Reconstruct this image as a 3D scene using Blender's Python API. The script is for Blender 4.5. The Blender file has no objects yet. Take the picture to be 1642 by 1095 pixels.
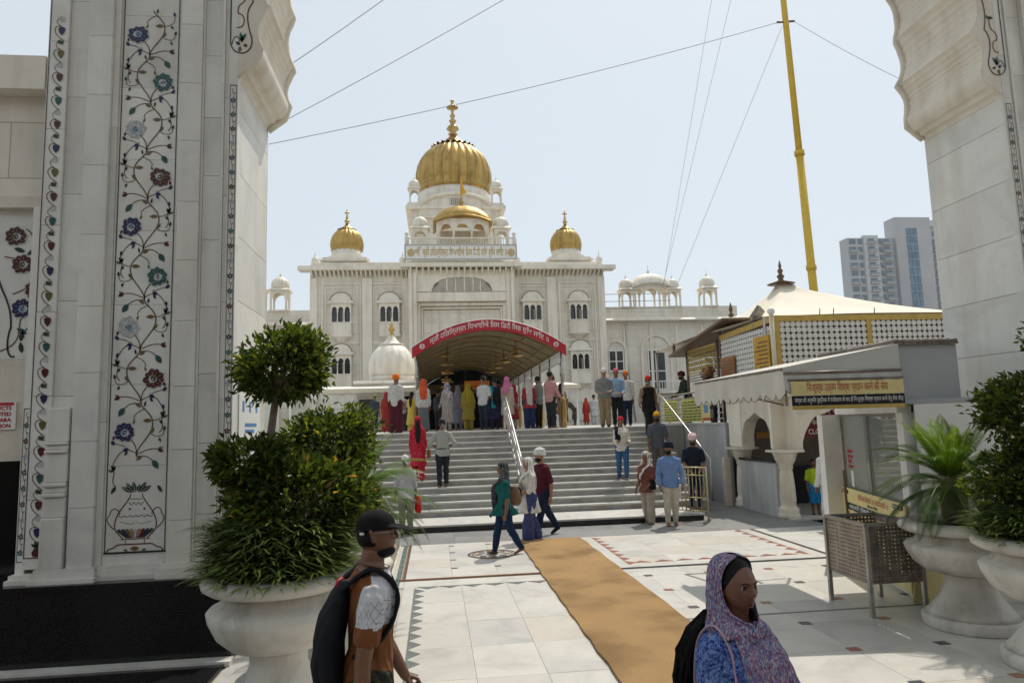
import bpy, bmesh, math, random
import numpy as np
from mathutils import Vector, Matrix, geometry, noise
random.seed(7)
SC = bpy.context.scene
COL = SC.collection
PI = math.pi
# ---------------------------------------------------------------- camera
cam = bpy.data.cameras.new('camera'); camo = bpy.data.objects.new('camera', cam); COL.objects.link(camo)
SC.camera = camo
cam.sensor_fit = 'HORIZONTAL'; cam.sensor_width = 36.0; cam.lens = 24.555
cam.clip_start = 0.05; cam.clip_end = 4000.0
_r = Vector((0.99357838, -0.10924333, -0.02945999)); _u = Vector((0.01620925, -0.12025576, 0.9926106)); _f = Vector((0.11197882, 0.98671396, 0.11771278))
_m = Matrix((_r, _u, -_f)).transposed().to_4x4(); _m.translation = (0, 0, 2.2)
camo.matrix_world = _m
# ---------------------------------------------------------------- sky and sun
SUN_EL = 59.5
SUN = Vector((0.54, 0.84, 0)).normalized() * math.cos(math.radians(SUN_EL)); SUN.z = math.sin(math.radians(SUN_EL))
w = bpy.data.worlds.new('World'); SC.world = w; w.use_nodes = True
nt = w.node_tree; bg = nt.nodes['Background']
sky = nt.nodes.new('ShaderNodeTexSky'); sky.sky_type = 'NISHITA'; sky.sun_disc = False
sky.sun_elevation = math.radians(SUN_EL); sky.sun_rotation = math.atan2(SUN.x, SUN.y)
sky.altitude = 200; sky.air_density = 1.0; sky.dust_density = 2.0; sky.ozone_density = 1.3
hz = nt.nodes.new('ShaderNodeMix'); hz.data_type = 'RGBA'; hz.inputs[0].default_value = 0.66; hz.inputs[7].default_value = (9.0, 9.75, 10.0, 1)   # even pale haze over the clear sky
nt.links.new(sky.outputs[0], hz.inputs[6]); nt.links.new(hz.outputs[2], bg.inputs[0]); bg.inputs[1].default_value = 0.1
sl = bpy.data.lights.new('sun', 'SUN'); sl.energy = 3.2; sl.angle = math.radians(0.6); sl.color = (1.0, 0.93, 0.82)
so = bpy.data.objects.new('sun', sl); COL.objects.link(so); so.rotation_euler = SUN.to_track_quat('Z', 'Y').to_euler(); so.location = (20, 20, 60)
SC.view_settings.view_transform = 'Standard'; SC.view_settings.look = 'None'; SC.view_settings.exposure = 0.04; SC.view_settings.gamma = 1.0
SC.view_settings.use_curve_mapping = False
SC.cycles.max_bounces = 6; SC.cycles.transparent_max_bounces = 12; SC.cycles.use_denoising = True
# ---------------------------------------------------------------- mesh helpers
class MB:
    """collects shapes; build() links them as one mesh object"""
    def __init__(s): s.v = []; s.f = []; s.m = []; s.mi = 0; s.sm = []; s.smooth = False
    def mat(s, i): s.mi = i; return s
    def addv(s, pts): n = len(s.v); s.v.extend([tuple(p) for p in pts]); return n
    def face(s, idx): s.f.append(tuple(idx)); s.m.append(s.mi); s.sm.append(s.smooth)
    def quad(s, a, b, c, d): n = s.addv((a, b, c, d)); s.face((n, n+1, n+2, n+3)); return s
    def poly(s, pts): n = s.addv(pts); s.face(range(n, n+len(pts))); return s
    def box(s, x0, x1, y0, y1, z0, z1):
        if x1 < x0: x0, x1 = x1, x0
        if y1 < y0: y0, y1 = y1, y0
        if z1 < z0: z0, z1 = z1, z0
        n = s.addv([(x0,y0,z0),(x1,y0,z0),(x1,y1,z0),(x0,y1,z0),(x0,y0,z1),(x1,y0,z1),(x1,y1,z1),(x0,y1,z1)])
        for q in ((0,3,2,1),(4,5,6,7),(0,1,5,4),(1,2,6,5),(2,3,7,6),(3,0,4,7)): s.face([n+i for i in q])
        return s
    def bar(s, a, b, wx, wz=None, up=(0,0,1)):
        """box of section wx x wz along a->b"""
        wz = wz or wx; a = Vector(a); b = Vector(b); d = (b-a).normalized(); u = Vector(up)
        if abs(d.dot(u)) > 0.98: u = Vector((1,0,0))
        r = d.cross(u).normalized(); u = r.cross(d)
        P = []
        for c in (a, b):
            for i, j in ((-1,-1),(1,-1),(1,1),(-1,1)): P.append(c + r*(i*wx/2) + u*(j*wz/2))
        n = s.addv(P)
        for q in ((0,1,2,3),(7,6,5,4),(0,4,5,1),(1,5,6,2),(2,6,7,3),(3,7,4,0)): s.face([n+i for i in q])
        return s
    def tube(s, pts, rad, n=8, cap=True, smooth=True):
        pts = [Vector(p) for p in pts]; k = len(pts)
        if not hasattr(rad, '__len__'): rad = [rad]*k
        old = s.smooth; s.smooth = smooth
        rings = []; pr = None
        for i in range(k):
            d = (pts[min(i+1,k-1)] - pts[max(i-1,0)])
            d = d.normalized() if d.length > 1e-9 else Vector((0,0,1))
            if pr is None:
                u = Vector((0,0,1)) if abs(d.z) < 0.9 else Vector((0,1,0))
                r = d.cross(u).normalized()
            else:
                r = (pr - d*pr.dot(d)); r = r.normalized() if r.length > 1e-6 else d.orthogonal().normalized()
            pr = r; q = d.cross(r)
            rr = rad[i]; ra, rb = rr if hasattr(rr, '__len__') else (rr, rr)
            rings.append(s.addv([pts[i] + r*(ra*math.cos(2*PI*j/n)) + q*(rb*math.sin(2*PI*j/n)) for j in range(n)]))
        for i in range(k-1):
            for j in range(n):
                s.face((rings[i]+j, rings[i]+(j+1)%n, rings[i+1]+(j+1)%n, rings[i+1]+j))
        if cap:
            s.face([rings[0]+j for j in range(n)][::-1]); s.face([rings[-1]+j for j in range(n)])
        s.smooth = old; return s
    def lathe(s, prof, c=(0,0,0), n=24, lobes=0, amp=0.0, sx=1, sy=1, smooth=True, close=True):
        """prof = [(r,z)...] from bottom to top; lobes give ribs"""
        old = s.smooth; s.smooth = smooth; rings = []
        for r, z in prof:
            P = []
            for j in range(n):
                a = 2*PI*j/n; k = 1.0
                if lobes: k = 1 - amp*(1-abs(math.sin(lobes*a/2)))**2
                P.append((c[0]+r*k*math.cos(a)*sx, c[1]+r*k*math.sin(a)*sy, c[2]+z))
            rings.append(s.addv(P))
        for i in range(len(prof)-1):
            for j in range(n):
                s.face((rings[i]+j, rings[i]+(j+1)%n, rings[i+1]+(j+1)%n, rings[i+1]+j))
        if close:
            s.face([rings[0]+j for j in range(n)][::-1]); s.face([rings[-1]+j for j in range(n)])
        s.smooth = old; return s
    def ball(s, c, r, n=12, m=8, sc=(1,1,1)):
        return s.lathe([(r*math.sin(PI*i/m)*1.0+1e-4, -r*math.cos(PI*i/m)*sc[2]) for i in range(m+1)], c, n, sx=sc[0], sy=sc[1])
    def prism(s, poly, axis, a, b):
        """extrude a 2D polygon; axis 'y': poly=(x,z) ; 'x': poly=(y,z); 'z': poly=(x,y)"""
        def P(p, t): return (p[0], t, p[1]) if axis == 'y' else (t, p[0], p[1]) if axis == 'x' else (p[0], p[1], t)
        k = len(poly); n = s.addv([P(p, a) for p in poly] + [P(p, b) for p in poly])
        for i in range(k): j = (i+1) % k; s.face((n+i, n+j, n+k+j, n+k+i))
        tri = geometry.tessellate_polygon([[Vector((p[0], p[1], 0)) for p in poly]])
        for t in tri: s.face([n+i for i in t]); s.face([n+k+i for i in t][::-1])
        return s
    def mesh(s, name, mats):
        me = bpy.data.meshes.new(name); me.from_pydata(s.v, [], s.f)
        for m in mats: me.materials.append(m)
        me.polygons.foreach_set('material_index', s.m); me.polygons.foreach_set('use_smooth', s.sm)
        me.update(); return me
    def build(s, name, mats, parent=None, fix=True):
        if not isinstance(mats, (list, tuple)): mats = [mats]
        me = s.mesh(name, mats)
        if fix:
            bm = bmesh.new(); bm.from_mesh(me); bmesh.ops.recalc_face_normals(bm, faces=bm.faces); bm.to_mesh(me); bm.free()
        return link(name, me, parent)
LOCS = {}
def link(name, me, parent=None, loc=None, rz=None):
    o = bpy.data.objects.new(name, me); COL.objects.link(o)
    if parent is not None:
        o.parent = parent
        if parent.name in LOCS: o.matrix_parent_inverse = Matrix.Translation(-Vector(LOCS[parent.name]))
    if loc is not None: o.location = loc
    if rz is not None: o.rotation_euler = (0, 0, rz)
    return o
def thing(name, label, cat, loc=(0,0,0), group=None, world=True):
    """an Empty at the thing's base; world=True: its parts are built in world coordinates"""
    o = bpy.data.objects.new(name, None); COL.objects.link(o); o.location = loc; o.empty_display_size = 0.2
    if world: LOCS[o.name] = loc
    return tag(o, label, cat, group)
def tag(o, label, cat, group=None):
    o['label'] = label; o['category'] = cat
    if group: o['group'] = group
    return o
def struct(o): o['kind'] = 'structure'; return o
def stuff(o): o['kind'] = 'stuff'; return o
def copy_tree(o, parent=None):
    c = o.copy(); COL.objects.link(c)
    if parent is not None: c.parent = parent
    for ch in list(o.children): copy_tree(ch, c)
    return c
def place(o, loc, rz=0.0, s=1.0):
    o.location = loc; o.rotation_euler = (0, 0, rz); o.scale = (s, s, s); return o
def bevel(o, wd, seg=2):
    m = o.modifiers.new('bevel', 'BEVEL'); m.width = wd; m.segments = seg; m.limit_method = 'ANGLE'; m.angle_limit = math.radians(40); return o
def text_mesh(name, body, size, mats, parent=None, origin=(0,0,0), u=(1,0,0), v=(0,0,1), ext=0.002, align='CENTER', fitw=None, bold=0.0):
    """lettering as a mesh on the plane origin,u,v (fallback fonts give the Indian scripts)"""
    cu = bpy.data.curves.new(name, 'FONT'); cu.body = body; cu.size = size; cu.align_x = align; cu.align_y = 'CENTER'; cu.extrude = 0.0; cu.resolution_u = 2; cu.offset = bold
    to = bpy.data.objects.new(name, cu); COL.objects.link(to)
    dg = bpy.context.evaluated_depsgraph_get(); dg.update()
    me = bpy.data.meshes.new_from_object(to.evaluated_get(dg)); bpy.data.objects.remove(to); bpy.data.curves.remove(cu)
    k = len(me.vertices); co = np.empty(k*3, 'f'); me.vertices.foreach_get('co', co); co = co.reshape(-1, 3)
    if k and fitw:
        wd = co[:,0].max() - co[:,0].min(); cx = (co[:,0].max()+co[:,0].min())/2; co[:,0] = (co[:,0]-cx) * (fitw/wd)
    u = Vector(u).normalized(); v = Vector(v).normalized(); nrm = u.cross(v)
    P = np.array(origin) + co[:,:1]*np.array(u) + co[:,1:2]*np.array(v) + np.array(nrm)*ext
    me.vertices.foreach_set('co', P.astype('f').ravel()); me.update()
    me.materials.clear(); me.materials.append(mats)
    return link(name, me, parent)
# ---------------------------------------------------------------- materials (all procedural)
MATS = {}
def newmat(name):
    m = bpy.data.materials.new(name); m.use_nodes = True; MATS[name] = m
    return m, m.node_tree.nodes, m.node_tree.links, m.node_tree.nodes['Principled BSDF']
def S(*a): return tuple(((c/255.0)/12.92 if c/255.0 <= 0.04045 else (((c/255.0)+0.055)/1.055)**2.4) for c in a)   # sRGB 0-255 -> linear
def plain(name, col, rough=0.6, metal=0.0, var=0.12, scale=6.0, bump=0.0, bscale=60.0, spec=0.5, coat=0.0):
    m, N, L, B = newmat(name)
    B.inputs['Roughness'].default_value = rough; B.inputs['Metallic'].default_value = metal; B.inputs['Specular IOR Level'].default_value = spec
    if coat: B.inputs['Coat Weight'].default_value = coat
    tc = N.new('ShaderNodeTexCoord')
    nz = N.new('ShaderNodeTexNoise'); nz.inputs['Scale'].default_value = scale; nz.inputs['Detail'].default_value = 5; L.new(tc.outputs['Object'], nz.inputs['Vector'])
    mp = N.new('ShaderNodeMapRange'); mp.inputs['From Min'].default_value = 0.3; mp.inputs['From Max'].default_value = 0.7; mp.inputs['To Min'].default_value = 1-var; mp.inputs['To Max'].default_value = 1+var
    L.new(nz.outputs[0], mp.inputs['Value'])
    mx = N.new('ShaderNodeVectorMath'); mx.operation = 'SCALE'; mx.inputs[0].default_value = col; L.new(mp.outputs[0], mx.inputs['Scale'])
    L.new(mx.outputs[0], B.inputs['Base Color'])
    if bump:
        n2 = N.new('ShaderNodeTexNoise'); n2.inputs['Scale'].default_value = bscale; n2.inputs['Detail'].default_value = 4; L.new(tc.outputs['Object'], n2.inputs['Vector'])
        b = N.new('ShaderNodeBump'); b.inputs['Strength'].default_value = bump; b.inputs['Distance'].default_value = 0.02; L.new(n2.outputs[0], b.inputs['Height']); L.new(b.outputs[0], B.inputs['Normal'])
    return m
def ramp(N, stops, interp='LINEAR'):
    r = N.new('ShaderNodeValToRGB'); r.color_ramp.interpolation = interp; e = r.color_ramp.elements
    while len(e) < len(stops): e.new(0.5)
    for i, (p, c) in enumerate(stops): e[i].position = p; e[i].color = (*c[:3], 1)
    return r
def mixc(N, L, fac, a, b, mode='MIX'):
    x = N.new('ShaderNodeMix'); x.data_type = 'RGBA'; x.blend_type = mode
    if hasattr(fac, 'links'): L.new(fac, x.inputs[0])
    else: x.inputs[0].default_value = fac
    for i, c in ((6, a), (7, b)):
        if hasattr(c, 'links'): L.new(c, x.inputs[i])
        else: x.inputs[i].default_value = (*c[:3], 1)
    return x.outputs[2]
def marble(name, base, vein, stain=None, joint=None, rough=0.35, vs=1.2, per_object=0.0, stain_amt=0.35, jcol=None, jw=0.008):
    """polished stone: cloudy veins, rain streaks, optional slab joints on the (x+y, z) plane"""
    m, N, L, B = newmat(name)
    tc = N.new('ShaderNodeTexCoord'); ge = N.new('ShaderNodeNewGeometry')
    pos = ge.outputs['Position']
    if per_object:
        oi = N.new('ShaderNodeObjectInfo'); ad = N.new('ShaderNodeVectorMath'); ad.operation = 'MULTIPLY_ADD'
        cb = N.new('ShaderNodeCombineXYZ')
        for i in range(3): L.new(oi.outputs['Random'], cb.inputs[i])
        L.new(cb.outputs[0], ad.inputs[0]); ad.inputs[1].default_value = (37, 91, 53); L.new(pos, ad.inputs[2]); pos = ad.outputs[0]
    n1 = N.new('ShaderNodeTexNoise'); n1.inputs['Scale'].default_value = vs; n1.inputs['Detail'].default_value = 8; n1.inputs['Roughness'].default_value = 0.62; n1.inputs['Distortion'].default_value = 1.2
    L.new(pos, n1.inputs['Vector'])
    r1 = ramp(N, [(0.34, vein), (0.50, base), (0.72, tuple(min(1, c*1.06) for c in base))]); L.new(n1.outputs[0], r1.inputs[0])
    col = r1.outputs[0]
    n4 = N.new('ShaderNodeTexNoise'); n4.inputs['Scale'].default_value = vs*2.3; n4.inputs['Detail'].default_value = 7; n4.inputs['Distortion'].default_value = 2.5; L.new(pos, n4.inputs['Vector'])
    r4 = ramp(N, [(0.47, (0,0,0)), (0.50, (1,1,1)), (0.53, (0,0,0))]); L.new(n4.outputs[0], r4.inputs[0])
    ml = N.new('ShaderNodeMath'); ml.operation = 'MULTIPLY'; ml.inputs[1].default_value = 0.22; L.new(r4.outputs[0], ml.inputs[0])
    col = mixc(N, L, ml.outputs[0], col, vein)
    if stain:
        sc = N.new('ShaderNodeVectorMath'); sc.operation = 'MULTIPLY'; sc.inputs[1].default_value = (3.2, 3.2, 0.35); L.new(ge.outputs['Position'], sc.inputs[0])
        n2 = N.new('ShaderNodeTexNoise'); n2.inputs['Scale'].default_value = 1.0; n2.inputs['Detail'].default_value = 6; L.new(sc.outputs[0], n2.inputs['Vector'])
        r2 = ramp(N, [(0.48, (0,0,0)), (0.75, (1,1,1))]); L.new(n2.outputs[0], r2.inputs[0])
        m2 = N.new('ShaderNodeMath'); m2.operation = 'MULTIPLY'; m2.inputs[1].default_value = stain_amt; L.new(r2.outputs[0], m2.inputs[0])
        col = mixc(N, L, m2.outputs[0], col, stain)
    if per_object:
        mp = N.new('ShaderNodeMapRange'); mp.inputs['To Min'].default_value = 1-per_object; mp.inputs['To Max'].default_value = 1+per_object*0.5; L.new(oi.outputs['Random'], mp.inputs['Value'])
        vm = N.new('ShaderNodeVectorMath'); vm.operation = 'SCALE'; L.new(col, vm.inputs[0]); L.new(mp.outputs[0], vm.inputs['Scale']); col = vm.outputs[0]
    if joint:
        sp = N.new('ShaderNodeSeparateXYZ'); L.new(ge.outputs['Position'], sp.inputs[0]); ad2 = N.new('ShaderNodeMath'); L.new(sp.outputs[0], ad2.inputs[0]); L.new(sp.outputs[1], ad2.inputs[1])
        cb2 = N.new('ShaderNodeCombineXYZ'); L.new(ad2.outputs[0], cb2.inputs[0]); L.new(sp.outputs[2], cb2.inputs[1])
        bk = N.new('ShaderNodeTexBrick'); bk.inputs['Scale'].default_value = 1.0; bk.inputs['Brick Width'].default_value = joint[0]; bk.inputs['Row Height'].default_value = joint[1]; bk.inputs['Mortar Size'].default_value = jw; bk.inputs['Mortar Smooth'].default_value = 0.4
        bk.inputs['Color1'].default_value = (1,1,1,1); bk.inputs['Color2'].default_value = (0.9,0.9,0.9,1); bk.inputs['Mortar'].default_value = (*(jcol or (0.55,0.52,0.47)), 1)
        L.new(cb2.outputs[0], bk.inputs['Vector']); col = mixc(N, L, 1.0, col, bk.outputs[0], 'MULTIPLY')
    L.new(col, B.inputs['Base Color'])
    n3 = N.new('ShaderNodeTexNoise'); n3.inputs['Scale'].default_value = 9; n3.inputs['Detail'].default_value = 5; L.new(ge.outputs['Position'], n3.inputs['Vector'])
    rr = N.new('ShaderNodeMapRange'); rr.inputs['To Min'].default_value = rough-0.12; rr.inputs['To Max'].default_value = rough+0.2; L.new(n3.outputs[0], rr.inputs['Value']); L.new(rr.outputs[0], B.inputs['Roughness'])
    return m
WM = marble('white_marble', (0.76,0.75,0.70), (0.66,0.655,0.615), (0.44,0.34,0.22), rough=0.36, per_object=0.10, stain_amt=0.35)
TM = marble('temple_marble', (0.79,0.745,0.655), (0.70,0.65,0.56), (0.46,0.36,0.24), joint=(1.3,0.62), rough=0.5, vs=0.35, stain_amt=0.38)
TM2 = marble('trim_marble', (0.80,0.75,0.655), (0.71,0.65,0.555), (0.46,0.35,0.22), rough=0.5, vs=0.6, stain_amt=0.45)
FL = marble('floor_marble', (0.585,0.57,0.525), (0.47,0.46,0.43), rough=0.34, vs=0.9, per_object=0.06)
FLP = marble('floor_marble_pink', (0.565,0.525,0.465), (0.48,0.45,0.40), rough=0.34, vs=0.9, per_object=0.06)
FLG = marble('floor_marble_grey', (0.525,0.52,0.495), (0.43,0.43,0.415), rough=0.34, vs=0.9, per_object=0.06)
GR = marble('grey_paving', (0.20,0.20,0.195), (0.15,0.15,0.15), rough=0.5, vs=1.4, per_object=0.12)
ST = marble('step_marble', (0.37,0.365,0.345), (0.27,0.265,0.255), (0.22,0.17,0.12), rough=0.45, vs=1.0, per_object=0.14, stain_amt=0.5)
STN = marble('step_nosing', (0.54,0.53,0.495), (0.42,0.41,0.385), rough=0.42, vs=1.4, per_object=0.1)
RW = marble('wall_marble_grey', (0.56,0.57,0.56), (0.43,0.45,0.45), (0.33,0.27,0.20), joint=(0.62,2.4), rough=0.4, vs=0.5, stain_amt=0.45)
AM = marble('arcade_marble', (0.68,0.63,0.53), (0.56,0.51,0.43), (0.42,0.32,0.20), rough=0.42, vs=1.6, stain_amt=0.55)
POT = marble('pot_stone', (0.62,0.59,0.53), (0.52,0.50,0.45), (0.20,0.17,0.13), rough=0.6, vs=3.0, stain_amt=0.75)
def granite():
    m, N, L, B = newmat('black_granite'); tc = N.new('ShaderNodeTexCoord'); n = N.new('ShaderNodeTexNoise'); n.inputs['Scale'].default_value = 120; n.inputs['Detail'].default_value = 3; L.new(tc.outputs['Object'], n.inputs['Vector'])
    r = ramp(N, [(0.45, (0.008,0.008,0.009)), (0.75, (0.03,0.03,0.032))]); L.new(n.outputs[0], r.inputs[0]); L.new(r.outputs[0], B.inputs['Base Color']); B.inputs['Roughness'].default_value = 0.13; return m
BG = granite()
CORE = plain('dark_joint', (0.16,0.145,0.12), 0.9)
GROUT = plain('grout', (0.42,0.40,0.36), 0.8)
EARTH = plain('city_ground', (0.20,0.18,0.15), 0.9, var=0.3, scale=0.05)
def gold(name, base, rough=0.36):
    m, N, L, B = newmat(name); ge = N.new('ShaderNodeNewGeometry'); sc = N.new('ShaderNodeVectorMath'); sc.operation = 'MULTIPLY'; sc.inputs[1].default_value = (1,1,0.4); L.new(ge.outputs['Position'], sc.inputs[0])
    n = N.new('ShaderNodeTexNoise'); n.inputs['Scale'].default_value = 1.6; n.inputs['Detail'].default_value = 7; n.inputs['Roughness'].default_value = 0.7; L.new(sc.outputs[0], n.inputs['Vector'])
    r = ramp(N, [(0.32, tuple(c*0.55 for c in base)), (0.55, base), (0.8, tuple(min(1,c*1.15) for c in base))]); L.new(n.outputs[0], r.inputs[0]); L.new(r.outputs[0], B.inputs['Base Color'])
    B.inputs['Metallic'].default_value = 0.82
    mr = N.new('ShaderNodeMapRange'); mr.inputs['To Min'].default_value = rough+0.15; mr.inputs['To Max'].default_value = rough-0.08; L.new(n.outputs[0], mr.inputs['Value']); L.new(mr.outputs[0], B.inputs['Roughness'])
    bp = N.new('ShaderNodeBump'); bp.inputs['Strength'].default_value = 0.15; bp.inputs['Distance'].default_value = 0.05; L.new(n.outputs[0], bp.inputs['Height']); L.new(bp.outputs[0], B.inputs['Normal'])
    return m
GOLD = gold('gold_leaf', (0.52,0.34,0.105), 0.40); BRASS = gold('brass', (0.55,0.36,0.12), 0.3); GOLDP = plain('gold_paint', (0.52,0.36,0.09), 0.45, 0.35)
BRONZE = plain('dark_bronze', (0.16,0.10,0.06), 0.4, 0.7)
DARK = plain('dark_interior', (0.01,0.01,0.01), 0.9, spec=0.1)  # near-black colour standing in for the shade inside openings
DGLASS = plain('dark_window', (0.02,0.024,0.026), 0.12, spec=0.7)
RED = plain('sign_red', (0.42,0.012,0.03), 0.5, var=0.06); WHITE = plain('white_paint', (0.78,0.77,0.74), 0.45, var=0.05); WHITET = plain('white_print', (0.80,0.79,0.76), 0.6, var=0.02)
CREAM = plain('cream_paint', (0.66,0.60,0.46), 0.5, var=0.08); YEL = plain('banner_yellow', (0.68,0.58,0.26), 0.55, var=0.06); BLACK = plain('print_black', (0.015,0.015,0.02), 0.6, spec=0.2); REDT = plain('print_red', (0.42,0.025,0.02), 0.55)
BLUET = plain('print_blue', (0.10,0.26,0.55), 0.55); ORANGE = plain('sign_orange', (0.78,0.22,0.02), 0.5); GREYM = plain('grey_sheet', (0.36,0.38,0.39), 0.45, var=0.06, scale=2)
STEEL = plain('steel', (0.42,0.40,0.38), 0.32, 0.9, var=0.15, scale=14); STEELD = plain('dull_steel', (0.22,0.19,0.165), 0.42, 0.8, var=0.3, scale=9); POLEY = plain('pole_yellow', (0.60,0.40,0.035), 0.55, var=0.08)
WIRE = plain('wire', (0.12,0.12,0.12), 0.6); FABW = plain('awning_fabric', (0.56,0.54,0.48), 0.8, var=0.1, scale=2.2, bump=0.12, bscale=8); FABG = plain('awning_grey', (0.50,0.50,0.47), 0.8, var=0.08, scale=2, bump=0.1, bscale=7)
TENT = plain('tent_fabric', (0.72,0.66,0.54), 0.75, var=0.06, scale=1.0); WOODF = plain('varnished_wood', (0.30,0.12,0.035), 0.4, var=0.25, scale=8); COPPER = plain('brown_metal', (0.17,0.11,0.065), 0.5, 0.3)
COIR = None
def coir():
    m, N, L, B = newmat('coir_mat'); ge = N.new('ShaderNodeNewGeometry')
    n = N.new('ShaderNodeTexNoise'); n.inputs['Scale'].default_value = 260; n.inputs['Detail'].default_value = 3; L.new(ge.outputs['Position'], n.inputs['Vector'])
    n2 = N.new('ShaderNodeTexNoise'); n2.inputs['Scale'].default_value = 1.1; n2.inputs['Detail'].default_value = 6; L.new(ge.outputs['Position'], n2.inputs['Vector'])
    r = ramp(N, [(0.3, (0.23,0.145,0.065)), (0.55, (0.41,0.268,0.13)), (0.8, (0.54,0.37,0.19))]); L.new(n.outputs[0], r.inputs[0])
    r2 = ramp(N, [(0.36, (0.66,0.64,0.62)), (0.50, (0.97,0.96,0.95)), (0.68, (1.12,1.08,1.02))]); L.new(n2.outputs[0], r2.inputs[0])
    L.new(mixc(N, L, 1.0, r.outputs[0], r2.outputs[0], 'MULTIPLY'), B.inputs['Base Color']); B.inputs['Roughness'].default_value = 0.95; B.inputs['Specular IOR Level'].default_value = 0.15
    wv = N.new('ShaderNodeTexWave'); wv.inputs['Scale'].default_value = 26; wv.bands_direction = 'Y'; wv.inputs['Distortion'].default_value = 1.0; L.new(ge.outputs['Position'], wv.inputs['Vector'])
    ad = N.new('ShaderNodeMath'); L.new(n.outputs[0], ad.inputs[0]); L.new(wv.outputs[0], ad.inputs[1])
    b = N.new('ShaderNodeBump'); b.inputs['Strength'].default_value = 0.6; b.inputs['Distance'].default_value = 0.006; L.new(ad.outputs[0], b.inputs['Height']); L.new(b.outputs[0], B.inputs['Normal']); return m
COIR = coir()
def glass(name, tint=(0.75,0.85,0.82), rough=0.03, refl=0.18, film=0.48):
    """shop glass: clear, mirror and a pale film painted in for bright reflections"""
    m, N, L, B = newmat(name); out = N['Material Output']; tr = N.new('ShaderNodeBsdfTransparent'); tr.inputs[0].default_value = (*tint, 1); gl = N.new('ShaderNodeBsdfGlossy'); gl.inputs['Roughness'].default_value = rough; df = N.new('ShaderNodeBsdfDiffuse'); df.inputs[0].default_value = (0.62,0.68,0.63,1)
    fr = N.new('ShaderNodeFresnel'); fr.inputs[0].default_value = 1.5; ad = N.new('ShaderNodeMath'); ad.inputs[1].default_value = refl; L.new(fr.outputs[0], ad.inputs[0])
    m1 = N.new('ShaderNodeMixShader'); m1.inputs[0].default_value = film; L.new(tr.outputs[0], m1.inputs[1]); L.new(df.outputs[0], m1.inputs[2])  # pale diffuse share stands in for bright reflections in the pane
    mx = N.new('ShaderNodeMixShader'); L.new(ad.outputs[0], mx.inputs[0]); L.new(m1.outputs[0], mx.inputs[1]); L.new(gl.outputs[0], mx.inputs[2]); L.new(mx.outputs[0], out.inputs['Surface']); return m
GLASS = glass('window_glass')
# inlay stones
INL = {k: plain('inlay_'+k, tuple(q*(0.55 if k not in ('pearl','sky','stain') else 0.85) for q in c), 0.3, var=0.35, scale=30) for k, c in dict(navy=(0.022,0.022,0.13), maroon=(0.13,0.018,0.014), teal=(0.03,0.15,0.13), pearl=(0.52,0.54,0.55), olive=(0.20,0.20,0.04), stem=(0.20,0.10,0.055), ochre=(0.27,0.16,0.06), green=(0.025,0.08,0.04), line=(0.035,0.04,0.045), redline=(0.22,0.03,0.02), sky=(0.20,0.32,0.46), stain=(0.40,0.28,0.16)).items()}
FI = {k: plain('floor_inlay_'+k, c, 0.35, var=0.2, scale=8) for k, c in dict(grey=(0.14,0.16,0.16), brown=(0.30,0.15,0.07), red=(0.30,0.10,0.06), black=(0.06,0.065,0.06), green=(0.10,0.15,0.13), dark=(0.10,0.06,0.05), cream=(0.62,0.58,0.47)).items()}
# ---------------------------------------------------------------- ground, plaza, steps, terrace
ZT = 2.044
struct(MB().box(-1500, 1500, -400, 2500, -0.6, -0.05).build('ground', EARTH))
plaza = struct(MB().quad((-16,-4,-0.012), (16,-4,-0.012), (16,15.1,-0.012), (-16,15.1,-0.012)).build('plaza', GROUT))
_slab = {}
def slab(parent, x0, x1, y0, y1, mt, z=0.0, name='paving_slab'):
    g = 0.0018; key = (round(x1-x0,3), round(y1-y0,3), mt.name)
    if key not in _slab:
        a, b = (x1-x0)/2-g, (y1-y0)/2-g
        _slab[key] = MB().box(-a, a, -b, b, -0.02, 0).mesh('paving_slab', [mt])
    return link(name, _slab[key], parent, ((x0+x1)/2, (y0+y1)/2, z + random.uniform(-0.0006, 0.0006)))
def tile(parent, x0, x1, y0, y1, sx, sy, off=0.0, mats=None):
    nx = max(1, round((x1-x0)/sx)); ny = max(1, round((y1-y0)/sy)); dx = (x1-x0)/nx; dy = (y1-y0)/ny
    for j in range(ny):
        for i in range(nx):
            mt = mats or random.choices((FL, FLP, FLG), (0.74, 0.15, 0.11))[0]
            slab(parent, x0+i*dx, x0+(i+1)*dx, y0+j*dy, y0+(j+1)*dy, mt)
tile(plaza, -0.30, 1.60, 4.6, 10.10, 0.62, 0.92)
tile(plaza, -0.46, 1.60, 10.66, 13.62, 0.69, 0.69)
tile(plaza, 2.66, 3.00, 5.62-0.885, 10.045, 0.36, 0.885)
tile(plaza, 3.00, 8.40, 5.62-0.885, 10.045, 0.90, 0.885)
tile(plaza, 2.66, 8.40, 10.045, 10.54, 0.90, 0.5, mats=FL)
tile(plaza, 2.95, 5.95, 10.80, 13.62, 0.75, 0.70)
tile(plaza, 6.24, 8.4, 10.62, 13.62, 0.72, 0.72)
tile(plaza, -4.8, -1.0, 7.5, 13.62, 0.92, 0.9)
tile(plaza, -2.0, -0.30, 4.6, 7.5, 0.57, 0.9)
tile(plaza, -1.0, -0.62, 7.5, 10.1, 0.4, 0.9, mats=FL)
slab(plaza, -0.46, -0.30, 4.6, 10.1, FL); slab(plaza, 2.66, 2.95, 10.66, 13.62, FL); slab(plaza, 5.95, 6.16, 10.66, 13.62, FL)
slab(plaza, -0.46, 1.6, 10.1, 10.5, FL); slab(plaza, -1.0, -0.46, 10.1, 10.5, FL); slab(plaza, 2.95, 5.95, 10.66, 10.80, FL)
_strip = {}
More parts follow.
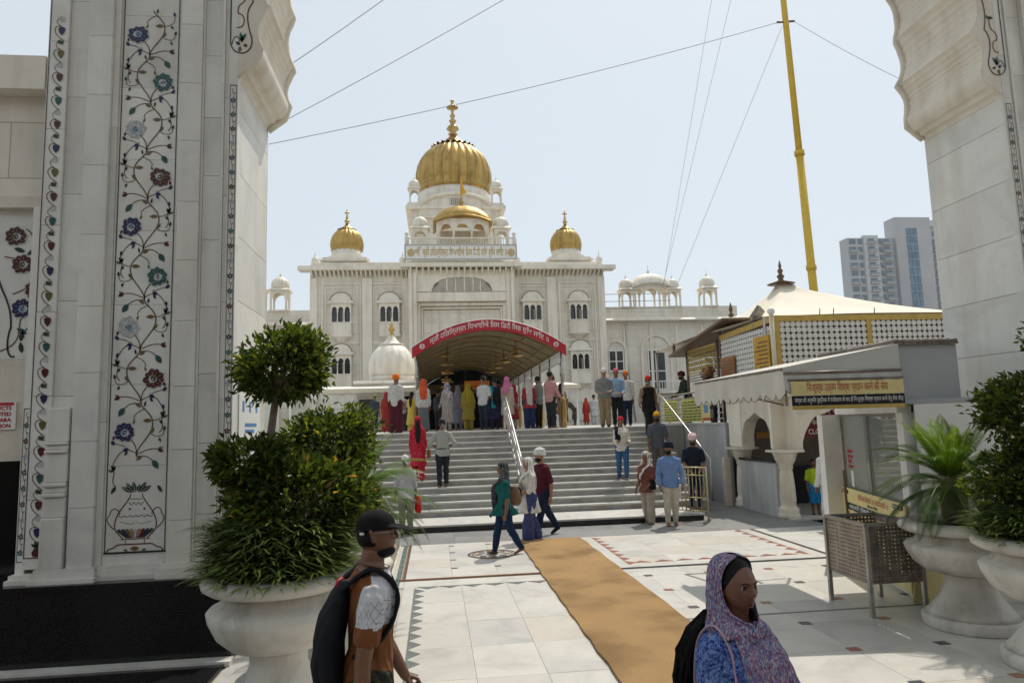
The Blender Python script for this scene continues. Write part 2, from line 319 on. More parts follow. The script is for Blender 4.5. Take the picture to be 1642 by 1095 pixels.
def strip(x0, x1, y0, y1, mt, z=0.004, name='inlay_strip'):
    return MB().box(x0, x1, y0, y1, -0.01, z).build(name, mt, plaza)
for a, b in ((-0.60,-0.53),): 
    y = 6.4
    while y < 13.6: strip(a, b, y+0.01, min(y+0.42, 13.61), FI['green'], name='inlay_slab'); y += 0.43
for a, b, mt in ((-0.80,-0.735,FI['brown']), (-0.725,-0.70,FI['dark']), (-0.69,-0.66,FI['cream']), (-0.515,-0.495,FI['brown']), (-0.49,-0.462,FI['dark'])): strip(a, b, 10.66, 13.61, mt)
strip(-1.0, 1.6, 10.515, 10.545, FI['dark']); strip(-1.0, 1.6, 10.61, 10.645, FI['brown'])
strip(2.66, 6.2, 10.55, 10.575, FI['black']); strip(2.66, 6.2, 10.625, 10.65, FI['black'])
strip(6.165, 6.19, 10.66, 13.61, FI['dark']); strip(6.21, 6.235, 10.66, 13.61, FI['black'])
strip(2.74, 6.9, 7.785, 7.825, FI['grey'])
def tri_mesh(pts, mt): return MB().prism(pts, 'z', -0.01, 0.004).mesh('inlay_triangle', [mt])
tg = tri_mesh([(0,-0.15),(0.14,0),(0,0.15)], FI['grey']); tg2 = tri_mesh([(-0.15,0),(0.15,0),(0,-0.14)], FI['grey'])
tr = tri_mesh([(0,-0.15),(0.15,0),(0,0.15)], FI['red']); tr2 = tri_mesh([(-0.15,0),(0.15,0),(0,0.14)], FI['red']); tr3 = tri_mesh([(0,-0.15),(-0.15,0),(0,0.15)], FI['red']); tb = tri_mesh([(-0.05,-0.14),(-0.22,0),(-0.05,0.14)], FI['brown'])
for k in range(19): link('inlay_triangle', tg, plaza, (-0.315, 9.86-0.295*k, 0.0))
for k in range(6): link('inlay_triangle', tg2, plaza, (-0.13+0.31*k, 10.10, 0.0))
for k in range(8): link('inlay_triangle', tr, plaza, (2.95, 11.0+0.335*k, 0.0)); link('inlay_triangle', tr3, plaza, (5.93, 11.1+0.335*k, 0.0))
for k in range(8): link('inlay_triangle', tr2, plaza, (3.2+0.345*k, 10.97, 0.0))
for k in range(9): link('inlay_triangle', tb, plaza, (-0.76, 10.85+0.30*k, 0.0))
dm = {k: MB().box(-0.06,0.06,-0.05,0.05,-0.01,0.004).mesh('inset_tile', [FI[k]]) for k in ('black','red','brown','dark')}
for i, x in enumerate((3.0,3.9,4.8,5.7,6.6)):
    for j in range(6): link('inset_tile', dm[('black','red','brown','black')[(i*3+j*2+(j//3))%4]], plaza, (x, 5.62+0.885*j, 0.0))
for i, x in enumerate((0.27, 0.95)):
    for j in range(4):
        if not (i and j in (1,2)): link('inset_tile', dm['dark'], plaza, (x, 11.28+0.685*j, 0.0), 0).scale = (0.8,0.6,1)
for a, b in (((3.53,9.99),(4.3,9.95)),((3.53,9.99),(3.75,9.2)),((4.3,9.95),(4.3,9.2))):
    d = Vector((b[0]-a[0], b[1]-a[1], 0)); MB().bar((a[0],a[1],0.0), (b[0],b[1],0.0), 0.035, 0.009).build('inlay_strip', FI['grey'], plaza)
# medallion
md = MB()
def disc(M, cx, cy, r0, r1, z, n=40):
    for j in range(n):
        a, b = 2*PI*j/n, 2*PI*(j+1)/n
        M.quad((cx+r0*math.cos(a),cy+r0*math.sin(a),z),(cx+r1*math.cos(a),cy+r1*math.sin(a),z),(cx+r1*math.cos(b),cy+r1*math.sin(b),z),(cx+r0*math.cos(b),cy+r0*math.sin(b),z))
disc(md.mat(0), 0.95, 12.32, 0.385, 0.425, 0.005); disc(md.mat(1), 0.95, 12.32, 0.33, 0.36, 0.005)
for k in range(8):
    a = 2*PI*k/8; md.mat(1 + k % 2)
    for r, t in ((0.23, 0.09),):
        cx, cy = 0.95+r*math.cos(a), 12.32+r*math.sin(a); u = Vector((math.cos(a), math.sin(a), 0)); v = Vector((-u.y, u.x, 0)); c = Vector((cx, cy, 0.005))
        md.poly([c+u*t, c+u*0.02+v*0.07, c-u*t, c+u*0.02-v*0.07])
disc(md.mat(2), 0.95, 12.32, 0.02, 0.1, 0.005, 16)
md.build('medallion', [FI['black'], FI['brown'], FI['grey']], plaza)
# grey paving in front of the steps and beside the arcade
pave = struct(MB().box(-16, 16, 13.63, 15.1, -0.04, -0.012).box(5.9, 16, 15.1, 22, -0.04, -0.012).build('pavement', GR))
tile(pave, -6.0, 5.8, 13.64, 15.08, 0.9, 0.72, mats=GR); tile(pave, 5.8, 7.9, 13.64, 20.2, 0.7, 0.9, mats=GR)
# steps
steps = struct(MB().box(-8, 5.85, 15.16, 15.2, 0, 0.05).build('steps', ST))
tread = {}
for k in range(14):
    z1 = 0.146*(k+1); y0 = 15.1 if k == 0 else 16.42 + 0.3*(k-1); y1 = 16.5 if k == 0 else y0 + 0.42
    xr = 5.85 if k == 0 else 6.5
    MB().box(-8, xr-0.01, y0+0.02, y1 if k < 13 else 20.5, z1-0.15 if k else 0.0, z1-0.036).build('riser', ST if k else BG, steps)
    x = -8 + random.uniform(0, 0.6)
    x0 = -8.0
    while x0 < xr:
        x1 = min(xr, x0 + 1.38 + 0.2*((k*7+int(x0*3)) % 3 - 1)*0.5)
        if xr - x1 < 0.4: x1 = xr
        M = MB(); sg = 0.0015; yb = y1-0.11 if k < 13 else 20.5
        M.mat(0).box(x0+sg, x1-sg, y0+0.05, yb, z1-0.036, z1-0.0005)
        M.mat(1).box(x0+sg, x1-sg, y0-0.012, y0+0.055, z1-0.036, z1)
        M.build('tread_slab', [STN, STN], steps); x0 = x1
# terrace behind the steps
terr = struct(MB().box(-40, 7.44, 20.48, 80, 0.0, ZT-0.03).build('terrace', ST))
for i in range(18):
    for j in range(5): slab(terr, -8+i*0.86, -8+(i+1)*0.86, 20.5+j*0.8, 20.5+(j+1)*0.8, FL, ZT)
MB().box(-40, 7.44, 24.51, 80, ZT-0.03, ZT).build('terrace_floor', FL, terr)
terr2 = struct(MB().box(7.62, 60, 18.02, 80, 0.0, ZT).build('side_terrace', GR))
# coir runner
M = MB(); n = 60; ys = [2.2 + (13.46-2.2)*i/n for i in range(n+1)]
lft = [(1.525+0.008*math.sin(i*1.7)+random.uniform(-0.004,0.004), y) for i, y in enumerate(ys)]; rgt = [(2.725+0.008*math.sin(i*1.1+2)+random.uniform(-0.004,0.004), y) for i, y in enumerate(ys)]
for i in range(n):
    a, b, c, d = lft[i], rgt[i], rgt[i+1], lft[i+1]
    za = 0.03+0.004*math.sin(i*0.9)*math.sin(i*0.37); zb = 0.03+0.004*math.sin((i+1)*0.9)*math.sin((i+1)*0.37)
    M.quad((*a,za),(*b,za),(*c,zb),(*d,zb)); M.quad((*a,0.004),(*a,za),(*d,zb),(*d,0.004)); M.quad((*b,za),(*b,0.004),(*c,0.004),(*c,zb))
M.quad((*lft[0],0.004),(*rgt[0],0.004),(*rgt[0],0.02),(*lft[0],0.02)); M.quad((*lft[n],0.02),(*rgt[n],0.02),(*rgt[n],0.004),(*lft[n],0.004))
tag(M.build('coir_runner', COIR), 'long tan coir runner laid across the marble plaza towards the steps', 'carpet')
# ---------------------------------------------------------------- marble gateway (both piers and the cusped arch)
XL, XR, YF, YB, ZI = -2.07, 7.05, 7.50, 8.90, 6.05
gate = thing('marble_gateway', 'tall white marble gateway with cusped arch and flower inlay on its piers', 'gateway', (2.5, 8.2, 0))
def column_slabs(x0, x1, yf, z0, z1, hs, seed, parent=None, mt=None):
    r = random.Random(seed); z = z0; first = True
    while z < z1 - 0.05:
        h = hs*(r.uniform(0.45, 1.0) if first else r.uniform(0.9, 1.1)); first = False; t = min(z1, z+h)
        if z1 - t < 0.25: t = z1
        MB().box(x0+0.0015, x1-0.0015, yf, YF+0.12, z+0.0022, t-0.0022).build('marble_slab', mt or WM, parent or gate); z = t
# pier cores
ZG = 18.0
for s in (0, 1):
    x0, x1 = ((-4.05, XL-0.02) if s == 0 else (XR+0.02, 9.6))
    MB().box(x0, x1, YF+0.10, YB-0.03, 0.80, ZG).build('pier_core', CORE, gate)
# left pier front strips (x from the picture at the pier plane)
strips = [(-4.03,-3.83,YF+0.015,0.95),(-3.83,-3.62,YF+0.05,1.05),(-3.61,-3.37,YF-0.02,0.72),(-3.37,-3.31,YF+0.03,3.0),(-2.69,-2.66,YF+0.03,3.0),(-2.66,-2.445,YF-0.02,0.70),(-2.445,-2.425,YF+0.015,3.0),(-2.425,-2.235,YF+0.04,0.72),(-2.235,-2.21,YF+0.0,3.0),(-2.21,-2.165,YF+0.02,1.1),(-2.165,-2.067,YF,1.2)]
for i, (a, b, y, h) in enumerate(strips): column_slabs(a, b, y, 0.93, 12.5, h, 40+i)
# base mouldings
for a, b in ((-3.86,-3.35), (-2.69,-2.055)):
    for k, (dz, pr) in enumerate(((0.80,0.10),(0.845,0.07),(0.89,0.045))): MB().box(a-pr*0.5, b+pr*0.5, YF-pr-0.02, YF+0.11, dz, dz+0.044).build('base_moulding', WM, gate)
for k, (dz, pr) in enumerate(((0.80,0.045),(0.845,0.02),(0.89,0.0))): MB().box(-3.34, -2.70, YF-pr-0.005, YF+0.11, dz, dz+0.044).build('base_moulding', WM, gate)
for k, (dz, pr) in enumerate(((0.80,0.06),(0.845,0.035))): MB().box(-4.08-pr, -3.88, YF-pr-0.012, YF+0.11, dz, dz+0.044).build('base_moulding', WM, gate)
# pilaster foot on the second strip
pf = MB()
for z0, z1, pr in ((0.93,1.42,0.055),(1.42,1.62,0.03),(1.62,1.66,0.055),(1.66,1.72,0.02),(1.72,1.76,0.05),(1.76,2.05,0.02),(2.05,2.08,0.05),(2.08,2.13,0.025),(2.13,2.16,0.05),(2.16,2.5,0.02)): pf.box(-3.835-0.3*pr, -3.635, YF-pr, YF+0.048, z0, z1)
bevel(pf.build('pilaster_foot', WM, gate), 0.012)
# inner faces of both piers
for s in (0, 1):
    z = 0.80; r = random.Random(3+s)
    while z < ZI - 0.02:
        t = min(ZI, z + 0.70)
        if ZI - t < 0.3: t = ZI
        ym = YF+0.0015
        for a, b in ((YF+0.0015, YB-0.0015),):
            if s == 0: MB().box(XL-0.03, XL, a, b, z+0.003, t-0.003).build('marble_slab', WM, gate)
            else: MB().box(XR, XR+0.03, a, b, z+0.003, t-0.003).build('marble_slab', WM, gate)
        z = t
for i, (a, b, y, h) in enumerate([(7.052,7.16,YF,1.2),(7.16,7.20,YF+0.02,1.1),(7.20,7.225,YF,3.0),(7.225,7.43,YF+0.04,0.72),(7.43,7.64,YF-0.02,0.7),(7.64,8.3,YF+0.03,0.9),(8.3,9.3,YF,0.8)]): column_slabs(a, b, y, 0.93, 12.5, h, 80+i)
# cusped arch: profile of the intrados from the left springing to the crown, mirrored
def arc(a, b, bulge, n=9, fl_n=0):
    """points from a to b, bowed towards the wall (left of a->b) by bulge"""
    a = Vector(a); b = Vector(b); d = b-a; nrm = Vector((-d.y, d.x)).normalized(); out = []
    for i in range(n):
        t = i/n; fl = (0.013*abs(math.sin(t*PI*fl_n)) if fl_n else 0.0)
        out.append(a + d*t + nrm*(bulge*(1-(2*t-1)**2) + fl))
    return out
prof = [Vector((XL, ZI))]
prof += arc((XL,ZI), (-1.985,6.12), 0.02, 5) + arc((-1.985,6.12), (-1.90,6.18), 0.02, 4) + arc((-1.90,6.18), (-1.81,6.38), -0.03, 6)
cusps = [(-1.81,6.38),(-1.735,6.88),(-1.755,7.58),(-1.68,8.3),(-1.35,9.1),(-0.75,9.9),(0.1,10.7),(1.1,11.5),(2.49,12.4)]
for i in range(len(cusps)-1):
    a, b = Vector(cusps[i]), Vector(cusps[i+1]); prof += arc(a, b, 0.16*(b-a).length, 42, 7)
prof.append(Vector(cusps[-1]))
profR = [Vector((XL+XR-p.x, p.y)) for p in reversed(prof[:-1])]
PR = prof[1:] + profR
poly = [(p.x, p.y) for p in PR] + [(XR+0.0, ZI), (XR, ZG), (XL, ZG)]
# remove duplicate end points
pp = []
for p in poly:
    if not pp or (abs(p[0]-pp[-1][0])+abs(p[1]-pp[-1][1])) > 1e-4: pp.append(p)
MB().prism(pp, 'y', YF+0.0, YB-0.0).build('arch', TM2, gate)
# rounded lip along the back and front edges of the arch
for yy, rr in ((YB+0.0, 0.045), (YF, 0.012)):
    MB().tube([(p.x, yy, p.y-0.01) for p in PR[::5]], rr, 8).build('arch_lip', TM2, gate)
# side bay on the far left: beam, recess and little arch
MB().box(-6.5, -4.05, YF+0.02, YB-0.2, 5.87, 6.24).build('side_beam', TM2, gate)
MB().box(-6.5, -4.05, YF+0.22, YB-0.3, 4.72, 5.868).build('side_recess', TM, gate)
MB().box(-6.5, -4.06, YF+0.10, YB-0.3, 4.60, 4.72).build('side_lintel', AM, gate)
MB().box(-6.5, -4.055, YF+0.20, YF+0.30, 3.02, 4.598).build('side_spandrel', WM, gate)
MB().box(-6.5, -4.12, YF+0.2, YF+0.32, 1.98, 3.018).build('side_arch_head', AM, gate)
MB().box(-4.115, -4.03, YF+0.06, YB-0.3, 0.8, 4.598).build('side_jamb', WM, gate)
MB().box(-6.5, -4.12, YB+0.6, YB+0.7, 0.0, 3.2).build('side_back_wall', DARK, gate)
MB().box(-4.19, -4.155, YF+0.25, YF+0.33, 0.8, 2.0).build('door_edge', plain('door_varnish', (0.45,0.20,0.03), 0.35), gate)
# black granite plinths
for s in (0, 1):
    x0, x1 = ((-8, -2.0) if s == 0 else (6.98, 12))
    MB().box(x0, x1, YF-0.14, YB+0.05, 0, 0.76).build('granite_plinth', BG, gate)
    MB().box(x0, x1 + (0.02 if s == 0 else 0) - 0, YF-0.17, YB+0.08, 0.762, 0.798).build('granite_cap', BG, gate)
MB().box(-8, -1.97, YF-0.30, YF-0.143, 0.0, 0.05).build('marble_kerb', WM, gate)
MB().box(6.93, 12, YF-0.30, YF-0.143, 0.0, 0.05).build('marble_kerb', WM, gate)
MB().box(-9, -2.02, 2.0, YF-0.303, 0.0, 0.028).build('granite_floor', BG, gate)
# ---------------------------------------------------------------- stone inlay on the left pier
class Plane:
    def __init__(s, o, u, v, off=0.003): s.o = Vector(o); s.u = Vector(u); s.v = Vector(v); s.n = s.u.cross(s.v)*off
    def __call__(s, a, b, lift=1.0): return s.o + s.u*a + s.v*b + s.n*lift
def ribbon(M, pl, pts, wd, lift=1.0, taper=None):
    k = len(pts); L_ = []; R_ = []
    for i in range(k):
        a = pts[max(i-1,0)]; b = pts[min(i+1,k-1)]; dx, dy = b[0]-a[0], b[1]-a[1]; d = math.hypot(dx,dy) or 1
        w_ = wd*(taper[i] if taper else 1)/2; nx, ny = -dy/d*w_, dx/d*w_
        L_.append(pl(pts[i][0]+nx, pts[i][1]+ny, lift)); R_.append(pl(pts[i][0]-nx, pts[i][1]-ny, lift))
    n = M.addv(L_+R_)
    for i in range(k-1): M.face((n+i, n+k+i, n+k+i+1, n+i+1))
def bez(p0, p1, p2, p3, n=10):
    out = []
    for i in range(n+1):
        t = i/n; a = (1-t)**3; b = 3*t*(1-t)**2; c = 3*t*t*(1-t); d = t**3
        out.append((a*p0[0]+b*p1[0]+c*p2[0]+d*p3[0], a*p0[1]+b*p1[1]+c*p2[1]+d*p3[1]))
    return out
def leaf2(M, pl, x, y, ang, ln, wd, lift=1.2):
    c, s_ = math.cos(ang), math.sin(ang); pts = []
    for t, q in ((0,0),(0.25,0.8),(0.5,1),(0.75,0.7),(1,0),(0.75,-0.7),(0.5,-1),(0.25,-0.8)):
        a, b = t*ln, q*wd/2; pts.append(pl(x+a*c-b*s_, y+a*s_+b*c, lift))
    M.poly(pts)
def flower_mesh(col, core, acc, seed=0):
    """inlaid blossom: nine overlapping petals with pale edges, an off-centre heart and a drop"""
    M = MB(); P = lambda a, b, l: (a, -0.001*l, b); rr = random.Random(seed); n = 9
    for k in range(n):
        a = 2*PI*k/n + rr.uniform(-0.07,0.07); c, s_ = math.cos(a), math.sin(a); ln = rr.uniform(0.92,1.10); up = 0.35*(k % 3)
        def pt(x, y, l): return P((x*c-y*s_)*ln, (x*s_+y*c)*ln, l)
        for m_, sc, lf in ((3,1.0,2.0),(0,0.91,2.4)):
            M.mat(m_).poly([pt(0.02+(x-0.02)*sc, y*sc, lf+up) for x, y in ((0.02,-0.012),(0.06,-0.030),(0.085,-0.034),(0.100,-0.022),(0.112,0.0),(0.100,0.022),(0.085,0.034),(0.06,0.030),(0.02,0.012))])
        M.mat(3).poly([pt(x, y, 3.3+up) for x, y in ((0.05,-0.002),(0.09,0.0),(0.05,0.002))])
    M.mat(3).poly([P(0.046*math.cos(2*PI*j/14)+0.008, 0.040*math.sin(2*PI*j/14)-0.008, 4.2) for j in range(14)])
    M.mat(1).poly([P(0.034*math.cos(2*PI*j/10)-0.006, 0.030*math.sin(2*PI*j/10)-0.010, 4.6) for j in range(10)])
    M.mat(2).poly([P(x, z, 5.0) for x, z in ((0.0,-0.03),(0.022,-0.012),(0.024,0.008),(0.012,0.030),(-0.004,0.008),(-0.010,-0.012))])
    M.mat(3).poly([P(0.008*math.cos(2*PI*j/7)+0.009, 0.010*math.sin(2*PI*j/7)-0.004, 5.4) for j in range(7)])
    return M.mesh('flower', [INL[col], INL[core], INL[acc], INL['pearl']])
FM = {'navy': flower_mesh('navy','sky','navy'), 'maroon': flower_mesh('maroon','olive','navy'), 'pearl': flower_mesh('pearl','sky','teal'), 'teal': flower_mesh('teal','pearl','navy')}
PW = 0.60
panel = MB()
z = 0.93; pz = [0.93,1.02,1.9,2.72,3.55,4.34,5.12,5.92,6.75,7.6,8.5,9.4,10.4,12.5]
for a, b in zip(pz[:-1], pz[1:]): MB().box(-3.309, -2.691, YF+0.055, YF+0.12, a+0.0015, b-0.0015).build('marble_slab', WM, gate)
inlay = MB().box(-3.30, -2.70, YF+0.053, YF+0.0535, 1.04, 1.05).build('inlay_panel', INL['redline'], gate)
pl = Plane((-3.0, YF+0.054, 0), (1,0,0), (0,0,1))
# frame lines
M = MB()
for x in (-0.285, 0.285): ribbon(M, pl, [(x,1.045),(x,12.0)], 0.010)
ribbon(M, pl, [(-0.29,1.045),(0.29,1.045)], 0.02)
M.build('border_line', INL['line'], inlay)
# vase
M = MB(); vz = 1.06
def mirror(pts): return [(-x, y) for x, y in pts]
body = bez((0.055,1.62),(0.055,1.55),(0.20,1.45),(0.20,1.31)) + bez((0.20,1.31),(0.20,1.24),(0.12,1.20),(0.115,1.175))[1:]
for q in (body, mirror(body)): ribbon(M, pl, q, 0.010)
base = [(0.0,1.125),(0.15,1.125)] + bez((0.15,1.125),(0.19,1.12),(0.19,1.095),(0.22,1.09)) + bez((0.22,1.09),(0.25,1.085),(0.265,1.07),(0.27,1.05))[1:]
for q in (base, mirror(base)): ribbon(M, pl, q, 0.012)
ribbon(M, pl, [(-0.145,1.175),(0.145,1.175)], 0.007); ribbon(M, pl, [(-0.09,1.17),(-0.09,1.13)], 0.006); ribbon(M, pl, [(0.09,1.17),(0.09,1.13)], 0.006)
M.build('vase_outline', INL['redline'], inlay)
M = MB()
for s in (1, -1):
    h_ = bez((0.15,1.42),(0.19,1.52),(0.25,1.47),(0.245,1.42)) + bez((0.245,1.42),(0.30,1.37),(0.26,1.33),(0.205,1.275))[1:]
    ribbon(M, pl, [(s*x, y) for x, y in h_], 0.008)
ribbon(M, pl, [(-0.165+0.011*i, 1.41-0.018*abs(math.sin(i*PI/5))) for i in range(31)], 0.006)
ribbon(M, pl, [(-0.055+0.011*i, 1.575-0.012*abs(math.sin(i*PI/3))) for i in range(11)], 0.005); ribbon(M, pl, [(-0.07,1.535),(-0.045,1.51),(-0.02,1.535),(0.0,1.51),(0.02,1.535),(0.045,1.51),(0.07,1.535)], 0.006)
for s in (1,-1): ribbon(M, pl, [(s*x, y) for x, y in bez((0.01,1.34),(0.05,1.30),(0.09,1.34),(0.15,1.345))], 0.004)
M.build('vase_handle', INL['line'], inlay)
for i, c in enumerate(('green','navy','ochre','stain','pearl','stain','redline','navy','green')):
    M = MB(); t = (i-4)/4.0; xt = t*0.155; xb = t*0.075
    M.poly([pl(xb-0.012,1.185,1.3), pl(xb+0.012,1.185,1.3), pl(xt+0.020,1.255,1.3), pl(xt+0.012,1.275,1.3), pl(xt-0.012,1.275,1.3), pl(xt-0.020,1.255,1.3)]); M.build('vase_flute', INL[c], inlay)
for ang, ln, x in ((100,0.11,-0.015),(128,0.12,-0.03),(152,0.12,-0.04),(60,0.12,0.03),(32,0.12,0.04),(80,0.08,0.015)):
    M = MB(); leaf2(M, pl, x, 1.635, math.radians(ang), ln, 0.042); M.mat(1); a = math.radians(ang); ribbon(M, pl, [(x+0.01*math.cos(a),1.635+0.01*math.sin(a)),(x+ln*0.85*math.cos(a),1.635+ln*0.85*math.sin(a))], 0.004, 1.6); M.build('vase_leaf', [INL['green'], INL['pearl']], inlay)
for sx in (1,-1):
    M = MB(); leaf2(M, pl, sx*0.20, 1.70, math.radians(-60 if sx > 0 else -120), 0.09, 0.035); M.build('vase_leaf', INL['green'], inlay)
    M = MB(); leaf2(M, pl, sx*0.07, 1.47, 0, 0.022, 0.022); M.build('vase_flower', INL['maroon'], inlay)
    M = MB(); leaf2(M, pl, sx*0.11, 1.075, math.radians(180 if sx > 0 else 0)+0.3*sx, 0.05, 0.018); M.build('vase_leaf', INL['green'], inlay)
M = MB(); leaf2(M, pl, -0.045, 1.082, 0, 0.09, 0.045); M.build('vase_flower', INL['ochre'], inlay)
# climbing vine: one node every 0.54 m, flowers alternate
seq = ['navy','maroon','pearl','teal']; node0 = 2.05; dv = 0.536
for k in range(9):
    zc = node0 + k*dv; s = -1 if k % 2 == 0 else 1      # side of this node's flower
    M = MB()
    xn = 0.015*s; xn2 = -0.015*s
    ribbon(M, pl, bez((xn,zc-0.06),(s*0.02,zc+0.05),(-s*0.14,zc+0.14),(-s*0.135,zc+0.27)) + bez((-s*0.135,zc+0.27),(-s*0.13,zc+0.38),(-s*0.02,zc+0.42),(xn2,zc+dv-0.06))[1:], 0.0115)
    fx, fz = s*0.135, zc+0.19
    ribbon(M, pl, bez((xn,zc-0.05),(s*0.01,zc+0.06),(s*0.05,zc+0.08),(fx-s*0.05,fz-0.06)), 0.010)
    ribbon(M, pl, bez((xn,zc-0.03),(s*0.10,zc+0.03),(s*0.15,zc+0.02),(s*0.20,zc-0.06)) + bez((s*0.20,zc-0.06),(s*0.235,zc-0.12),(s*0.25,zc-0.17),(s*0.225,zc-0.21))[1:] + bez((s*0.225,zc-0.21),(s*0.21,zc-0.25),(s*0.26,zc-0.30),(s*0.20,zc-0.36))[1:], 0.0085)
    ribbon(M, pl, bez((xn,zc-0.04),(-s*0.08,zc+0.0),(-s*0.10,zc+0.02),(-s*0.19,zc+0.01)), 0.0085)
    ribbon(M, pl, bez((xn,zc-0.06),(-s*0.08,zc-0.05),(-s*0.12,zc-0.07),(-s*0.15,zc-0.12)), 0.0085)
    for c_ in (bez((-s*0.115,zc+0.17),(-s*0.17,zc+0.12),(-s*0.25,zc+0.13),(-s*0.245,zc+0.19)), bez((-s*0.135,zc+0.30),(-s*0.19,zc+0.30),(-s*0.25,zc+0.33),(-s*0.235,zc+0.41)), bez((s*0.11,zc+0.03),(s*0.17,zc+0.08),(s*0.23,zc+0.05),(s*0.245,zc+0.11)), bez((-s*0.06,zc+0.42),(s*0.02,zc+0.40),(s*0.07,zc+0.34),(s*0.04,zc+0.31))): ribbon(M, pl, c_, 0.0075)
    M.build('vine', INL['stem'], inlay)
    for x_, z_, a_, l_, w_, n_ in ((-s*0.245,zc+0.19,80,0.055,0.028,'green'),(-s*0.20,zc+0.125,-70,0.05,0.026,'teal'),(-s*0.235,zc+0.41,95,0.055,0.028,'navy'),(-s*0.20,zc+0.305,-60,0.05,0.024,'green'),(s*0.245,zc+0.11,70,0.05,0.026,'maroon'),(s*0.04,zc+0.31,-110,0.045,0.022,'olive')):
        q = MB(); leaf2(q, pl, x_, z_, math.radians(a_ if s < 0 else 180-a_), l_, w_); q.build('leaf', INL[n_], inlay)
    c = seq[k % 4]; fo_ = link('flower', FM[c], inlay, pl(fx, fz, 1.0)); fo_.rotation_euler = (0, k*1.9+0.4, 0); fo_.scale = (0.92+0.05*(k%3),1,0.96+0.04*(k%2))
    def lf(x, y, a, l, wd, c_): 
        q = MB(); leaf2(q, pl, x, y, math.radians(a), l*1.25, wd*1.3); q.build('leaf', INL[c_], inlay)
    m180 = lambda a: a if s > 0 else 180-a
    lf(-s*0.145, zc-0.10, m180(238), 0.085, 0.045, 'teal')
    lf(-s*0.19, zc+0.005, m180(200), 0.05, 0.028, 'maroon'); lf(-s*0.19, zc+0.012, m180(165), 0.045, 0.018, 'ochre')
    lf(s*0.09, zc+0.02, m180(-20), 0.05, 0.03, 'navy'); lf(s*0.10, zc+0.0, m180(-60), 0.045, 0.02, 'navy'); lf(s*0.085, zc+0.03, m180(20), 0.035, 0.018, 'pearl')
    lf(s*0.225, zc+0.06, m180(50), 0.045, 0.028, 'navy')
    lf(s*0.215, zc-0.16, m180(-60), 0.05, 0.022, 'teal'); lf(s*0.24, zc-0.20, m180(120), 0.05, 0.025, 'olive'); lf(s*0.23, zc-0.19, m180(70), 0.045, 0.02, 'navy'); lf(s*0.235, zc-0.21, m180(30), 0.04, 0.02, 'olive')
    lf(-s*0.125, zc+0.30, m180(0), 0.07, 0.032, 'ochre'); lf(-s*0.12, zc+0.17, m180(120), 0.05, 0.022, 'olive')
    lf(xn, zc-0.10, m180(140), 0.06, 0.026, 'ochre'); lf(-s*0.05, zc+0.44, m180(100), 0.05, 0.016, 'navy')
# grape border on the outer strip
pg = Plane((-3.93, YF+0.014, 0), (1,0,0), (0,0,1)); M = MB(); ribbon(M, pg, [(-0.085,1.04),(-0.085,12)], 0.009); ribbon(M, pg, [(-0.085,1.04),(0.085,1.04)], 0.009); M.build('border_line', INL['line'], inlay)
grp = ['navy','maroon','teal','maroon','olive']
gm = {}
for c in set(grp) | {'green','pearl'}:
    q = MB(); P0 = Plane((0,0,0),(1,0,0),(0,0,1))
    if c in ('green','pearl'): q.poly([P0(*p,1.3) for p in ((-0.04,-0.025),(0.035,-0.03),(0.02,0.0),(0.04,0.03),(-0.01,0.02),(-0.045,0.032))])
    else: q.poly([P0(*p,1.3) for p in ((0,-0.055),(0.03,-0.02),(0.042,0.03),(0.02,0.05),(-0.02,0.05),(-0.042,0.03),(-0.03,-0.02))])
    gm[c] = q.mesh('grape_bunch' if c not in ('green','pearl') else 'leaf', [INL[c]])
for k in range(21):
    zc = 1.28 + k*0.262
    q = MB(); ribbon(q, pg, bez((0.045,zc-0.10),(-0.07,zc-0.03),(-0.06,zc+0.07),(0.02,zc+0.055),8), 0.008); ribbon(q, pg, bez((0.03,zc+0.05),(-0.03,zc+0.08),(-0.05,zc+0.12),(0.03,zc+0.17),6), 0.006); q.build('vine', INL['stem'], inlay)
    link('grape_bunch', gm[grp[k % 5]], inlay, pg(0.03, zc+0.0, 0.4)).scale = (0.85,1,0.9); link('leaf', gm['green' if k % 2 else 'pearl'], inlay, pg(0.03, zc+0.135, 0.4)).scale = (0.75,1,0.75)
def mini_pot(plx, x, zb, par):
    q = MB(); q.mat(0).poly([plx(x+a, zb+b, 1.2) for a, b in ((-0.03,0),(0.03,0),(0.045,0.04),(0.02,0.085),(-0.02,0.085),(-0.045,0.04))]); q.mat(1)
    for a in (40, 75, 105, 140): leaf2(q, plx, x, zb+0.085, math.radians(a), 0.07, 0.025, 1.4)
    q.build('inlay_pot', [INL['maroon'], INL['green']], par)
mini_pot(pg, 0.03, 1.05, inlay)
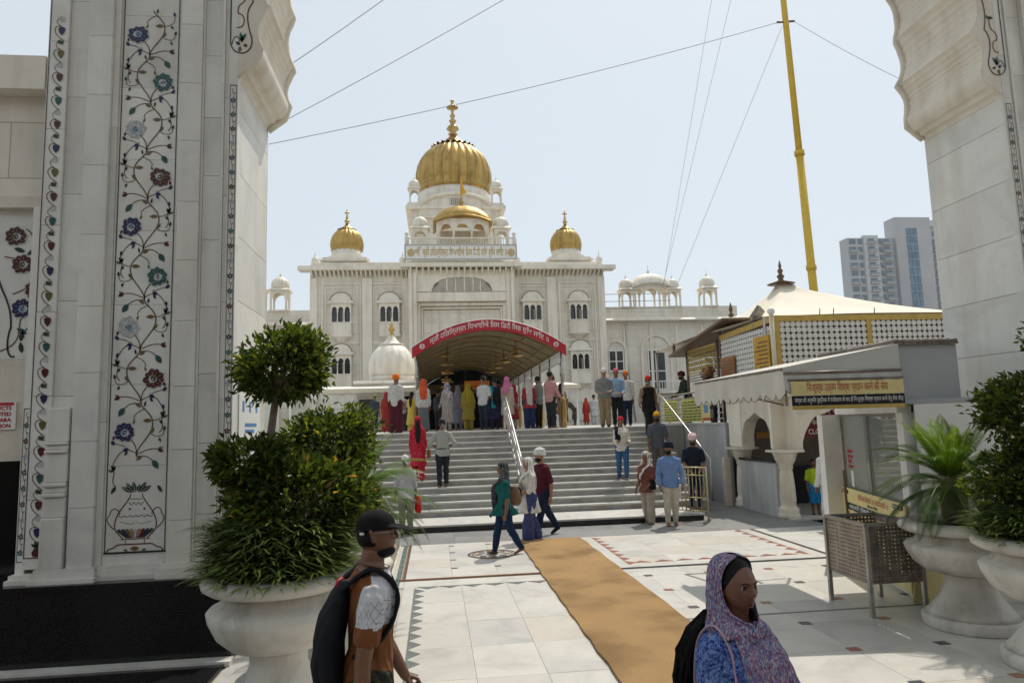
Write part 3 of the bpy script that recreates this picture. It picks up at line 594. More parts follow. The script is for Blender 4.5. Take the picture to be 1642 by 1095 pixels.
# narrow flower borders beside the arch (left and right piers) and in the side bay
sb = {}
for c, k in (('teal','sky'),('navy','pearl'),('maroon','stain'),('pearl','sky')):
    q = MB(); P0 = Plane((0,0,0),(1,0,0),(0,0,1))
    for j in range(5):
        a = 2*PI*j/5+0.3; leaf2(q.mat(0), P0, 0.006*math.cos(a), 0.006*math.sin(a), a, 0.026, 0.02, 1.3)
    q.mat(1).poly([P0(0.008*math.cos(2*PI*j/8), 0.008*math.sin(2*PI*j/8), 1.7) for j in range(8)]); sb[c] = q.mesh('flower', [INL[c], INL[k]])
def narrow(xc, z0, z1, par, yy=YF-0.001):
    pn = Plane((xc, yy, 0), (1,0,0), (0,0,1)); q = MB()
    for x in (-0.032, 0.032): ribbon(q, pn, [(x,z0),(x,z1)], 0.006)
    for z_ in (z0, z1): ribbon(q, pn, [(-0.035,z_),(0.035,z_)], 0.008)
    q.build('border_line', INL['line'], par)
    n_ = int((z1-z0)/0.165)
    for k in range(n_):
        zc = z0+0.09+k*(z1-z0-0.1)/n_; link('flower', sb[('teal','navy','pearl','maroon')[k % 4]], par, pn(0, zc, 0.5))
        q = MB(); ribbon(q, pn, bez((0,zc+0.03),(0.03,zc+0.05),(-0.03,zc+0.10),(0.0,zc+0.135),7), 0.005); leaf2(q, pn, 0.005, zc+0.075, 0.7, 0.022, 0.012); q.build('vine', INL['stem'], par)
narrow(-2.115, 1.0, 5.95, inlay); inr = MB().box(7.06, 7.15, YF-0.0015, YF-0.001, 0.99, 0.995).build('inlay_panel', INL['line'], gate); narrow(7.11, 1.0, 5.95, inr)
# spandrel cartouches
for s in (0, 1):
    mx = (lambda x: x) if s == 0 else (lambda x: XL+XR-x)
    ps = Plane((0, YF-0.001, 0), (1,0,0), (0,0,1)); q = MB(); par = inlay if s == 0 else inr
    out = [(-2.155,9.0),(-2.155,6.45)] + bez((-2.155,6.45),(-2.15,6.27),(-1.90,6.27),(-1.93,6.5)) + bez((-1.93,6.5),(-2.01,6.75),(-1.98,6.85),(-1.92,6.92)) + bez((-1.92,6.92),(-1.98,7.1),(-1.98,7.4),(-1.75,7.7))
    ribbon(q, ps, [(mx(x), y) for x, y in out], 0.014); ribbon(q, ps, [(mx(x), y) for x, y in bez((-2.14,6.42),(-2.12,6.55),(-2.06,6.52),(-2.06,6.46))], 0.01); q.build('border_line', INL['line'], par)
    q = MB(); ribbon(q, ps, [(mx(x), y) for x, y in bez((-2.09,6.62),(-1.98,6.60),(-2.0,6.80),(-2.08,6.78)) + bez((-2.08,6.78),(-2.10,6.95),(-1.98,6.85),(-2.0,7.05))], 0.012); q.build('vine', INL['redline'], par)
    for x, y, a, l, c in ((-2.05,6.45,60,0.12,'green'),(-2.03,6.44,100,0.13,'teal'),(-2.05,6.42,150,0.06,'navy'),(-2.02,6.42,-20,0.05,'maroon'),(-2.05,6.40,-100,0.07,'olive'),(-2.02,7.05,40,0.10,'olive'),(-2.06,7.07,10,0.08,'green')):
        q = MB(); leaf2(q, ps, mx(x), y, math.radians(a if s == 0 else 180-a), l, 0.04); q.build('leaf', INL[c], par)
# side bay inlay
px = Plane((-4.35, YF+0.198, 0), (1,0,0), (0,0,1))
q = MB(); ribbon(q, px, bez((0.05,3.05),(-0.02,3.0),(-0.05,3.2),(0.0,3.35)) + bez((0.0,3.35),(0.0,3.6),(-0.1,3.7),(-0.14,3.85)), 0.018); q.build('border_line', INL['line'], inlay)
for k, (x, y, c) in enumerate(((0.0,3.55,'navy'),(-0.02,4.02,'maroon'),(-0.1,4.32,'maroon'),(0.12,3.75,'maroon'))): link('flower', FM[c], inlay, px(x+0.1, y, 1.0))
q = MB()
for a in (bez((-0.1,3.1),(0.2,3.2),(0.0,3.4),(0.14,3.5)), bez((0.0,3.7),(0.3,3.8),(0.2,4.0),(0.05,4.0)), bez((-0.1,4.1),(0.2,4.0),(0.25,4.3),(0.1,4.4))): ribbon(q, px, a, 0.012)
q.build('vine', INL['stem'], inlay)
for x, y, a, c in ((0.1,3.2,80,'green'),(0.14,3.32,20,'green'),(0.16,3.28,150,'teal'),(0.12,4.12,30,'green'),(0.1,4.15,160,'green'),(0.2,4.45,60,'navy'),(0.12,3.08,100,'green')):
    q = MB(); leaf2(q, px, x, y, math.radians(a), 0.12, 0.05); q.build('leaf', INL[c], inlay)
narrow(-4.07, 1.0, 2.5, inlay, YF+0.059)

# roof slab on piers, added out of view to shade the pier fronts
MB().box(-6.0, 11.0, 0.5, YF-0.06, 13.2, 13.5).build('added_shade_roof', TM2, gate)
for xx in (-5.6, 10.6): MB().box(xx-0.4, xx+0.4, 0.6, 1.4, 0.0, 13.198).build('added_roof_pier', WM, gate)

# block added out of view behind the camera to darken piers and granite
sb_ = thing('unseen_shade_block', 'unseen plain brick block added behind the camera to shade the gateway', 'building', (2, -20, 0))
BRK = plain('shade_block_brick', (0.16,0.10,0.075), 0.9, var=0.25, scale=0.6)
MB().box(-34, 38, -30, -17, 0, 13).build('wall', BRK, sb_)
for i in range(14):
    for j in range(3): MB().box(-31+i*5, -28.6+i*5, -16.998, -16.9, 1.5+4*j, 3.6+4*j).build('window', DGLASS, sb_)
# ---------------------------------------------------------------- temple
YW = 44.0; CX = 1.79
tp = thing('temple', 'large white marble temple with golden ribbed domes at the end of the plaza', 'temple', (CX, YW, ZT))
def arch_h(t, rise, foils=0, point=0.0):
    """height of an arch opening at t in [-1,1]"""
    t = max(-1, min(1, t)); h = math.sqrt(max(0, 1-abs(t)**2.1))
    if point: h = h*(1-point) + point*(1-abs(t))
    if foils: h -= 0.10*abs(math.sin(foils*math.acos(max(-1,min(1,t)))/1.0))*0.9
    return max(0.0, h)*rise
def arcade(M, ops, x0, x1, y0, y1, z0, z1, spring, rise, foils=0, point=0.15, n=14, axis='x', sill=None):
    """a wall x0..x1 pierced by arched openings ops=[(a,b)...]; z0 bottom, z1 top"""
    def B(a, b, c, d, e, f):
        if axis == 'x': M.box(a, b, c, d, e, f)
        else: M.box(c, d, a, b, e, f)
    e = x0
    for a, b in ops:
        if a > e: B(e, a, y0, y1, z0, z1)
        pts = [(a + (b-a)*i/n, spring + arch_h(2*i/n-1, rise, foils, point)) for i in range(n+1)]
        poly = pts + [(b, z1), (a, z1)]
        if axis == 'x': M.prism(poly, 'y', y0, y1)
        else: M.prism(poly, 'x', y0, y1)
        if sill: B(a, b, y0, y1, z0, sill)
        e = b
    if e < x1: B(e, x1, y0, y1, z0, z1)
    return M
WT = 12.05
x0, x1 = CX-9.37, CX+9.37
MB().box(x0, x1, YW, YW+14, ZT, WT).build('wall', TM, tp)
MB().box(x0+0.1, x1-0.1, YW+0.1, YW+13.9, WT+0.002, WT+0.25).build('roof_slab', TM2, tp)
# deep sloping eave with brackets
def eave(xa, xb, y, zb, out, th, par, nb, bh=0.42, name='eave'):
    M = MB(); M.prism([(y, zb+th+0.12), (y-out, zb+0.02), (y-out, zb-0.04), (y-0.02, zb), ], 'x', xa-out*0.92, xb+out*0.92); e = M.build(name, TM2, par)
    MB().box(xa-out*0.9, xb+out*0.9, y-out*0.98, y+0.3, zb+0.0, zb+0.22).build('cornice', TM2, par)
    bm_ = MB().prism([(0,0),(0,-bh),(-0.10,-bh*0.75),(-out*0.72,-0.10),(-out*0.72,0)], 'x', -0.055, 0.055).mesh('bracket', [TM2])
    for i in range(nb): link('bracket', bm_, e, (xa+0.12+(xb-xa-0.24)*i/(nb-1), y-0.003, zb-0.002))
    return e
eave(x0, x0+6.05, YW-0.0, WT, 0.72, 0.05, tp, 22); eave(x1-6.05, x1, YW, WT, 0.72, 0.05, tp, 22)
for xx in (x0+0.35, x0+5.75, x1-5.75, x1-0.35): MB().lathe([(0.14,0),(0.14,0.08),(0.08,0.14),(0.2,0.26),(0.24,0.4),(0.2,0.56),(0.08,0.66),(0.05,0.72),(0.02,1.0)], (xx, YW-0.35, WT+0.2), 14).build('roof_finial', TM2, tp)
MB().box(x0, x1, YW+0.2, YW+0.5, WT+0.25, WT+0.62).build('parapet', TM, tp)
# pilasters, frames round the window bays
for xx, wd in ((x0+0.22,0.44),(x0+2.95+0.55,0.62),(x0+6.05-0.2,0.4),(x1-0.22,0.44),(x1-3.5,0.62),(x1-6.05+0.2,0.4)):
    MB().box(xx-wd/2, xx+wd/2, YW-0.14, YW-0.002, ZT, WT-0.45).build('pilaster', TM2, tp)
def frame(xa, xb, za, zb, t, d, par=tp, yy=YW, name='moulding'):
    M = MB(); M.box(xa, xa+t, yy-d, yy-0.002, za, zb); M.box(xb-t, xb, yy-d, yy-0.002, za, zb); M.box(xa+t, xb-t, yy-d, yy-0.002, zb-t, zb); M.box(xa+t, xb-t, yy-d, yy-0.002, za, za+t*0.8); return M.build(name, TM2, par)
BAYX = (-5.66, -2.70, 6.35, 9.34)
for bx in BAYX:
    frame(bx-1.22, bx+1.22, ZT+0.3, WT-0.75, 0.10, 0.07); frame(bx-1.02, bx+1.02, ZT+2.35, 7.45, 0.07, 0.05); frame(bx-1.02, bx+1.02, 7.55, WT-1.0, 0.07, 0.05)
    frame(bx-0.86, bx+0.86, 7.62, 8.2, 0.05, 0.04)
    MB().box(bx-1.1, bx+1.1, YW-0.09, YW-0.003, 7.455, 7.545).build('string_course', TM2, tp)
# jharokha bay windows (built once, copied)
def bay_parts():
    P = []
    M = MB(); M.lathe([(0.05,-1.18),(0.16,-1.1),(0.3,-0.95),(0.52,-0.86),(0.55,-0.82)], (0,0,0), 16, sy=0.55); M.box(-0.6,0.6,-0.36,0.0,-0.82,-0.72); M.box(-0.56,0.56,-0.33,0.0,-0.72,-0.06); M.box(-0.62,0.62,-0.37,0.0,-0.06,0.0)
    P.append(('balcony_base', M.mesh('balcony_base', [TM2])))
    M = MB(); arcade(M, [(-0.50,-0.20),(-0.155,0.155),(0.20,0.50)], -0.56, 0.56, -0.33, -0.26, 0.0, 1.12, 0.62, 0.26, foils=3)
    for s in (-1,1): M.box(s*0.56, s*0.49, -0.26, 0, 0, 1.12)
    P.append(('arcade', M.mesh('arcade', [TM2])))
    for xx in (-0.53,-0.178,0.178,0.53): P.append(('column', MB().lathe([(0.045,0),(0.045,0.06),(0.028,0.1),(0.03,0.5),(0.045,0.56),(0.05,0.64)], (xx,-0.345,0), 10).mesh('column', [TM2])))
    M = MB(); n = 14
    pts = [(-0.64+1.28*i/n, 1.12+0.52*max(0,1-abs(2*i/n-1)**2.6)**0.8) for i in range(n+1)]
    M.prism(pts + [(0.64,1.10),(-0.64,1.10)], 'y', -0.34, 0.0); M.prism([(-0.72,1.05),(0.72,1.05),(0.66,1.17),(-0.66,1.17)], 'y', -0.48, -0.02)
    P.append(('bay_roof', M.mesh('bay_roof', [TM2])))
    P.append(('roof_rim', MB().tube([(x,-0.345,z+0.02) for x, z in pts], 0.028, 6).mesh('roof_rim', [plain('weathered_rim', (0.30,0.25,0.19), 0.7)])))
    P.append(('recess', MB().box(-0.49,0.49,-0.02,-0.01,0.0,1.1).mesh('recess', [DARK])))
    for xx in (-0.35,0,0.35): P.append(('window_pane', MB().box(xx-0.13,xx+0.13,-0.12,-0.10,0.02,0.9).mesh('window_pane', [DGLASS])))
    P.append(('shutter', MB().box(0.06,0.15,-0.17,-0.15,0.02,0.62).mesh('shutter', [plain('curtain_cloth', (0.34,0.31,0.26), 0.8)])))
    return P
BP = bay_parts()
def bay(bx, bz, sc=1.0):
    root = link('bay_window', BP[0][1], tp, (bx, YW-0.06, bz)); root.scale = (sc,1,sc)
    for nm, me in BP[1:]: c = link(nm, me, root)
    return root
for bx in BAYX: bay(bx, 8.78, 1.12); bay(bx, 5.58, 1.12)
for bx in BAYX:
    M = MB(); n = 12; M.prism([(bx-0.75+1.5*i/n, 3.9+0.5*arch_h(2*i/n-1,1)) for i in range(n+1)] + [(bx+0.75,3.5),(bx-0.75,3.5)], 'y', YW-0.05, YW-0.002); M.build('blind_arch', TM2, tp)
# central projecting bay
XA, XB, YP = -1.50, 5.16, YW-0.9
MB().box(XA, XA+0.55, YP, YW-0.002, ZT, WT-0.05).build('centre_pier', TM, tp); MB().box(XB-0.55, XB, YP, YW-0.002, ZT, WT-0.05).build('centre_pier', TM, tp)
for xx in (XA+0.14, XA+0.42, XB-0.14, XB-0.42): MB().box(xx-0.09, xx+0.09, YP-0.08, YP-0.002, ZT, WT-0.1).build('pilaster', TM2, tp)
MB().box(XA+0.552, XB-0.552, YP+0.12, YW-0.002, 9.92, WT-0.05).build('centre_lintel', TM, tp)
# lattice window with cusped head
LXA, LXB, LZ0, LZ1 = -0.05, 3.75, 10.55, 11.52
MB().box(XA+0.56, XB-0.56, YP+0.02, YP+0.118, 9.95, 10.5).build('string_course', TM2, tp)
M = MB(); n = 28; pts = []
for i in range(n+1):
    t = 2*i/n-1; pts.append((LXA+(LXB-LXA)*i/n, LZ0+0.12+(LZ1-LZ0-0.14)*max(0,1-abs(t)**3.2)**0.6 - 0.05*abs(math.sin(4.5*PI*t))))
poly = pts + [(LXB,LZ0),(XB-0.56,LZ0),(XB-0.56,11.95),(XA+0.56,11.95),(XA+0.56,LZ0),(LXA,LZ0)]
M.prism(poly, 'y', YP+0.02, YP+0.118); M.build('lattice_surround', TM2, tp)
lat = MB().box(LXA, LXB, YP+0.108, YP+0.115, LZ0, LZ1+0.02).build('lattice_window', plain('lattice_shade', (0.22,0.21,0.19), 0.8), tp)
M = MB()
k = LXA
while k < LXB + 1.0:
    for s in (1,-1):
        a = (k, YP+0.095, LZ0); b = (k + s*(LZ1-LZ0), YP+0.095, LZ1)
        xa_, xb_ = a[0], b[0]
        if min(xa_,xb_) >= LXA-0.02 and max(xa_,xb_) <= LXB+0.02: M.bar(a, b, 0.03, 0.012, up=(0,1,0))
    k += 0.115
M.build('lattice', TM2, lat)
for xx in (0.9,1.45,2.0,2.55,3.0): MB().box(xx-0.035, xx+0.035, YP+0.04, YP+0.09, LZ0, LZ1-0.03).build('mullion', TM2, lat)
# recessed portal panel with multifoil arch
PX0, PX1 = XA+0.556, XB-0.556
frame(PX0, PX1, ZT, 9.9, 0.20, 0.62, yy=YW); frame(PX0+0.22, PX1-0.22, ZT, 9.65, 0.12, 0.45, yy=YW)
MB().box(PX0+0.36, PX1-0.36, YW-0.22, YW-0.003, ZT, 9.5).build('portal_panel', TM, tp)
M = MB(); n = 44; pts = []
for i in range(n+1):
    t = 2*i/n-1; pts.append((CX+1.45*t, 7.0+1.55*(max(0,1-abs(t)**1.7))**0.75 - 0.10*abs(math.sin(4.5*PI*t*abs(t)**-0.2 if t else 0))))
inner = [(CX+(x-CX)*0.9, 7.0+(z-7.0)*0.9) for x, z in pts]
M.prism(pts + inner[::-1], 'y', YW-0.30, YW-0.222); M.build('portal_arch', TM2, tp)
MB().prism([(x, z) for x, z in inner] + [(CX+1.3,ZT),(CX-1.3,ZT)], 'y', YW-0.235, YW-0.2225).build('portal_niche', AM, tp)
for xx, zz, rr in ((CX-1.95,8.9,0.17),(CX+1.95,8.9,0.17),(CX,8.95,0.28)):
    M = MB(); M.lathe([(rr,0),(rr,0.03),(rr*0.8,0.06),(rr*0.7,0.03),(rr*0.35,0.04),(rr*0.2,0.09),(0.01,0.09)], (0,0,0), 16)
    o = M.build('rosette', TM2, tp); o.rotation_euler = (PI/2,0,0); o.location = (xx, YW-0.225, zz); o.scale = (1,1,1)
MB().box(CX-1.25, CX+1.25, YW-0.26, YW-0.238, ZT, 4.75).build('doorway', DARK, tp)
# board with gilded letters, on brackets
e = eave(XA+0.05, XB-0.05, YP, WT+0.02, 0.55, 0.05, tp, 18, 0.5)
MB().box(XA-0.05, XB+0.05, YP-0.02, YW+4.0, WT+0.25, 12.5).build('balcony_slab', TM2, tp)
bd = MB().box(-1.68, 5.30, YP-0.62, YP-0.5, 12.42, 13.40).build('name_board', WHITE, tp)
M = MB()
for a, b, c, d in ((-1.68,5.30,12.42,12.50),(-1.68,5.30,13.32,13.40),(-1.68,-1.60,12.5,13.32),(5.22,5.30,12.5,13.32)): M.box(a,b,YP-0.645,YP-0.622,c,d)
M.build('board_rim', STEEL, bd)
text_mesh('lettering', 'ੴ ਸ੍ਰੀ ਹਰਿਕ੍ਰਿਸ਼ਨ ਧਿਆਈਐ ਜਿਸ ਡਿਠੈ ਸਭਿ ਦੁਖਿ ਜਾਇ ॥'.replace('ਰਿ','ਿਰ').replace('ਕ੍ਰਿ','ਿਕ੍ਰ').replace('ਧਿ','ਿਧ').replace('ਜਿ','ਿਜ').replace('ਡਿ','ਿਡ').replace('ਭਿ','ਿਭ').replace('ਖਿ','ਿਖ'), 0.62, GOLDP, bd, (1.81, YP-0.625, 12.87), ext=0.012, fitw=5.7, bold=0.006)
for xx in (-1.28, 4.93):
    M = MB(); M.lathe([(0.22,0),(0.22,0.02),(0.16,0.03),(0.14,0.01)], (0,0,0), 18, close=False); M.box(-0.025,0.025,-0.24,0.26,0,0.03); M.box(-0.15,0.15,-0.02,0.02,0.0,0.03); o = M.build('emblem', GOLDP, bd); o.rotation_euler = (PI/2,0,0); o.location = (xx, YP-0.624, 12.87)
# balustrade + chhatris over the porch
M = MB()
for i in range(44): M.box(-1.6+i*0.16, -1.55+i*0.16, YP-0.3, YP-0.25, 13.40, 13.85)
M.box(-1.66, 5.28, YP-0.33, YP-0.22, 13.85, 13.93); M.build('balustrade', TM2, tp)
for xx in (-1.55, 5.18): MB().lathe([(0.12,0),(0.12,0.75),(0.07,0.8),(0.15,0.95),(0.03,1.12)], (xx, YP-0.27, 13.2), 8).build('post', TM2, tp)
def cupola(cx, cy, zb, w_, hcol, dome_r, mt, par, name='chhatri', dome='ball', ribs=16, fin=True, d=None):
    """small open pavilion: four-sided arcade, eave, dome, finial"""
    d = d or w_; M = MB()
    r = MB().box(cx-w_/2-0.06, cx+w_/2+0.06, cy-d/2-0.06, cy+d/2+0.06, zb-0.08, zb).build(name, mt, par)
    t = w_*0.10; op = [(cx-w_/2+t*1.2, cx+w_/2-t*1.2)]; opy = [(cy-d/2+t*1.2, cy+d/2-t*1.2)]
    for yy in (cy-d/2, cy+d/2-t): arcade(M, op, cx-w_/2, cx+w_/2, yy, yy+t, zb, zb+hcol*1.35, zb+hcol*0.72, hcol*0.42, n=10)
    for xx in (cx-w_/2, cx+w_/2-t): arcade(M, opy, cy-d/2+t, cy+d/2-t, xx, xx+t, zb, zb+hcol*1.35, zb+hcol*0.72, hcol*0.42, n=10, axis='y')
    M.build('arcade', mt, r)
    z = zb+hcol*1.35; M = MB(); o_ = w_*0.16
    P = [(cx-w_/2-o_,cy-d/2-o_,z-0.06),(cx+w_/2+o_,cy-d/2-o_,z-0.06),(cx+w_/2+o_,cy+d/2+o_,z-0.06),(cx-w_/2-o_,cy+d/2+o_,z-0.06),(cx-w_/2,cy-d/2,z+0.09),(cx+w_/2,cy-d/2,z+0.09),(cx+w_/2,cy+d/2,z+0.09),(cx-w_/2,cy+d/2,z+0.09)]
    n = M.addv(P)
    for q in ((0,3,2,1),(4,5,6,7),(0,1,5,4),(1,2,6,5),(2,3,7,6),(3,0,4,7)): M.face([n+i for i in q])
    M.build('eave', mt, r)
    if dome == 'ball':
        R = dome_r; prof = [(R*0.94,0),(R*1.0,R*0.25),(R*1.03,R*0.5),(R*0.96,R*0.8),(R*0.78,R*1.1),(R*0.5,R*1.32),(R*0.2,R*1.45),(R*0.06,R*1.52)]
        MB().lathe(prof, (cx, cy, z+0.085), 48, ribs, 0.07).build('dome', mt, r)
        MB().lathe([(R*0.2,0),(R*0.07,R*0.1),(R*0.16,R*0.22),(R*0.05,R*0.33),(R*0.03,R*0.85)], (cx, cy, z+0.08+R*1.45), 10).build('finial', mt, r)
    return r
cupola(-0.72, YP+0.6, 13.42, 0.95, 0.95, 0.50, TM2, tp); cupola(4.45, YP+0.6, 13.42, 0.95, 0.95, 0.50, TM2, tp)
# central gilded bangla pavilion
M = MB(); arcade(M, [(0.55,1.32),(1.46,2.46),(2.60,3.37)], 0.30, 3.62, YP-0.02, YP+0.12, 13.42, 15.25, 14.35, 0.62, foils=3); pav = M.build('roof_pavilion', TM2, tp)
for xx in (0.43,1.39,2.53,3.49): MB().lathe([(0.09,0),(0.09,0.1),(0.055,0.16),(0.06,0.8),(0.09,0.86),(0.1,0.95)], (xx, YP-0.06, 13.42), 10).build('column', TM2, pav)
MB().box(0.32, 3.60, YP+2.0, YP+2.1, 13.42, 15.0).build('back_wall', TM, pav)
M = MB(); n = 18
def bangla(xa, xb, zb, rise, ya, yb, th, ov, mt, par, name, ribs=0):
    """curved bengali roof: low at the ends, high in the middle"""
    nx, ny = 26, 8; V = []
    for j in range(ny+1):
        for i in range(nx+1):
            u = 2*i/nx-1; v = 2*j/ny-1
            z = zb + rise*(1-u*u)*0.75 + th*max(0,(1-abs(u)**3))**0.5*max(0,(1-v*v))**0.5
            if ribs: z += 0.02*abs(math.sin(ribs*PI*u/2))
            V.append((xa+(xb-xa)*i/nx, ya+(yb-ya)*j/ny, z))
    M = MB(); M.smooth = True; k = M.addv(V); kb = M.addv([(x, y, zb+rise*(1-(2*(i % (nx+1))/nx-1)**2)*0.75-0.10) for i, (x, y, z) in enumerate(V)])
    for j in range(ny):
        for i in range(nx):
            a = j*(nx+1)+i; M.face((k+a,k+a+1,k+a+nx+2,k+a+nx+1)); M.face((kb+a,kb+a+nx+1,kb+a+nx+2,kb+a+1))
    for i in range(nx): M.face((kb+i,kb+i+1,k+i+1,k+i)); a = ny*(nx+1)+i; M.face((k+a,k+a+1,kb+a+1,kb+a))
    for j in range(ny): a = j*(nx+1); M.face((kb+a,k+a,k+a+nx+1,kb+a+nx+1)); a += nx; M.face((k+a,kb+a,kb+a+nx+1,k+a+nx+1))
    return M.build(name, mt, par)
bangla(0.10, 3.85, 14.98, 0.62, YP-0.32, YP+2.4, 0.85, 0, GOLD, pav, 'gilded_roof', 20)
MB().tube([(0.12+3.71*i/26, YP-0.34, 14.93+0.62*0.75*(1-(2*i/26-1)**2)) for i in range(27)], 0.05, 6).build('roof_rim', GOLD, pav)
MB().lathe([(0.5,0),(0.3,0.12),(0.12,0.22),(0.08,0.32),(0.2,0.45),(0.07,0.6),(0.12,0.72),(0.04,0.85),(0.03,1.6)], (1.95, YP+1.0, 16.15), 14).build('finial', GOLD, pav)
fl = MB(); fl.prism([(1.9,17.1),(2.3,17.25),(2.12,17.6),(1.99,18.3),(1.93,18.3)], 'y', YP+0.98, YP+1.02); fl.build('pennant', plain('saffron_cloth', (0.75,0.38,0.01), 0.8), pav)
MB().tube([(1.96,YP+1.0,17.4),(1.96,YP+1.0,18.05)], 0.03, 6).build('flag_staff', STEEL, pav)
# drum block behind with curved gables and the great dome
YD = 53.0; DX = 1.80
MB().box(DX-3.30, DX+3.30, YD-3.4, YD+3.4, WT+0.25, 18.3).build('drum_block', TM, tp)
MB().box(DX-3.62, DX+3.62, YD-3.72, YD+3.72, 17.85, 18.1).build('drum_cornice', TM2, tp)
M = MB(); n = 24; pts = [(DX-2.55+5.1*i/n, 18.05+0.95*max(0,1-(2*i/n-1)**2)**0.62) for i in range(n+1)]
M.prism(pts+[(DX+2.55,17.2),(DX-2.55,17.2)], 'y', YD-3.62, YD-3.0); M.build('curved_gable', TM, tp)
MB().tube([(x, YD-3.68, z) for x, z in pts], 0.13, 8).build('gable_rim', TM2, tp)
MB().lathe([(2.85,0),(2.85,1.4),(2.72,1.75)], (DX, YD, 18.3), 40).build('dome_drum', TM2, tp)
MB().box(DX-0.42, DX+0.42, YD-3.66, YD-3.622, 18.05, 18.62).build('drum_window', DARK, tp)
M = MB()
for i in range(6): M.box(DX-0.42+0.15*i, DX-0.37+0.15*i, YD-3.70, YD-3.662, 18.05, 18.62)
for i in range(5): M.box(DX-0.42, DX+0.42, YD-3.715, YD-3.702, 18.05+0.14*i, 18.09+0.14*i)
M.build('window_lattice', TM2, tp)
frame(DX-3.0, DX+3.0, 14.6, 17.9, 0.12, 0.06, yy=YD-3.4); frame(DX-2.6, DX+2.6, 14.8, 17.5, 0.10, 0.06, yy=YD-3.4)
for s in (-1,1):
    cupola(DX+s*3.0, YD-3.1, 18.35, 0.75, 0.85, 0.42, TM2, tp); M = MB().box(DX+s*3.0-0.5, DX+s*3.0+0.5, YD-3.66, YD-2.6, 18.1, 18.3); M.build('chhatri_base', TM2, tp)
# great dome
def bigdome(cx, cy, zb, R, H, par, lobes, fin_h, name='dome'):
    prof = [(0.90,0.0),(0.935,0.05),(0.97,0.09),(0.94,0.12),(0.985,0.20),(1.0,0.30),(0.995,0.42),(0.955,0.56),(0.88,0.69),(0.76,0.81),(0.62,0.90),(0.50,0.955),(0.44,0.985)]
    d = MB().lathe([(R*r, H*z) for r, z in prof], (cx, cy, zb), lobes*8, lobes, 0.075).build(name, GOLD, par)
    M = MB()
    for k in range(24):   # lotus collar with turned-up petals
        a = 2*PI*k/24; c, s_ = math.cos(a), math.sin(a); t = Vector((-s_, c, 0)); o = Vector((cx, cy, zb+H*0.965)); u = Vector((c, s_, 0)); wd = R*0.55*PI/24
        M.poly([o+u*R*0.42-t*wd*0.8, o+u*R*0.42+t*wd*0.8, o+u*R*0.56+t*wd+Vector((0,0,-H*0.035)), o+u*R*0.60+Vector((0,0,H*0.01)), o+u*R*0.56-t*wd+Vector((0,0,-H*0.035))])
    M.build('lotus_collar', BRONZE, d)
    MB().lathe([(R*0.43,0),(R*0.36,H*0.05),(R*0.24,H*0.12),(R*0.13,H*0.19),(R*0.07,H*0.24)], (cx, cy, zb+H*0.975), lobes*4, lobes, 0.08).build('lotus_crown', GOLD, d)
    z0 = zb+H*1.2; h = fin_h
    MB().lathe([(R*0.06,0),(R*0.13,h*0.06),(R*0.06,h*0.11),(R*0.17,h*0.2),(R*0.13,h*0.27),(R*0.05,h*0.33),(R*0.10,h*0.42),(R*0.04,h*0.48),(R*0.075,h*0.56),(R*0.03,h*0.63),(R*0.045,h*0.68),(R*0.03,h*0.73),(R*0.16,h*0.775),(R*0.15,h*0.80),(R*0.05,h*0.84),(R*0.035,h*0.92),(R*0.055,h*0.97),(R*0.02,h)], (cx, cy, z0), 14).build('finial', BRASS, d)
    return d
bigdome(DX, YD, 19.95, 2.98, 4.1, tp, 26, 3.05)
# corner domes
for cx in (-5.55, 9.10):
    y = YW+1.9
    b = MB().box(cx-1.38, cx+1.38, y-1.3, y+1.3, WT+0.25, 13.12).build('dome_base', TM, tp)
    M = MB(); n = 18; pts = [(cx-1.15+2.3*i/n, 12.95+0.42*max(0,1-(2*i/n-1)**2)**0.7) for i in range(n+1)]
    M.prism(pts+[(cx+1.15,12.8),(cx-1.15,12.8)], 'y', y-1.42, y+1.42); M.build('curved_gable', TM2, b)
    for k in range(3): MB().box(cx-0.75+0.62*k, cx-0.5+0.62*k, y-1.345, y-1.302, 12.42, 12.62).build('vent', DARK, b)
    MB().box(cx-1.55, cx+1.55, y-1.5, y+1.5, 12.88, 12.96).build('base_cornice', TM2, b)
    MB().lathe([(1.0,0),(1.0,0.7)], (cx, y, 13.1), 24).build('dome_drum', TM2, b)
    bigdome(cx, y, 13.70, 1.08, 1.62, tp, 18, 1.0)
# side wings with roof pavilions
def wing(xa, xb, y, zt, label, doors):
    wg = thing('temple_wing', label, 'building', ((xa+xb)/2, y, ZT))
    MB().box(xa, xb, y, y+8, ZT, zt).build('wall', TM, wg)
    M = MB(); M.prism([(y, zt+0.3),(y-0.6, zt+0.02),(y-0.6, zt-0.05),(y, zt-0.02)], 'x', xa, xb+0.4); M.build('eave', TM2, wg)
    MB().box(xa, xb, y+0.1, y+0.35, zt+0.31, zt+1.05).build('parapet', TM, wg)
    for q in np.arange(xa+0.3, xb, 1.9): MB().box(q, q+0.2, y-0.09, y-0.002, ZT, zt-0.3).build('pilaster', TM2, wg)
    return wg
rw = wing(11.2, 22.0, 48.0, 9.25, 'lower white marble wing right of the temple with roof pavilions', [])
for cx, w_, hc, r_ in ((13.9,0.95,0.95,0.5),(17.35,0.95,0.95,0.5),(20.0,1.05,1.0,0.55)): cupola(cx, 48.5, 10.32, w_, hc, r_, TM2, rw)
M = MB(); arcade(M, [(14.55,15.1),(15.2,16.25),(16.35,16.95)], 14.4, 17.05, 48.2, 48.35, 10.32, 12.0, 11.2, 0.55, foils=3); M.build('pavilion_arcade', TM2, rw)
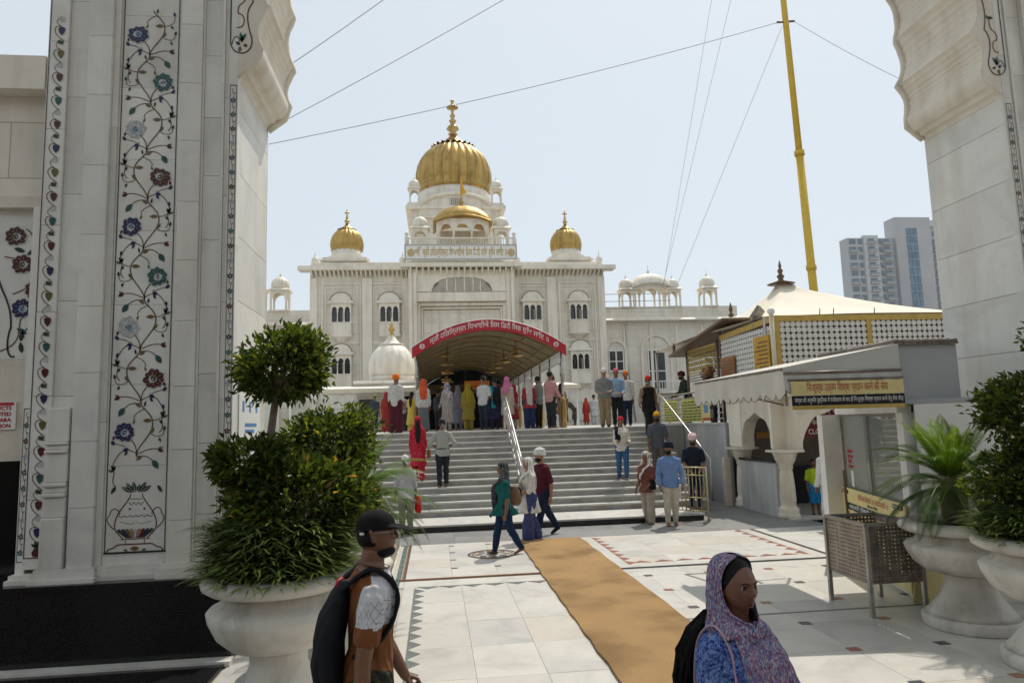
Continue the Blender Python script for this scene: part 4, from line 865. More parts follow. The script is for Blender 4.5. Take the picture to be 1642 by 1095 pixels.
M = MB(); arcade(M, [(14.55,15.1),(15.2,16.25),(16.35,16.95)], 14.4, 17.05, 49.4, 49.55, 10.32, 12.0, 11.2, 0.55, foils=3); M.build('pavilion_arcade', TM2, rw)
bangla(14.2, 17.25, 11.72, 0.5, 47.9, 49.9, 0.75, 0, TM2, rw, 'pavilion_roof', 0)
MB().lathe([(0.18,0),(0.06,0.1),(0.12,0.22),(0.03,0.35),(0.02,0.7)], (15.7, 48.8, 12.75), 10).build('finial', TM2, rw)
for xx, za, zb_, wd in ((12.8,5.75,7.1,0.95),(15.75,4.4,7.1,1.15),(19.9,5.7,6.5,1.6),(18.0,2.7,3.6,1.2)):
    wn = MB().box(xx-wd/2, xx+wd/2, 47.96, 47.998, za, zb_).build('window', DGLASS, rw)
    M = MB(); M.box(xx-wd/2-0.07, xx-wd/2, 47.9, 47.99, za, zb_); M.box(xx+wd/2, xx+wd/2+0.07, 47.9, 47.99, za, zb_); M.box(xx-wd/2-0.07, xx+wd/2+0.07, 47.9, 47.99, zb_, zb_+0.1); M.box(xx-wd/2-0.1, xx+wd/2+0.1, 47.82, 47.99, za-0.12, za); M.box(xx-0.05, xx+0.05, 47.92, 47.955, za, zb_); M.box(xx-wd/2, xx+wd/2, 47.925, 47.95, za+(zb_-za)*0.45, za+(zb_-za)*0.45+0.07); M.build('window_frame', WHITE, wn)
for xx, r_ in ((15.75,1.15),(12.8,0.8)):
    M = MB(); pts = [(xx+r_*math.cos(PI*i/20), 7.15+r_*1.0*math.sin(PI*i/20)) for i in range(21)]; inn = [(xx+(r_-0.18)*math.cos(PI*i/20), 7.15+(r_-0.18)*math.sin(PI*i/20)) for i in range(21)]
    M.prism(pts+inn[::-1], 'y', 47.88, 47.998); M.box(xx-r_, xx-r_+0.18, 47.88, 47.998, ZT, 7.15); M.box(xx+r_-0.18, xx+r_, 47.88, 47.998, ZT, 7.15); M.build('arch_moulding', TM2, rw)
bl = MB().box(14.6, 17.0, 47.2, 47.99, 4.05, 4.2).build('balcony', TM2, rw)
M = MB()
for i in range(13): M.box(14.65+i*0.19, 14.69+i*0.19, 47.22, 47.26, 4.2, 4.85)
M.box(14.6, 17.0, 47.21, 47.27, 4.85, 4.92); M.build('railing', WHITE, bl)
MB().tube([(13.55,47.93,9.0),(13.6,47.93,6.2),(14.0,47.93,ZT+0.1)], 0.05, 6).build('drain_pipe', plain('pipe_grey', (0.42,0.40,0.36), 0.5), rw)
lw = wing(-24.0, -7.75, 48.0, 9.25, 'lower white marble wing left of the temple with roof pavilions', [])
for cx in (-10.35, -11.9, -14.4): cupola(cx, 48.5, 10.32, 1.15, 1.05, 0.6, TM2, lw)
M = MB()
for k in range(4): MB().box(-9.0-1.6*k, -8.2-1.6*k, 47.96, 47.998, 5.6, 6.9).build('window', DGLASS, lw)
# ---------------------------------------------------------------- arched canopy over the way to the door
KX, KW, KY0, KY1 = 1.86, 2.46, 23.0, 42.6
kan = thing('arched_canopy', 'long arched entrance canopy with red lettered fascia on brass posts', 'canopy', (KX, (KY0+KY1)/2, ZT))
def carc(r, n=24, ze=4.60, rise=0.86): return [(KX+r*(2*i/n-1), ze+rise*(1-(2*i/n-1)**2)) for i in range(n+1)]
ZE = 4.62
CEIL = plain('canopy_lining', (0.25,0.195,0.10), 0.5, var=0.12, scale=1.2)
# ceiling as panels between ribs
out = carc(KW+0.03, ze=ZE+0.06); inn = carc(KW, ze=ZE)
M = MB(); M.prism(out + inn[::-1], 'y', KY0, KY1); M.build('roof_shell', CEIL, kan)
M = MB(); o2 = carc(KW+0.09, ze=ZE+0.12); o3 = carc(KW+0.034, ze=ZE+0.065); M.prism(o2+o3[::-1], 'y', KY0+0.02, KY1); M.build('roof_sheet', plain('roof_cream', (0.62,0.57,0.44), 0.6), kan)
for k in range(12):
    y = KY0+0.9+k*1.6; i2 = carc(KW-0.005, ze=ZE-0.05); i1 = carc(KW-0.002, ze=ZE-0.003); MB().prism(i1+i2[::-1], 'y', y, y+0.06).build('ceiling_rib', BRASS, kan)
for k in range(7):
    t = (k-3)/3.6; xx = KX+KW*t; zz = ZE+0.86*(1-t*t); MB().box(xx-0.02, xx+0.02, KY0+0.1, KY1, zz-0.03, zz-0.004).build('ceiling_batten', CEIL, kan)
a = carc(KW+0.10, ze=ZE+0.16, rise=0.90); b = carc(KW+0.10, ze=ZE-0.19, rise=0.90)
fas = MB().prism(a+b[::-1], 'y', KY0-0.06, KY0-0.003).build('fascia', RED, kan)
MB().tube([(x, KY0-0.03, z+0.015) for x, z in a], 0.02, 6).build('fascia_trim', WHITE, fas)
def arc_text(body, size, zoff, mt, par, y, fit, ze, rise):
    o = text_mesh('lettering', body, size, mt, par, (KX, y, 0), ext=0.004, fitw=fit, bold=0.0); me = o.data
    for v in me.vertices:
        t = (v.co.x-KX)/(KW+0.1); v.co.z += ze + rise*(1-t*t) + zoff
    return o
def gur(s_):
    for c in 'ਰਧਜਡਭਖਸ': s_ = s_.replace(c+'ਿ', 'ਿ'+c)
    return s_.replace('ਕ੍ਰਿ', 'ਿਕ੍ਰ').replace('ਕ੍ਿਰ', 'ਿਕ੍ਰ')
arc_text(gur('ਸ੍ਰੀ ਹਰਿਕ੍ਰਿਸ਼ਨ ਧਿਆਈਐ ਜਿਸ ਡਿਠੈ ਸਭਿ ਦੁਖਿ ਜਾਇ ॥'), 0.25, -0.015, WHITET, fas, KY0-0.062, 3.95, ZE, 0.90)
for s in (-1, 1):
    t = s*0.87; M = MB(); M.lathe([(0.085,0),(0.085,0.006),(0.01,0.006)], (0,0,0), 18); o = M.build('emblem', WHITET, fas); o.rotation_euler = (PI/2,0,0); o.location = (KX+t*(KW+0.1), KY0-0.062, ZE+0.9*(1-t*t)-0.02)
    M = MB(); M.lathe([(0.05,0),(0.05,0.004),(0.035,0.004),(0.035,0)], (0,0,0), 14, close=False); M.box(-0.01,0.01,-0.07,0.07,0,0.005); o = M.build('emblem_mark', RED, fas); o.rotation_euler = (PI/2,0,0); o.location = (KX+t*(KW+0.1), KY0-0.0695, ZE+0.9*(1-t*t)-0.02)
pm = MB(); pm.lathe([(0.10,0),(0.10,0.06),(0.085,0.08),(0.105,0.2),(0.115,0.45),(0.10,0.7),(0.08,0.86),(0.1,0.9),(0.1,0.95),(0.055,1.0),(0.055,1.05)], (0,0,0), 14)
ps = MB(); ps.lathe([(0.045,1.0),(0.045,2.6)], (0,0,0), 10); ps.lathe([(0.075,1.72),(0.075,1.85)], (0,0,0), 10)
pmm, psm = pm.mesh('post_base', [BRASS]), ps.mesh('post_shaft', [STEEL])
NP = 9
for s in (-1, 1):
    for k in range(NP):
        y = KY0+0.1+k*(KY1-KY0-0.4)/(NP-1); r_ = link('post', pmm, kan, (KX+s*KW*0.985, y, ZT)); link('post_shaft', psm, r_)
        if k < NP-1:
            y2 = KY0+0.1+(k+1)*(KY1-KY0-0.4)/(NP-1); M = MB(); xx = KX+s*KW*0.985
            M.box(xx-0.03, xx+0.03, y, y2, ZE-0.42, ZE-0.38); M.box(xx-0.03, xx+0.03, y, y2, ZE-0.06, ZE-0.01)
            for q in range(16): yy = y+(y2-y)*(q+0.5)/16; M.tube([(xx, yy+0.07*math.cos(a_), ZE-0.22+0.15*math.sin(a_)) for a_ in np.linspace(0, 2*PI, 8)], 0.012, 4, cap=False)
            M.build('side_lattice', WHITE if s > 0 else BRASS, kan)
            MB().prism([(y,ZE-0.42),(y+0.42,ZE-0.42),(y+0.15,ZE-0.52),(y,ZE-0.9)], 'x', xx-0.02, xx+0.02).build('spandrel', BRASS, kan)
# hanging chandeliers in the canopy
for i, (x, y) in enumerate(((KX+1.15,25.5),(KX+1.0,28.5),(KX+0.95,31.5),(KX+0.9,34.5))):
    c = thing('chandelier', ('nearest' if i == 0 else 'second' if i == 1 else 'third' if i == 2 else 'farthest') + ' brass chandelier hanging under the right half of the canopy', 'chandelier', (x, y, ZE-0.3), 'canopy chandeliers')
    t = (x-KX)/KW; zc = ZE+0.86*(1-t*t)-0.02
    MB().tube([(x,y,zc),(x,y,zc-0.35)], 0.012, 6).build('chain', BRONZE, c)
    MB().lathe([(0.05,0.0),(0.28,0.04),(0.30,0.06),(0.10,0.12),(0.06,0.2),(0.16,0.24),(0.17,0.26),(0.04,0.30),(0.03,0.36)], (x,y,zc-0.62), 16).build('lamp_tiers', BRASS, c)
for i, y in enumerate((26.0, 29.5)):
    x = KX-1.35; t = (x-KX)/KW; zc = ZE+0.86*(1-t*t)-0.02
    c = thing('lantern_string', ('nearer' if i == 0 else 'farther') + ' tiered brass lantern hanging under the left half of the canopy', 'lantern', (x, y, zc-1.6), 'canopy lanterns')
    MB().tube([(x,y,zc),(x,y,zc-1.5)], 0.012, 6).build('chain', BRONZE, c)
    for k in range(4): MB().lathe([(0.03,0),(0.22,0.02),(0.22,0.05),(0.05,0.1),(0.03,0.18)], (x,y,zc-0.45-0.32*k), 14).build('lamp_tier', BRASS, c)
sg = thing('hanging_sign', 'orange direction sign hung across the dark doorway under the canopy', 'sign', (1.95, 33.0, 4.0))
MB().box(1.42, 2.62, 33.0, 33.04, 3.88, 4.30).build('panel', ORANGE, sg); text_mesh('lettering', gur('ਦਰਬਾਰ ਸਾਹਿਬ'), 0.2, REDT, sg, (2.02,33.0,4.0), ext=0.003, fitw=0.95)
for xx in (1.5, 2.54): MB().tube([(xx,33.02,4.3),(xx,33.02,5.3)], 0.01, 5).build('hanger', WIRE, sg)
# inner porch behind the sign: dark hall mouth in front of the door
hm = thing('entrance_hall', 'dark inner hall opening at the end of the canopy', 'hall', (KX, 43.0, ZT))
MB().box(KX-2.6, KX-2.2, 39.0, 43.0, ZT, 4.5).build('side_wall', AM, hm); MB().box(KX+2.2, KX+2.6, 39.0, 43.0, ZT, 4.5).build('side_wall', AM, hm)
MB().prism([(KX-2.19,ZT),(KX+2.19,ZT)]+[(x,z) for x,z in carc(2.3,ze=ZE-0.05)][::-1], 'y', 41.2, 41.3).build('painted_hall_dark', DARK, hm)  # black sheet; the unlit hall beyond is painted into its colour
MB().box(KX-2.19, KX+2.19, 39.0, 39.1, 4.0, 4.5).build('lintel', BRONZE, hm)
# long low awnings along the foot of the temple
for i, (xa, xb, y) in enumerate(((-6.5, -0.75, 33.8), (4.55, 6.9, 34.5))):
    aw = thing('flat_awning', ('white flat awning behind the small dome shrine' if i == 0 else 'white flat awning right of the canopy posts'), 'awning', ((xa+xb)/2, y, ZT))
    MB().prism([(y-2.0,3.92),(y-2.0,3.98),(y+1.2,4.28),(y+1.2,4.20)], 'x', xa, xb).build('roof', WHITE, aw)
    MB().box(xa, xb, y-2.03, y-2.003, 3.80, 3.985).build('fascia', CREAM, aw)
    for q in np.linspace(xa+0.15, xb-0.15, 3): MB().box(q-0.04, q+0.04, y-1.8, y-1.72, ZT, 3.95).build('post', WHITE, aw)
# small marble shrine with ribbed dome
sh = thing('dome_shrine', 'small white shrine with ribbed marble dome and brass finial left of the canopy', 'shrine', (-2.0, 36.0, ZT))
SX, SY = -2.12, 36.0
MB().box(SX-1.6, SX+1.6, SY-1.6, SY+1.6, ZT, 4.35).build('wall', TM, sh); MB().box(SX-1.75, SX+1.75, SY-1.75, SY+1.75, 4.352, 4.5).build('cornice', TM2, sh)
MB().lathe([(1.12,0),(1.14,0.25),(1.1,0.3)], (SX,SY,4.5), 40).build('drum', TM2, sh)
MB().lathe([(1.08,0),(1.15,0.15),(1.18,0.45),(1.12,0.85),(0.95,1.2),(0.7,1.48),(0.45,1.62)], (SX,SY,4.8), 96, 16, 0.05).build('dome', TM2, sh)
MB().lathe([(0.62,0),(0.60,0.05),(0.42,0.09),(0.34,0.2),(0.2,0.38),(0.1,0.5),(0.08,0.56)], (SX,SY,6.40), 32, 16, 0.06).build('lotus_crown', TM2, sh)
MB().lathe([(0.05,0),(0.15,0.06),(0.06,0.14),(0.17,0.26),(0.16,0.36),(0.07,0.46),(0.11,0.54),(0.03,0.62),(0.02,0.9)], (SX,SY,6.9), 12).build('finial', BRASS, sh)
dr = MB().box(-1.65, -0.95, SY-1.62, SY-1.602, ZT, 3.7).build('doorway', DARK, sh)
MB().box(-1.75, -1.652, SY-1.64, SY-1.602, ZT, 3.8).build('door_frame', WHITE, sh)
MB().box(-3.6, -2.9, SY-1.63, SY-1.602, 2.9, 3.6).build('window', DGLASS, sh)
# terrace railing at the top of the steps, left
# ---------------------------------------------------------------- steel stair rails
def stair_rail(x, label, yb, yt, full=True):
    r_ = thing('stair_rail', label, 'handrail', (x, (yb+yt)/2, 0.146), 'stair rails'); sl_ = (ZT-0.292)/(20.02-16.42)
    def zf(y): return 0.292 + max(0,(y-16.42))*sl_ if y < 20.02 else ZT
    for hh, rr in ((0.92,0.032),(0.70,0.018),(0.24,0.018)) if full else ((0.90,0.02),):
        pts = [(x,y,zf(y)+hh) for y in np.linspace(yb, yt, 12)]; MB().tube(pts, rr, 8).build('rail', STEEL, r_)
    for y in np.linspace(yb, yt, 5 if full else 2): MB().tube([(x,y,zf(y)-0.10),(x,y,zf(y)+0.92)], 0.026 if full else 0.02, 8).build('post', STEEL, r_)
    ys = np.linspace(yb, yt, 22)
    for i in range(21 if full else 0):
        a, b_ = (0.24, 0.70) if i % 2 else (0.70, 0.24); MB().tube([(x,ys[i],zf(ys[i])+a),(x,ys[i+1],zf(ys[i+1])+b_)], 0.010, 5).build('brace', STEEL, r_)
stair_rail(2.04, 'polished steel zigzag handrail down the middle of the steps', 16.6, 20.5); stair_rail(6.62, 'polished steel handrail along the right edge of the steps', 16.5, 20.5, False)
# ---------------------------------------------------------------- right side: retaining wall, cloak room arcade, pavilion, kiosk
wl = thing('retaining_wall', 'grey streaked marble retaining wall right of the steps', 'wall', (7.55, 20.0, 0))
y = 17.45
while y < 23.5:
    y2 = min(23.5, y+0.78); MB().box(7.46, 7.6, y+0.0015, y2-0.0015, 0.0, 1.06).build('marble_slab', RW, wl); MB().box(7.46, 7.6, y+0.0015, y2-0.0015, 1.063, ZT-0.002).build('marble_slab', RW, wl); y = y2
MB().box(7.43, 7.63, 17.45, 23.5, ZT, ZT+0.045).build('coping', STN, wl)
MB().box(7.3, 7.458, 17.30, 17.44, 0, 1.2).build('pilaster', AM, wl)
rl = thing('terrace_railing', 'steel railing with horizontal bars on the retaining wall', 'railing', (7.55, 20.5, ZT+0.045))
for k in range(6): MB().tube([(7.55,17.7,ZT+0.15+0.155*k),(7.55,23.4,ZT+0.15+0.155*k)], 0.016 if k < 5 else 0.028, 6).build('rail', STEEL, rl)
for q in (17.75, 19.2, 20.6, 22.0, 23.35): MB().tube([(7.55,q,ZT+0.046),(7.55,q,ZT+0.95)], 0.025, 8).build('post', STEEL, rl)
GRN = plain('banner_green', (0.52,0.52,0.14), 0.6, var=0.08)
def hoard(y0, y1, label, mt, mt2, split):
    b = thing('banner', label, 'banner', (7.5, (y0+y1)/2, 2.2)); yy = sorted((y0,y1)); ym = yy[0]+(yy[1]-yy[0])*split
    if split > 0: MB().box(7.505, 7.52, yy[0], ym-0.002, 2.12, 2.80).build('panel', mt2, b)
    MB().box(7.505, 7.52, ym, yy[1], 2.12, 2.80).build('panel', mt, b)
    M = MB(); rr = random.Random(int(y0*10))
    for k in range(7):
        a = ym+0.06
        while a < yy[1]-0.12:
            c = min(a+rr.uniform(0.08,0.3), yy[1]-0.05); M.quad((7.502,a,2.17+0.085*k),(7.502,c,2.17+0.085*k),(7.502,c,2.20+0.085*k),(7.502,a,2.20+0.085*k)); a = c+0.05
    M.build('printed_lines', BLACK, b)
    if split > 0:
        w_ = ym-yy[0]; M = MB(); M.box(7.5, 7.504, yy[0]+w_*0.3, yy[0]+w_*0.7, 2.36, 2.58); M.build('printed_picture', BLUET, b); M = MB(); M.box(7.5,7.504,yy[0]+0.05,ym-0.05,2.16,2.22); M.box(7.5,7.504,yy[0]+0.08,ym-0.1,2.66,2.74); M.build('printed_title', REDT, b)
hoard(18.45, 20.75, 'green and yellow notice banner with picture tied to the terrace railing', GRN, YEL, 0.30); hoard(21.1, 22.4, 'plain green notice banner farther along the terrace railing', GRN, YEL, 0.0)
MB_b = thing('black_speaker', 'small black speaker box at the near end of the terrace railing', 'speaker', (7.5, 18.2, 2.1)); MB().box(7.44, 7.5, 18.1, 18.36, 2.12, 2.75).build('body', BLACK, MB_b); MB().box(7.432, 7.439, 18.13, 18.33, 2.2, 2.45).build('grille', STEELD, MB_b)
# cloak room
ck = thing('cloak_room', 'cream marble arcade building of the cloak room beside the plaza', 'building', (9.5, 16.0, 0))
YA = 14.62
M = MB(); arcade(M, [(15.02,16.50)], YA+0.30, 17.2, 7.46, 7.76, 1.42, 2.62, 1.75, 0.56, foils=4, axis='y', n=24); M.build('side_arcade', AM, ck)
M = MB(); arcade(M, [(7.98,10.0),(10.4,12.4)], 7.76, 12.8, YA, YA+0.30, 1.42, 2.62, 1.62, 0.82, foils=4, n=30); M.build('front_arcade', AM, ck)
MB().box(7.42, 12.9, YA-0.06, 17.25, 2.623, 2.75).build('cornice', AM, ck); MB().box(7.36, 12.95, YA-0.14, 17.3, 2.752, 2.84).build('cornice', AM, ck)
M = MB()
for a, b in ((YA+0.30,15.02),(16.50,17.2)): M.box(7.44, 7.458, a, b, 1.5, 2.55)
M.build('pilaster', TM2, ck)
MB().box(7.475, 7.70, 14.95, 16.75, 0.0, 1.18).build('parapet_panel', RW, ck)
MB().box(7.44, 7.74, 14.93, 16.75, 1.182, 1.23).build('counter_top', BG, ck)
colp = [(0.235,0),(0.235,0.10),(0.21,0.12),(0.23,0.2),(0.19,0.24),(0.16,0.3),(0.175,0.38),(0.165,0.7),(0.14,1.0),(0.13,1.04),(0.16,1.08),(0.15,1.14),(0.19,1.2),(0.22,1.26),(0.24,1.33),(0.26,1.38),(0.27,1.42)]
for x, y in ((7.63,YA+0.16),(7.63,16.95),(10.2,YA+0.16)):
    c = MB().lathe(colp, (x,y,0), 24, 12, 0.02).build('column', AM, ck); MB().box(x-0.3,x+0.3,y-0.3,y+0.3,1.421,1.47).build('capital', AM, c)
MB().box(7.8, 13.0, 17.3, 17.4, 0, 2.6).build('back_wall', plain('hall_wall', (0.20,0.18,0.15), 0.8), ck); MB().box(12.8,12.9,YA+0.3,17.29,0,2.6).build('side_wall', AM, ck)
MB().box(8.0,12.7,16.9,17.0,0.0,0.95).build('counter', BLACK, ck)
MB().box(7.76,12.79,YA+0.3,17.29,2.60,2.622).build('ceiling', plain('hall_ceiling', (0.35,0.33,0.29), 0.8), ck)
MB().box(7.5,12.8,YA-0.2,17.3,-0.008,0.03).build('floor', STN, ck)
cs = thing('cloak_room_sign', 'maroon cloak room sign hung inside the front arch', 'sign', (8.9, 15.6, 2.0))
MB().box(8.55, 9.75, 15.60, 15.63, 1.70, 2.42).build('panel', plain('sign_maroon', (0.20,0.01,0.03), 0.5), cs)
for t_, z_, f_ in (('सामान घर',2.28,0.75),('ਗਠੜੀ ਘਰ',2.05,0.75),('CLOAK ROOM',1.82,0.95)): text_mesh('lettering', t_, 0.17, WHITET, cs, (9.15,15.60,z_), ext=0.004, fitw=f_, bold=0.004)
for xx in (8.65, 9.65): MB().tube([(xx,15.615,2.42),(xx,15.615,2.6)], 0.008, 5).build('hanger', WIRE, cs)
ob = thing('name_strip', 'narrow orange lettered strip on the hall wall behind the side arch', 'sign', (8.6, 17.28, 1.8)); MB().box(8.2, 9.5, 17.27, 17.295, 1.66, 1.82).build('panel', plain('strip_orange', (0.55,0.25,0.03), 0.5), ob); text_mesh('lettering', 'ਜੋੜਾ ਘਰ ਸੇਵਾ', 0.1, REDT, ob, (8.85,17.27,1.74), ext=0.003)
# ---------------------------------------------------------------- lattice pavilion with tent roof, on the roof terrace
LX, LY = 8.02, 15.62
pvl = thing('lattice_pavilion', 'pavilion of white pierced lattice panels in gold frames above the cloak room', 'pavilion', (11, 17, 2.84))
def lattice_panel(u0, u1, z0, z1, at, axis, name='lattice_panel'):
    """pierced panel of interlocking ovals: real rings of bars"""
    M = MB(); s = 0.135
    nu = max(1, int(round((u1-u0)/s))); nz = max(1, int(round((z1-z0)/s))); du = (u1-u0)/nu; dz = (z1-z0)/nz
    def P(u, z, d=0.0): return (u, at+d, z) if axis == 'x' else (at+d, u, z)
    up = (0,1,0) if axis == 'x' else (1,0,0)
    for i in range(nu):
        for j in range(nz):
            cu, cz = u0+(i+0.5)*du, z0+(j+0.5)*dz
            for k in range(4):
                a0 = PI/4+PI/2*k
                pts = [(0.5*math.cos(a0-0.75), 0.5*math.sin(a0-0.75)), (0.30*math.cos(a0), 0.30*math.sin(a0)), (0.5*math.cos(a0+0.75), 0.5*math.sin(a0+0.75))]
                for q in range(2): M.bar(P(cu+pts[q][0]*du, cz+pts[q][1]*dz), P(cu+pts[q+1][0]*du, cz+pts[q+1][1]*dz), 0.028, 0.028, up)
            for k in range(4):
                a0 = PI/2*k; M.bar(P(cu+0.10*du*math.cos(a0), cz+0.10*dz*math.sin(a0)), P(cu+0.46*du*math.cos(a0), cz+0.46*dz*math.sin(a0)), 0.038, 0.02, up)
            M.bar(P(cu-0.05*du, cz), P(cu+0.05*du, cz), 0.05, 0.022, up)
    return M
z0, z1 = 2.9, 4.44
fr = [LX+0.08, 10.42, 12.78, 15.2]
for a, b in zip(fr[:-1], fr[1:]): lattice_panel(a+0.06, b-0.06, z0, z1, LY, 'x').build('lattice_panel', WHITE, pvl)
back = plain('lattice_backing', (0.36,0.34,0.29), 0.8, var=0.1, scale=3)
MB().box(LX+0.1, 15.2, LY+0.09, LY+0.10, z0, z1).build('backing_sheet', back, pvl); MB().box(LX+0.06, LX+0.07, LY+0.1, 18.7, z0, 4.2).build('backing_sheet', back, pvl)
for x in fr: MB().box(x-0.06, x+0.06, LY-0.03, LY+0.05, 2.84, z1+0.12).build('gold_post', GOLDP, pvl)
MB().box(LX, 15.3, LY-0.035, LY+0.055, z1, z1+0.14).build('gold_rail', GOLDP, pvl)
lattice_panel(LY+0.12, 18.7, z0, 4.36, LX, 'y').build('lattice_panel', WHITE, pvl)
MB().prism([(LY+0.05,4.44),(LY+0.05,4.58),(18.75,4.50),(18.75,4.36)], 'x', LX-0.03, LX+0.05).build('gold_rail', GOLDP, pvl)
for q in (18.72,): MB().box(LX-0.03, LX+0.03, q, q+0.06, ZT, 4.7).build('post', COPPER, pvl)
MB().tube([(LX-0.05,LY-0.03,2.84),(LX-0.05,LY-0.03,4.62)], 0.055, 10).build('corner_post', CREAM, pvl); MB().ball((LX-0.05,LY-0.03,4.68),0.09).build('post_ball', WHITE, pvl); MB().ball((LX,18.75,4.74),0.07).build('post_ball', WHITE, pvl)
for x, c in ((9.2,0),(9.55,0),(10.6,1),(14.2,1)): MB().tube([(x,LY,4.58),(x+0.02,LY,4.74)], 0.012, 5).build('spike', BRONZE, pvl)
MB().lathe([(0.05,0),(0.07,0.05),(0.03,0.1),(0.06,0.16),(0.02,0.22),(0.01,0.36)], (14.1,LY,4.58), 8).build('finial', BRONZE, pvl)
MB().box(LX-0.05, 15.3, LY-0.05, 24, 2.842, 2.88).build('base_slab', AM, pvl)
tent = thing('tent_roof', 'cream peaked tent roof with bronze finial above the lattice pavilion', 'tent', (10.7, 20.0, 4.6))
M = MB(); M.smooth = True; n, m_ = 40, 14; ap = Vector((10.72, 20.2, 6.28)); rings = []
for j in range(m_+1):
    t = j/m_; ring = []
    for i in range(n):
        a = 2*PI*i/n; c, s_ = math.cos(a), math.sin(a); k = 1/max(abs(c), abs(s_)); k = k*0.75+0.25*1.15
        rx = (2.9 if c < 0 else 7.2)*k*abs(c); ry = (4.4 if s_ < 0 else 4.4)*k*abs(s_)
        prof_ = (1-t)**1.9
        ring.append((ap.x + math.copysign(rx, c)*max(t,0.03), ap.y + math.copysign(ry, s_)*max(t,0.03), 4.62 + (ap.z-4.62)*prof_ + 0.03*math.cos(8*a)*t*(1-t)))
    rings.append(M.addv(ring))
for j in range(m_):
    for i in range(n): M.face((rings[j]+i, rings[j]+(i+1)%n, rings[j+1]+(i+1)%n, rings[j+1]+i))
M.face([rings[0]+i for i in range(n)]); M.build('canvas', TENT, tent)
MB().lathe([(0.42,0.0),(0.10,0.10),(0.07,0.16),(0.12,0.24),(0.05,0.32),(0.09,0.42),(0.03,0.5),(0.05,0.56),(0.01,0.75)], (ap.x,ap.y,6.26), 14).build('finial', BRONZE, tent)
for x_, y_ in ((8.0,16.0),(8.0,24.4),(17.5,16.0),(17.5,24.4)): MB().tube([(x_,y_,2.885 if y_ < 24 else ZT),(x_,y_,4.62)], 0.05, 8).build('mast', STEEL, tent)
# brown-framed shelter beyond the lattice
shl = thing('walkway_shelter', 'brown metal framed shelter with gilded fretwork beside the lattice pavilion', 'shelter', (8.0, 20.5, ZT))
MB().prism([(17.6,4.78),(17.6,4.84),(22.0,4.27),(22.0,4.21)], 'x', 7.62, 9.4).build('roof', COPPER, shl)
for y_ in (18.9, 21.3): MB().tube([(7.98,y_,ZT),(7.98,y_,4.4)], 0.045, 8).build('post', COPPER, shl)
M = MB()
for i in range(16):
    yy = 18.95+i*0.15
    for j in range(4): M.tube([(7.98, yy+0.055*math.cos(a_), 3.72+0.16*j+0.06*math.sin(a_)) for a_ in np.linspace(0,2*PI,7)], 0.014, 4, cap=False)
M.box(7.96,8.0,18.95,21.3,3.58,3.62); M.box(7.96,8.0,18.95,21.3,4.28,4.33); M.build('fretwork', GOLDP, shl)
for k in range(3): MB().box(7.97,8.0,18.95,21.3,3.35+0.08*k,3.375+0.08*k).build('cross_bar', STEELD, shl)
MB().lathe([(0.05,0),(0.08,0.06),(0.03,0.12),(0.06,0.2),(0.01,0.4)], (7.9,17.65,4.86), 8).build('finial', BRONZE, shl); MB().lathe([(0.05,0),(0.08,0.06),(0.03,0.12),(0.06,0.2),(0.01,0.4)], (7.8,21.95,4.3), 8).build('finial', BRONZE, shl)
for i, (y0_, y1_, za, zb_, mt, lb) in enumerate(((15.75,16.55,3.1,4.15,plain('plaque_gold', (0.55,0.30,0.02), 0.4), 'bright golden plaque with engraved lines on the lattice side wall'),(17.75,18.6,3.0,3.85,WOODF,'dark brown wooden plaque on the lattice side wall'))):
    pq = thing('plaque', lb, 'plaque', (7.95,(y0_+y1_)/2,za)); MB().box(7.93,7.97,y0_,y1_,za,zb_).build('board', mt, pq)
    for k in range(9): MB().box(7.922,7.929,y0_+0.08,y1_-0.08-0.1*(k%3),za+0.08+k*(zb_-za-0.15)/9,za+0.115+k*(zb_-za-0.15)/9).build('engraved_line', COPPER, pq)
fl_ = thing('floodlight', 'grey box floodlight on the pavilion edge', 'lamp', (8.0,16.6,4.5)); o = MB().box(-0.14,0.14,-0.05,0.05,0,0.36).build('housing', STEELD, fl_); o.matrix_parent_inverse = Matrix(); o.location = (0,0,0.12); o.rotation_euler = (0.5,0.4,0.7); o2_ = MB().tube([(8.0,16.6,4.45),(8.0,16.6,4.66)], 0.02, 6).build('bracket', STEELD, fl_)
lan = thing('street_lantern', 'dark lantern hanging beside the brown framed shelter', 'lantern', (7.7, 19.2, 3.0)); MB().lathe([(0.06,0),(0.12,0.04),(0.14,0.3),(0.2,0.34),(0.08,0.44),(0.03,0.5)], (7.75,19.2,3.05), 8).build('lamp_body', BRONZE, lan); MB().tube([(7.75,19.2,ZT+0.9),(7.75,19.2,3.06)], 0.02, 6).build('stem', BRONZE, lan); M = MB(); rr = random.Random(5)
for k in range(40): a = rr.uniform(0,2*PI); q_ = rr.uniform(0.05,0.2); M.ball((7.75+q_*math.cos(a),19.2+q_*math.sin(a),3.55+rr.uniform(-0.1,0.12)),0.035,6,4)
M.build('flower_garland', WOODF, lan)
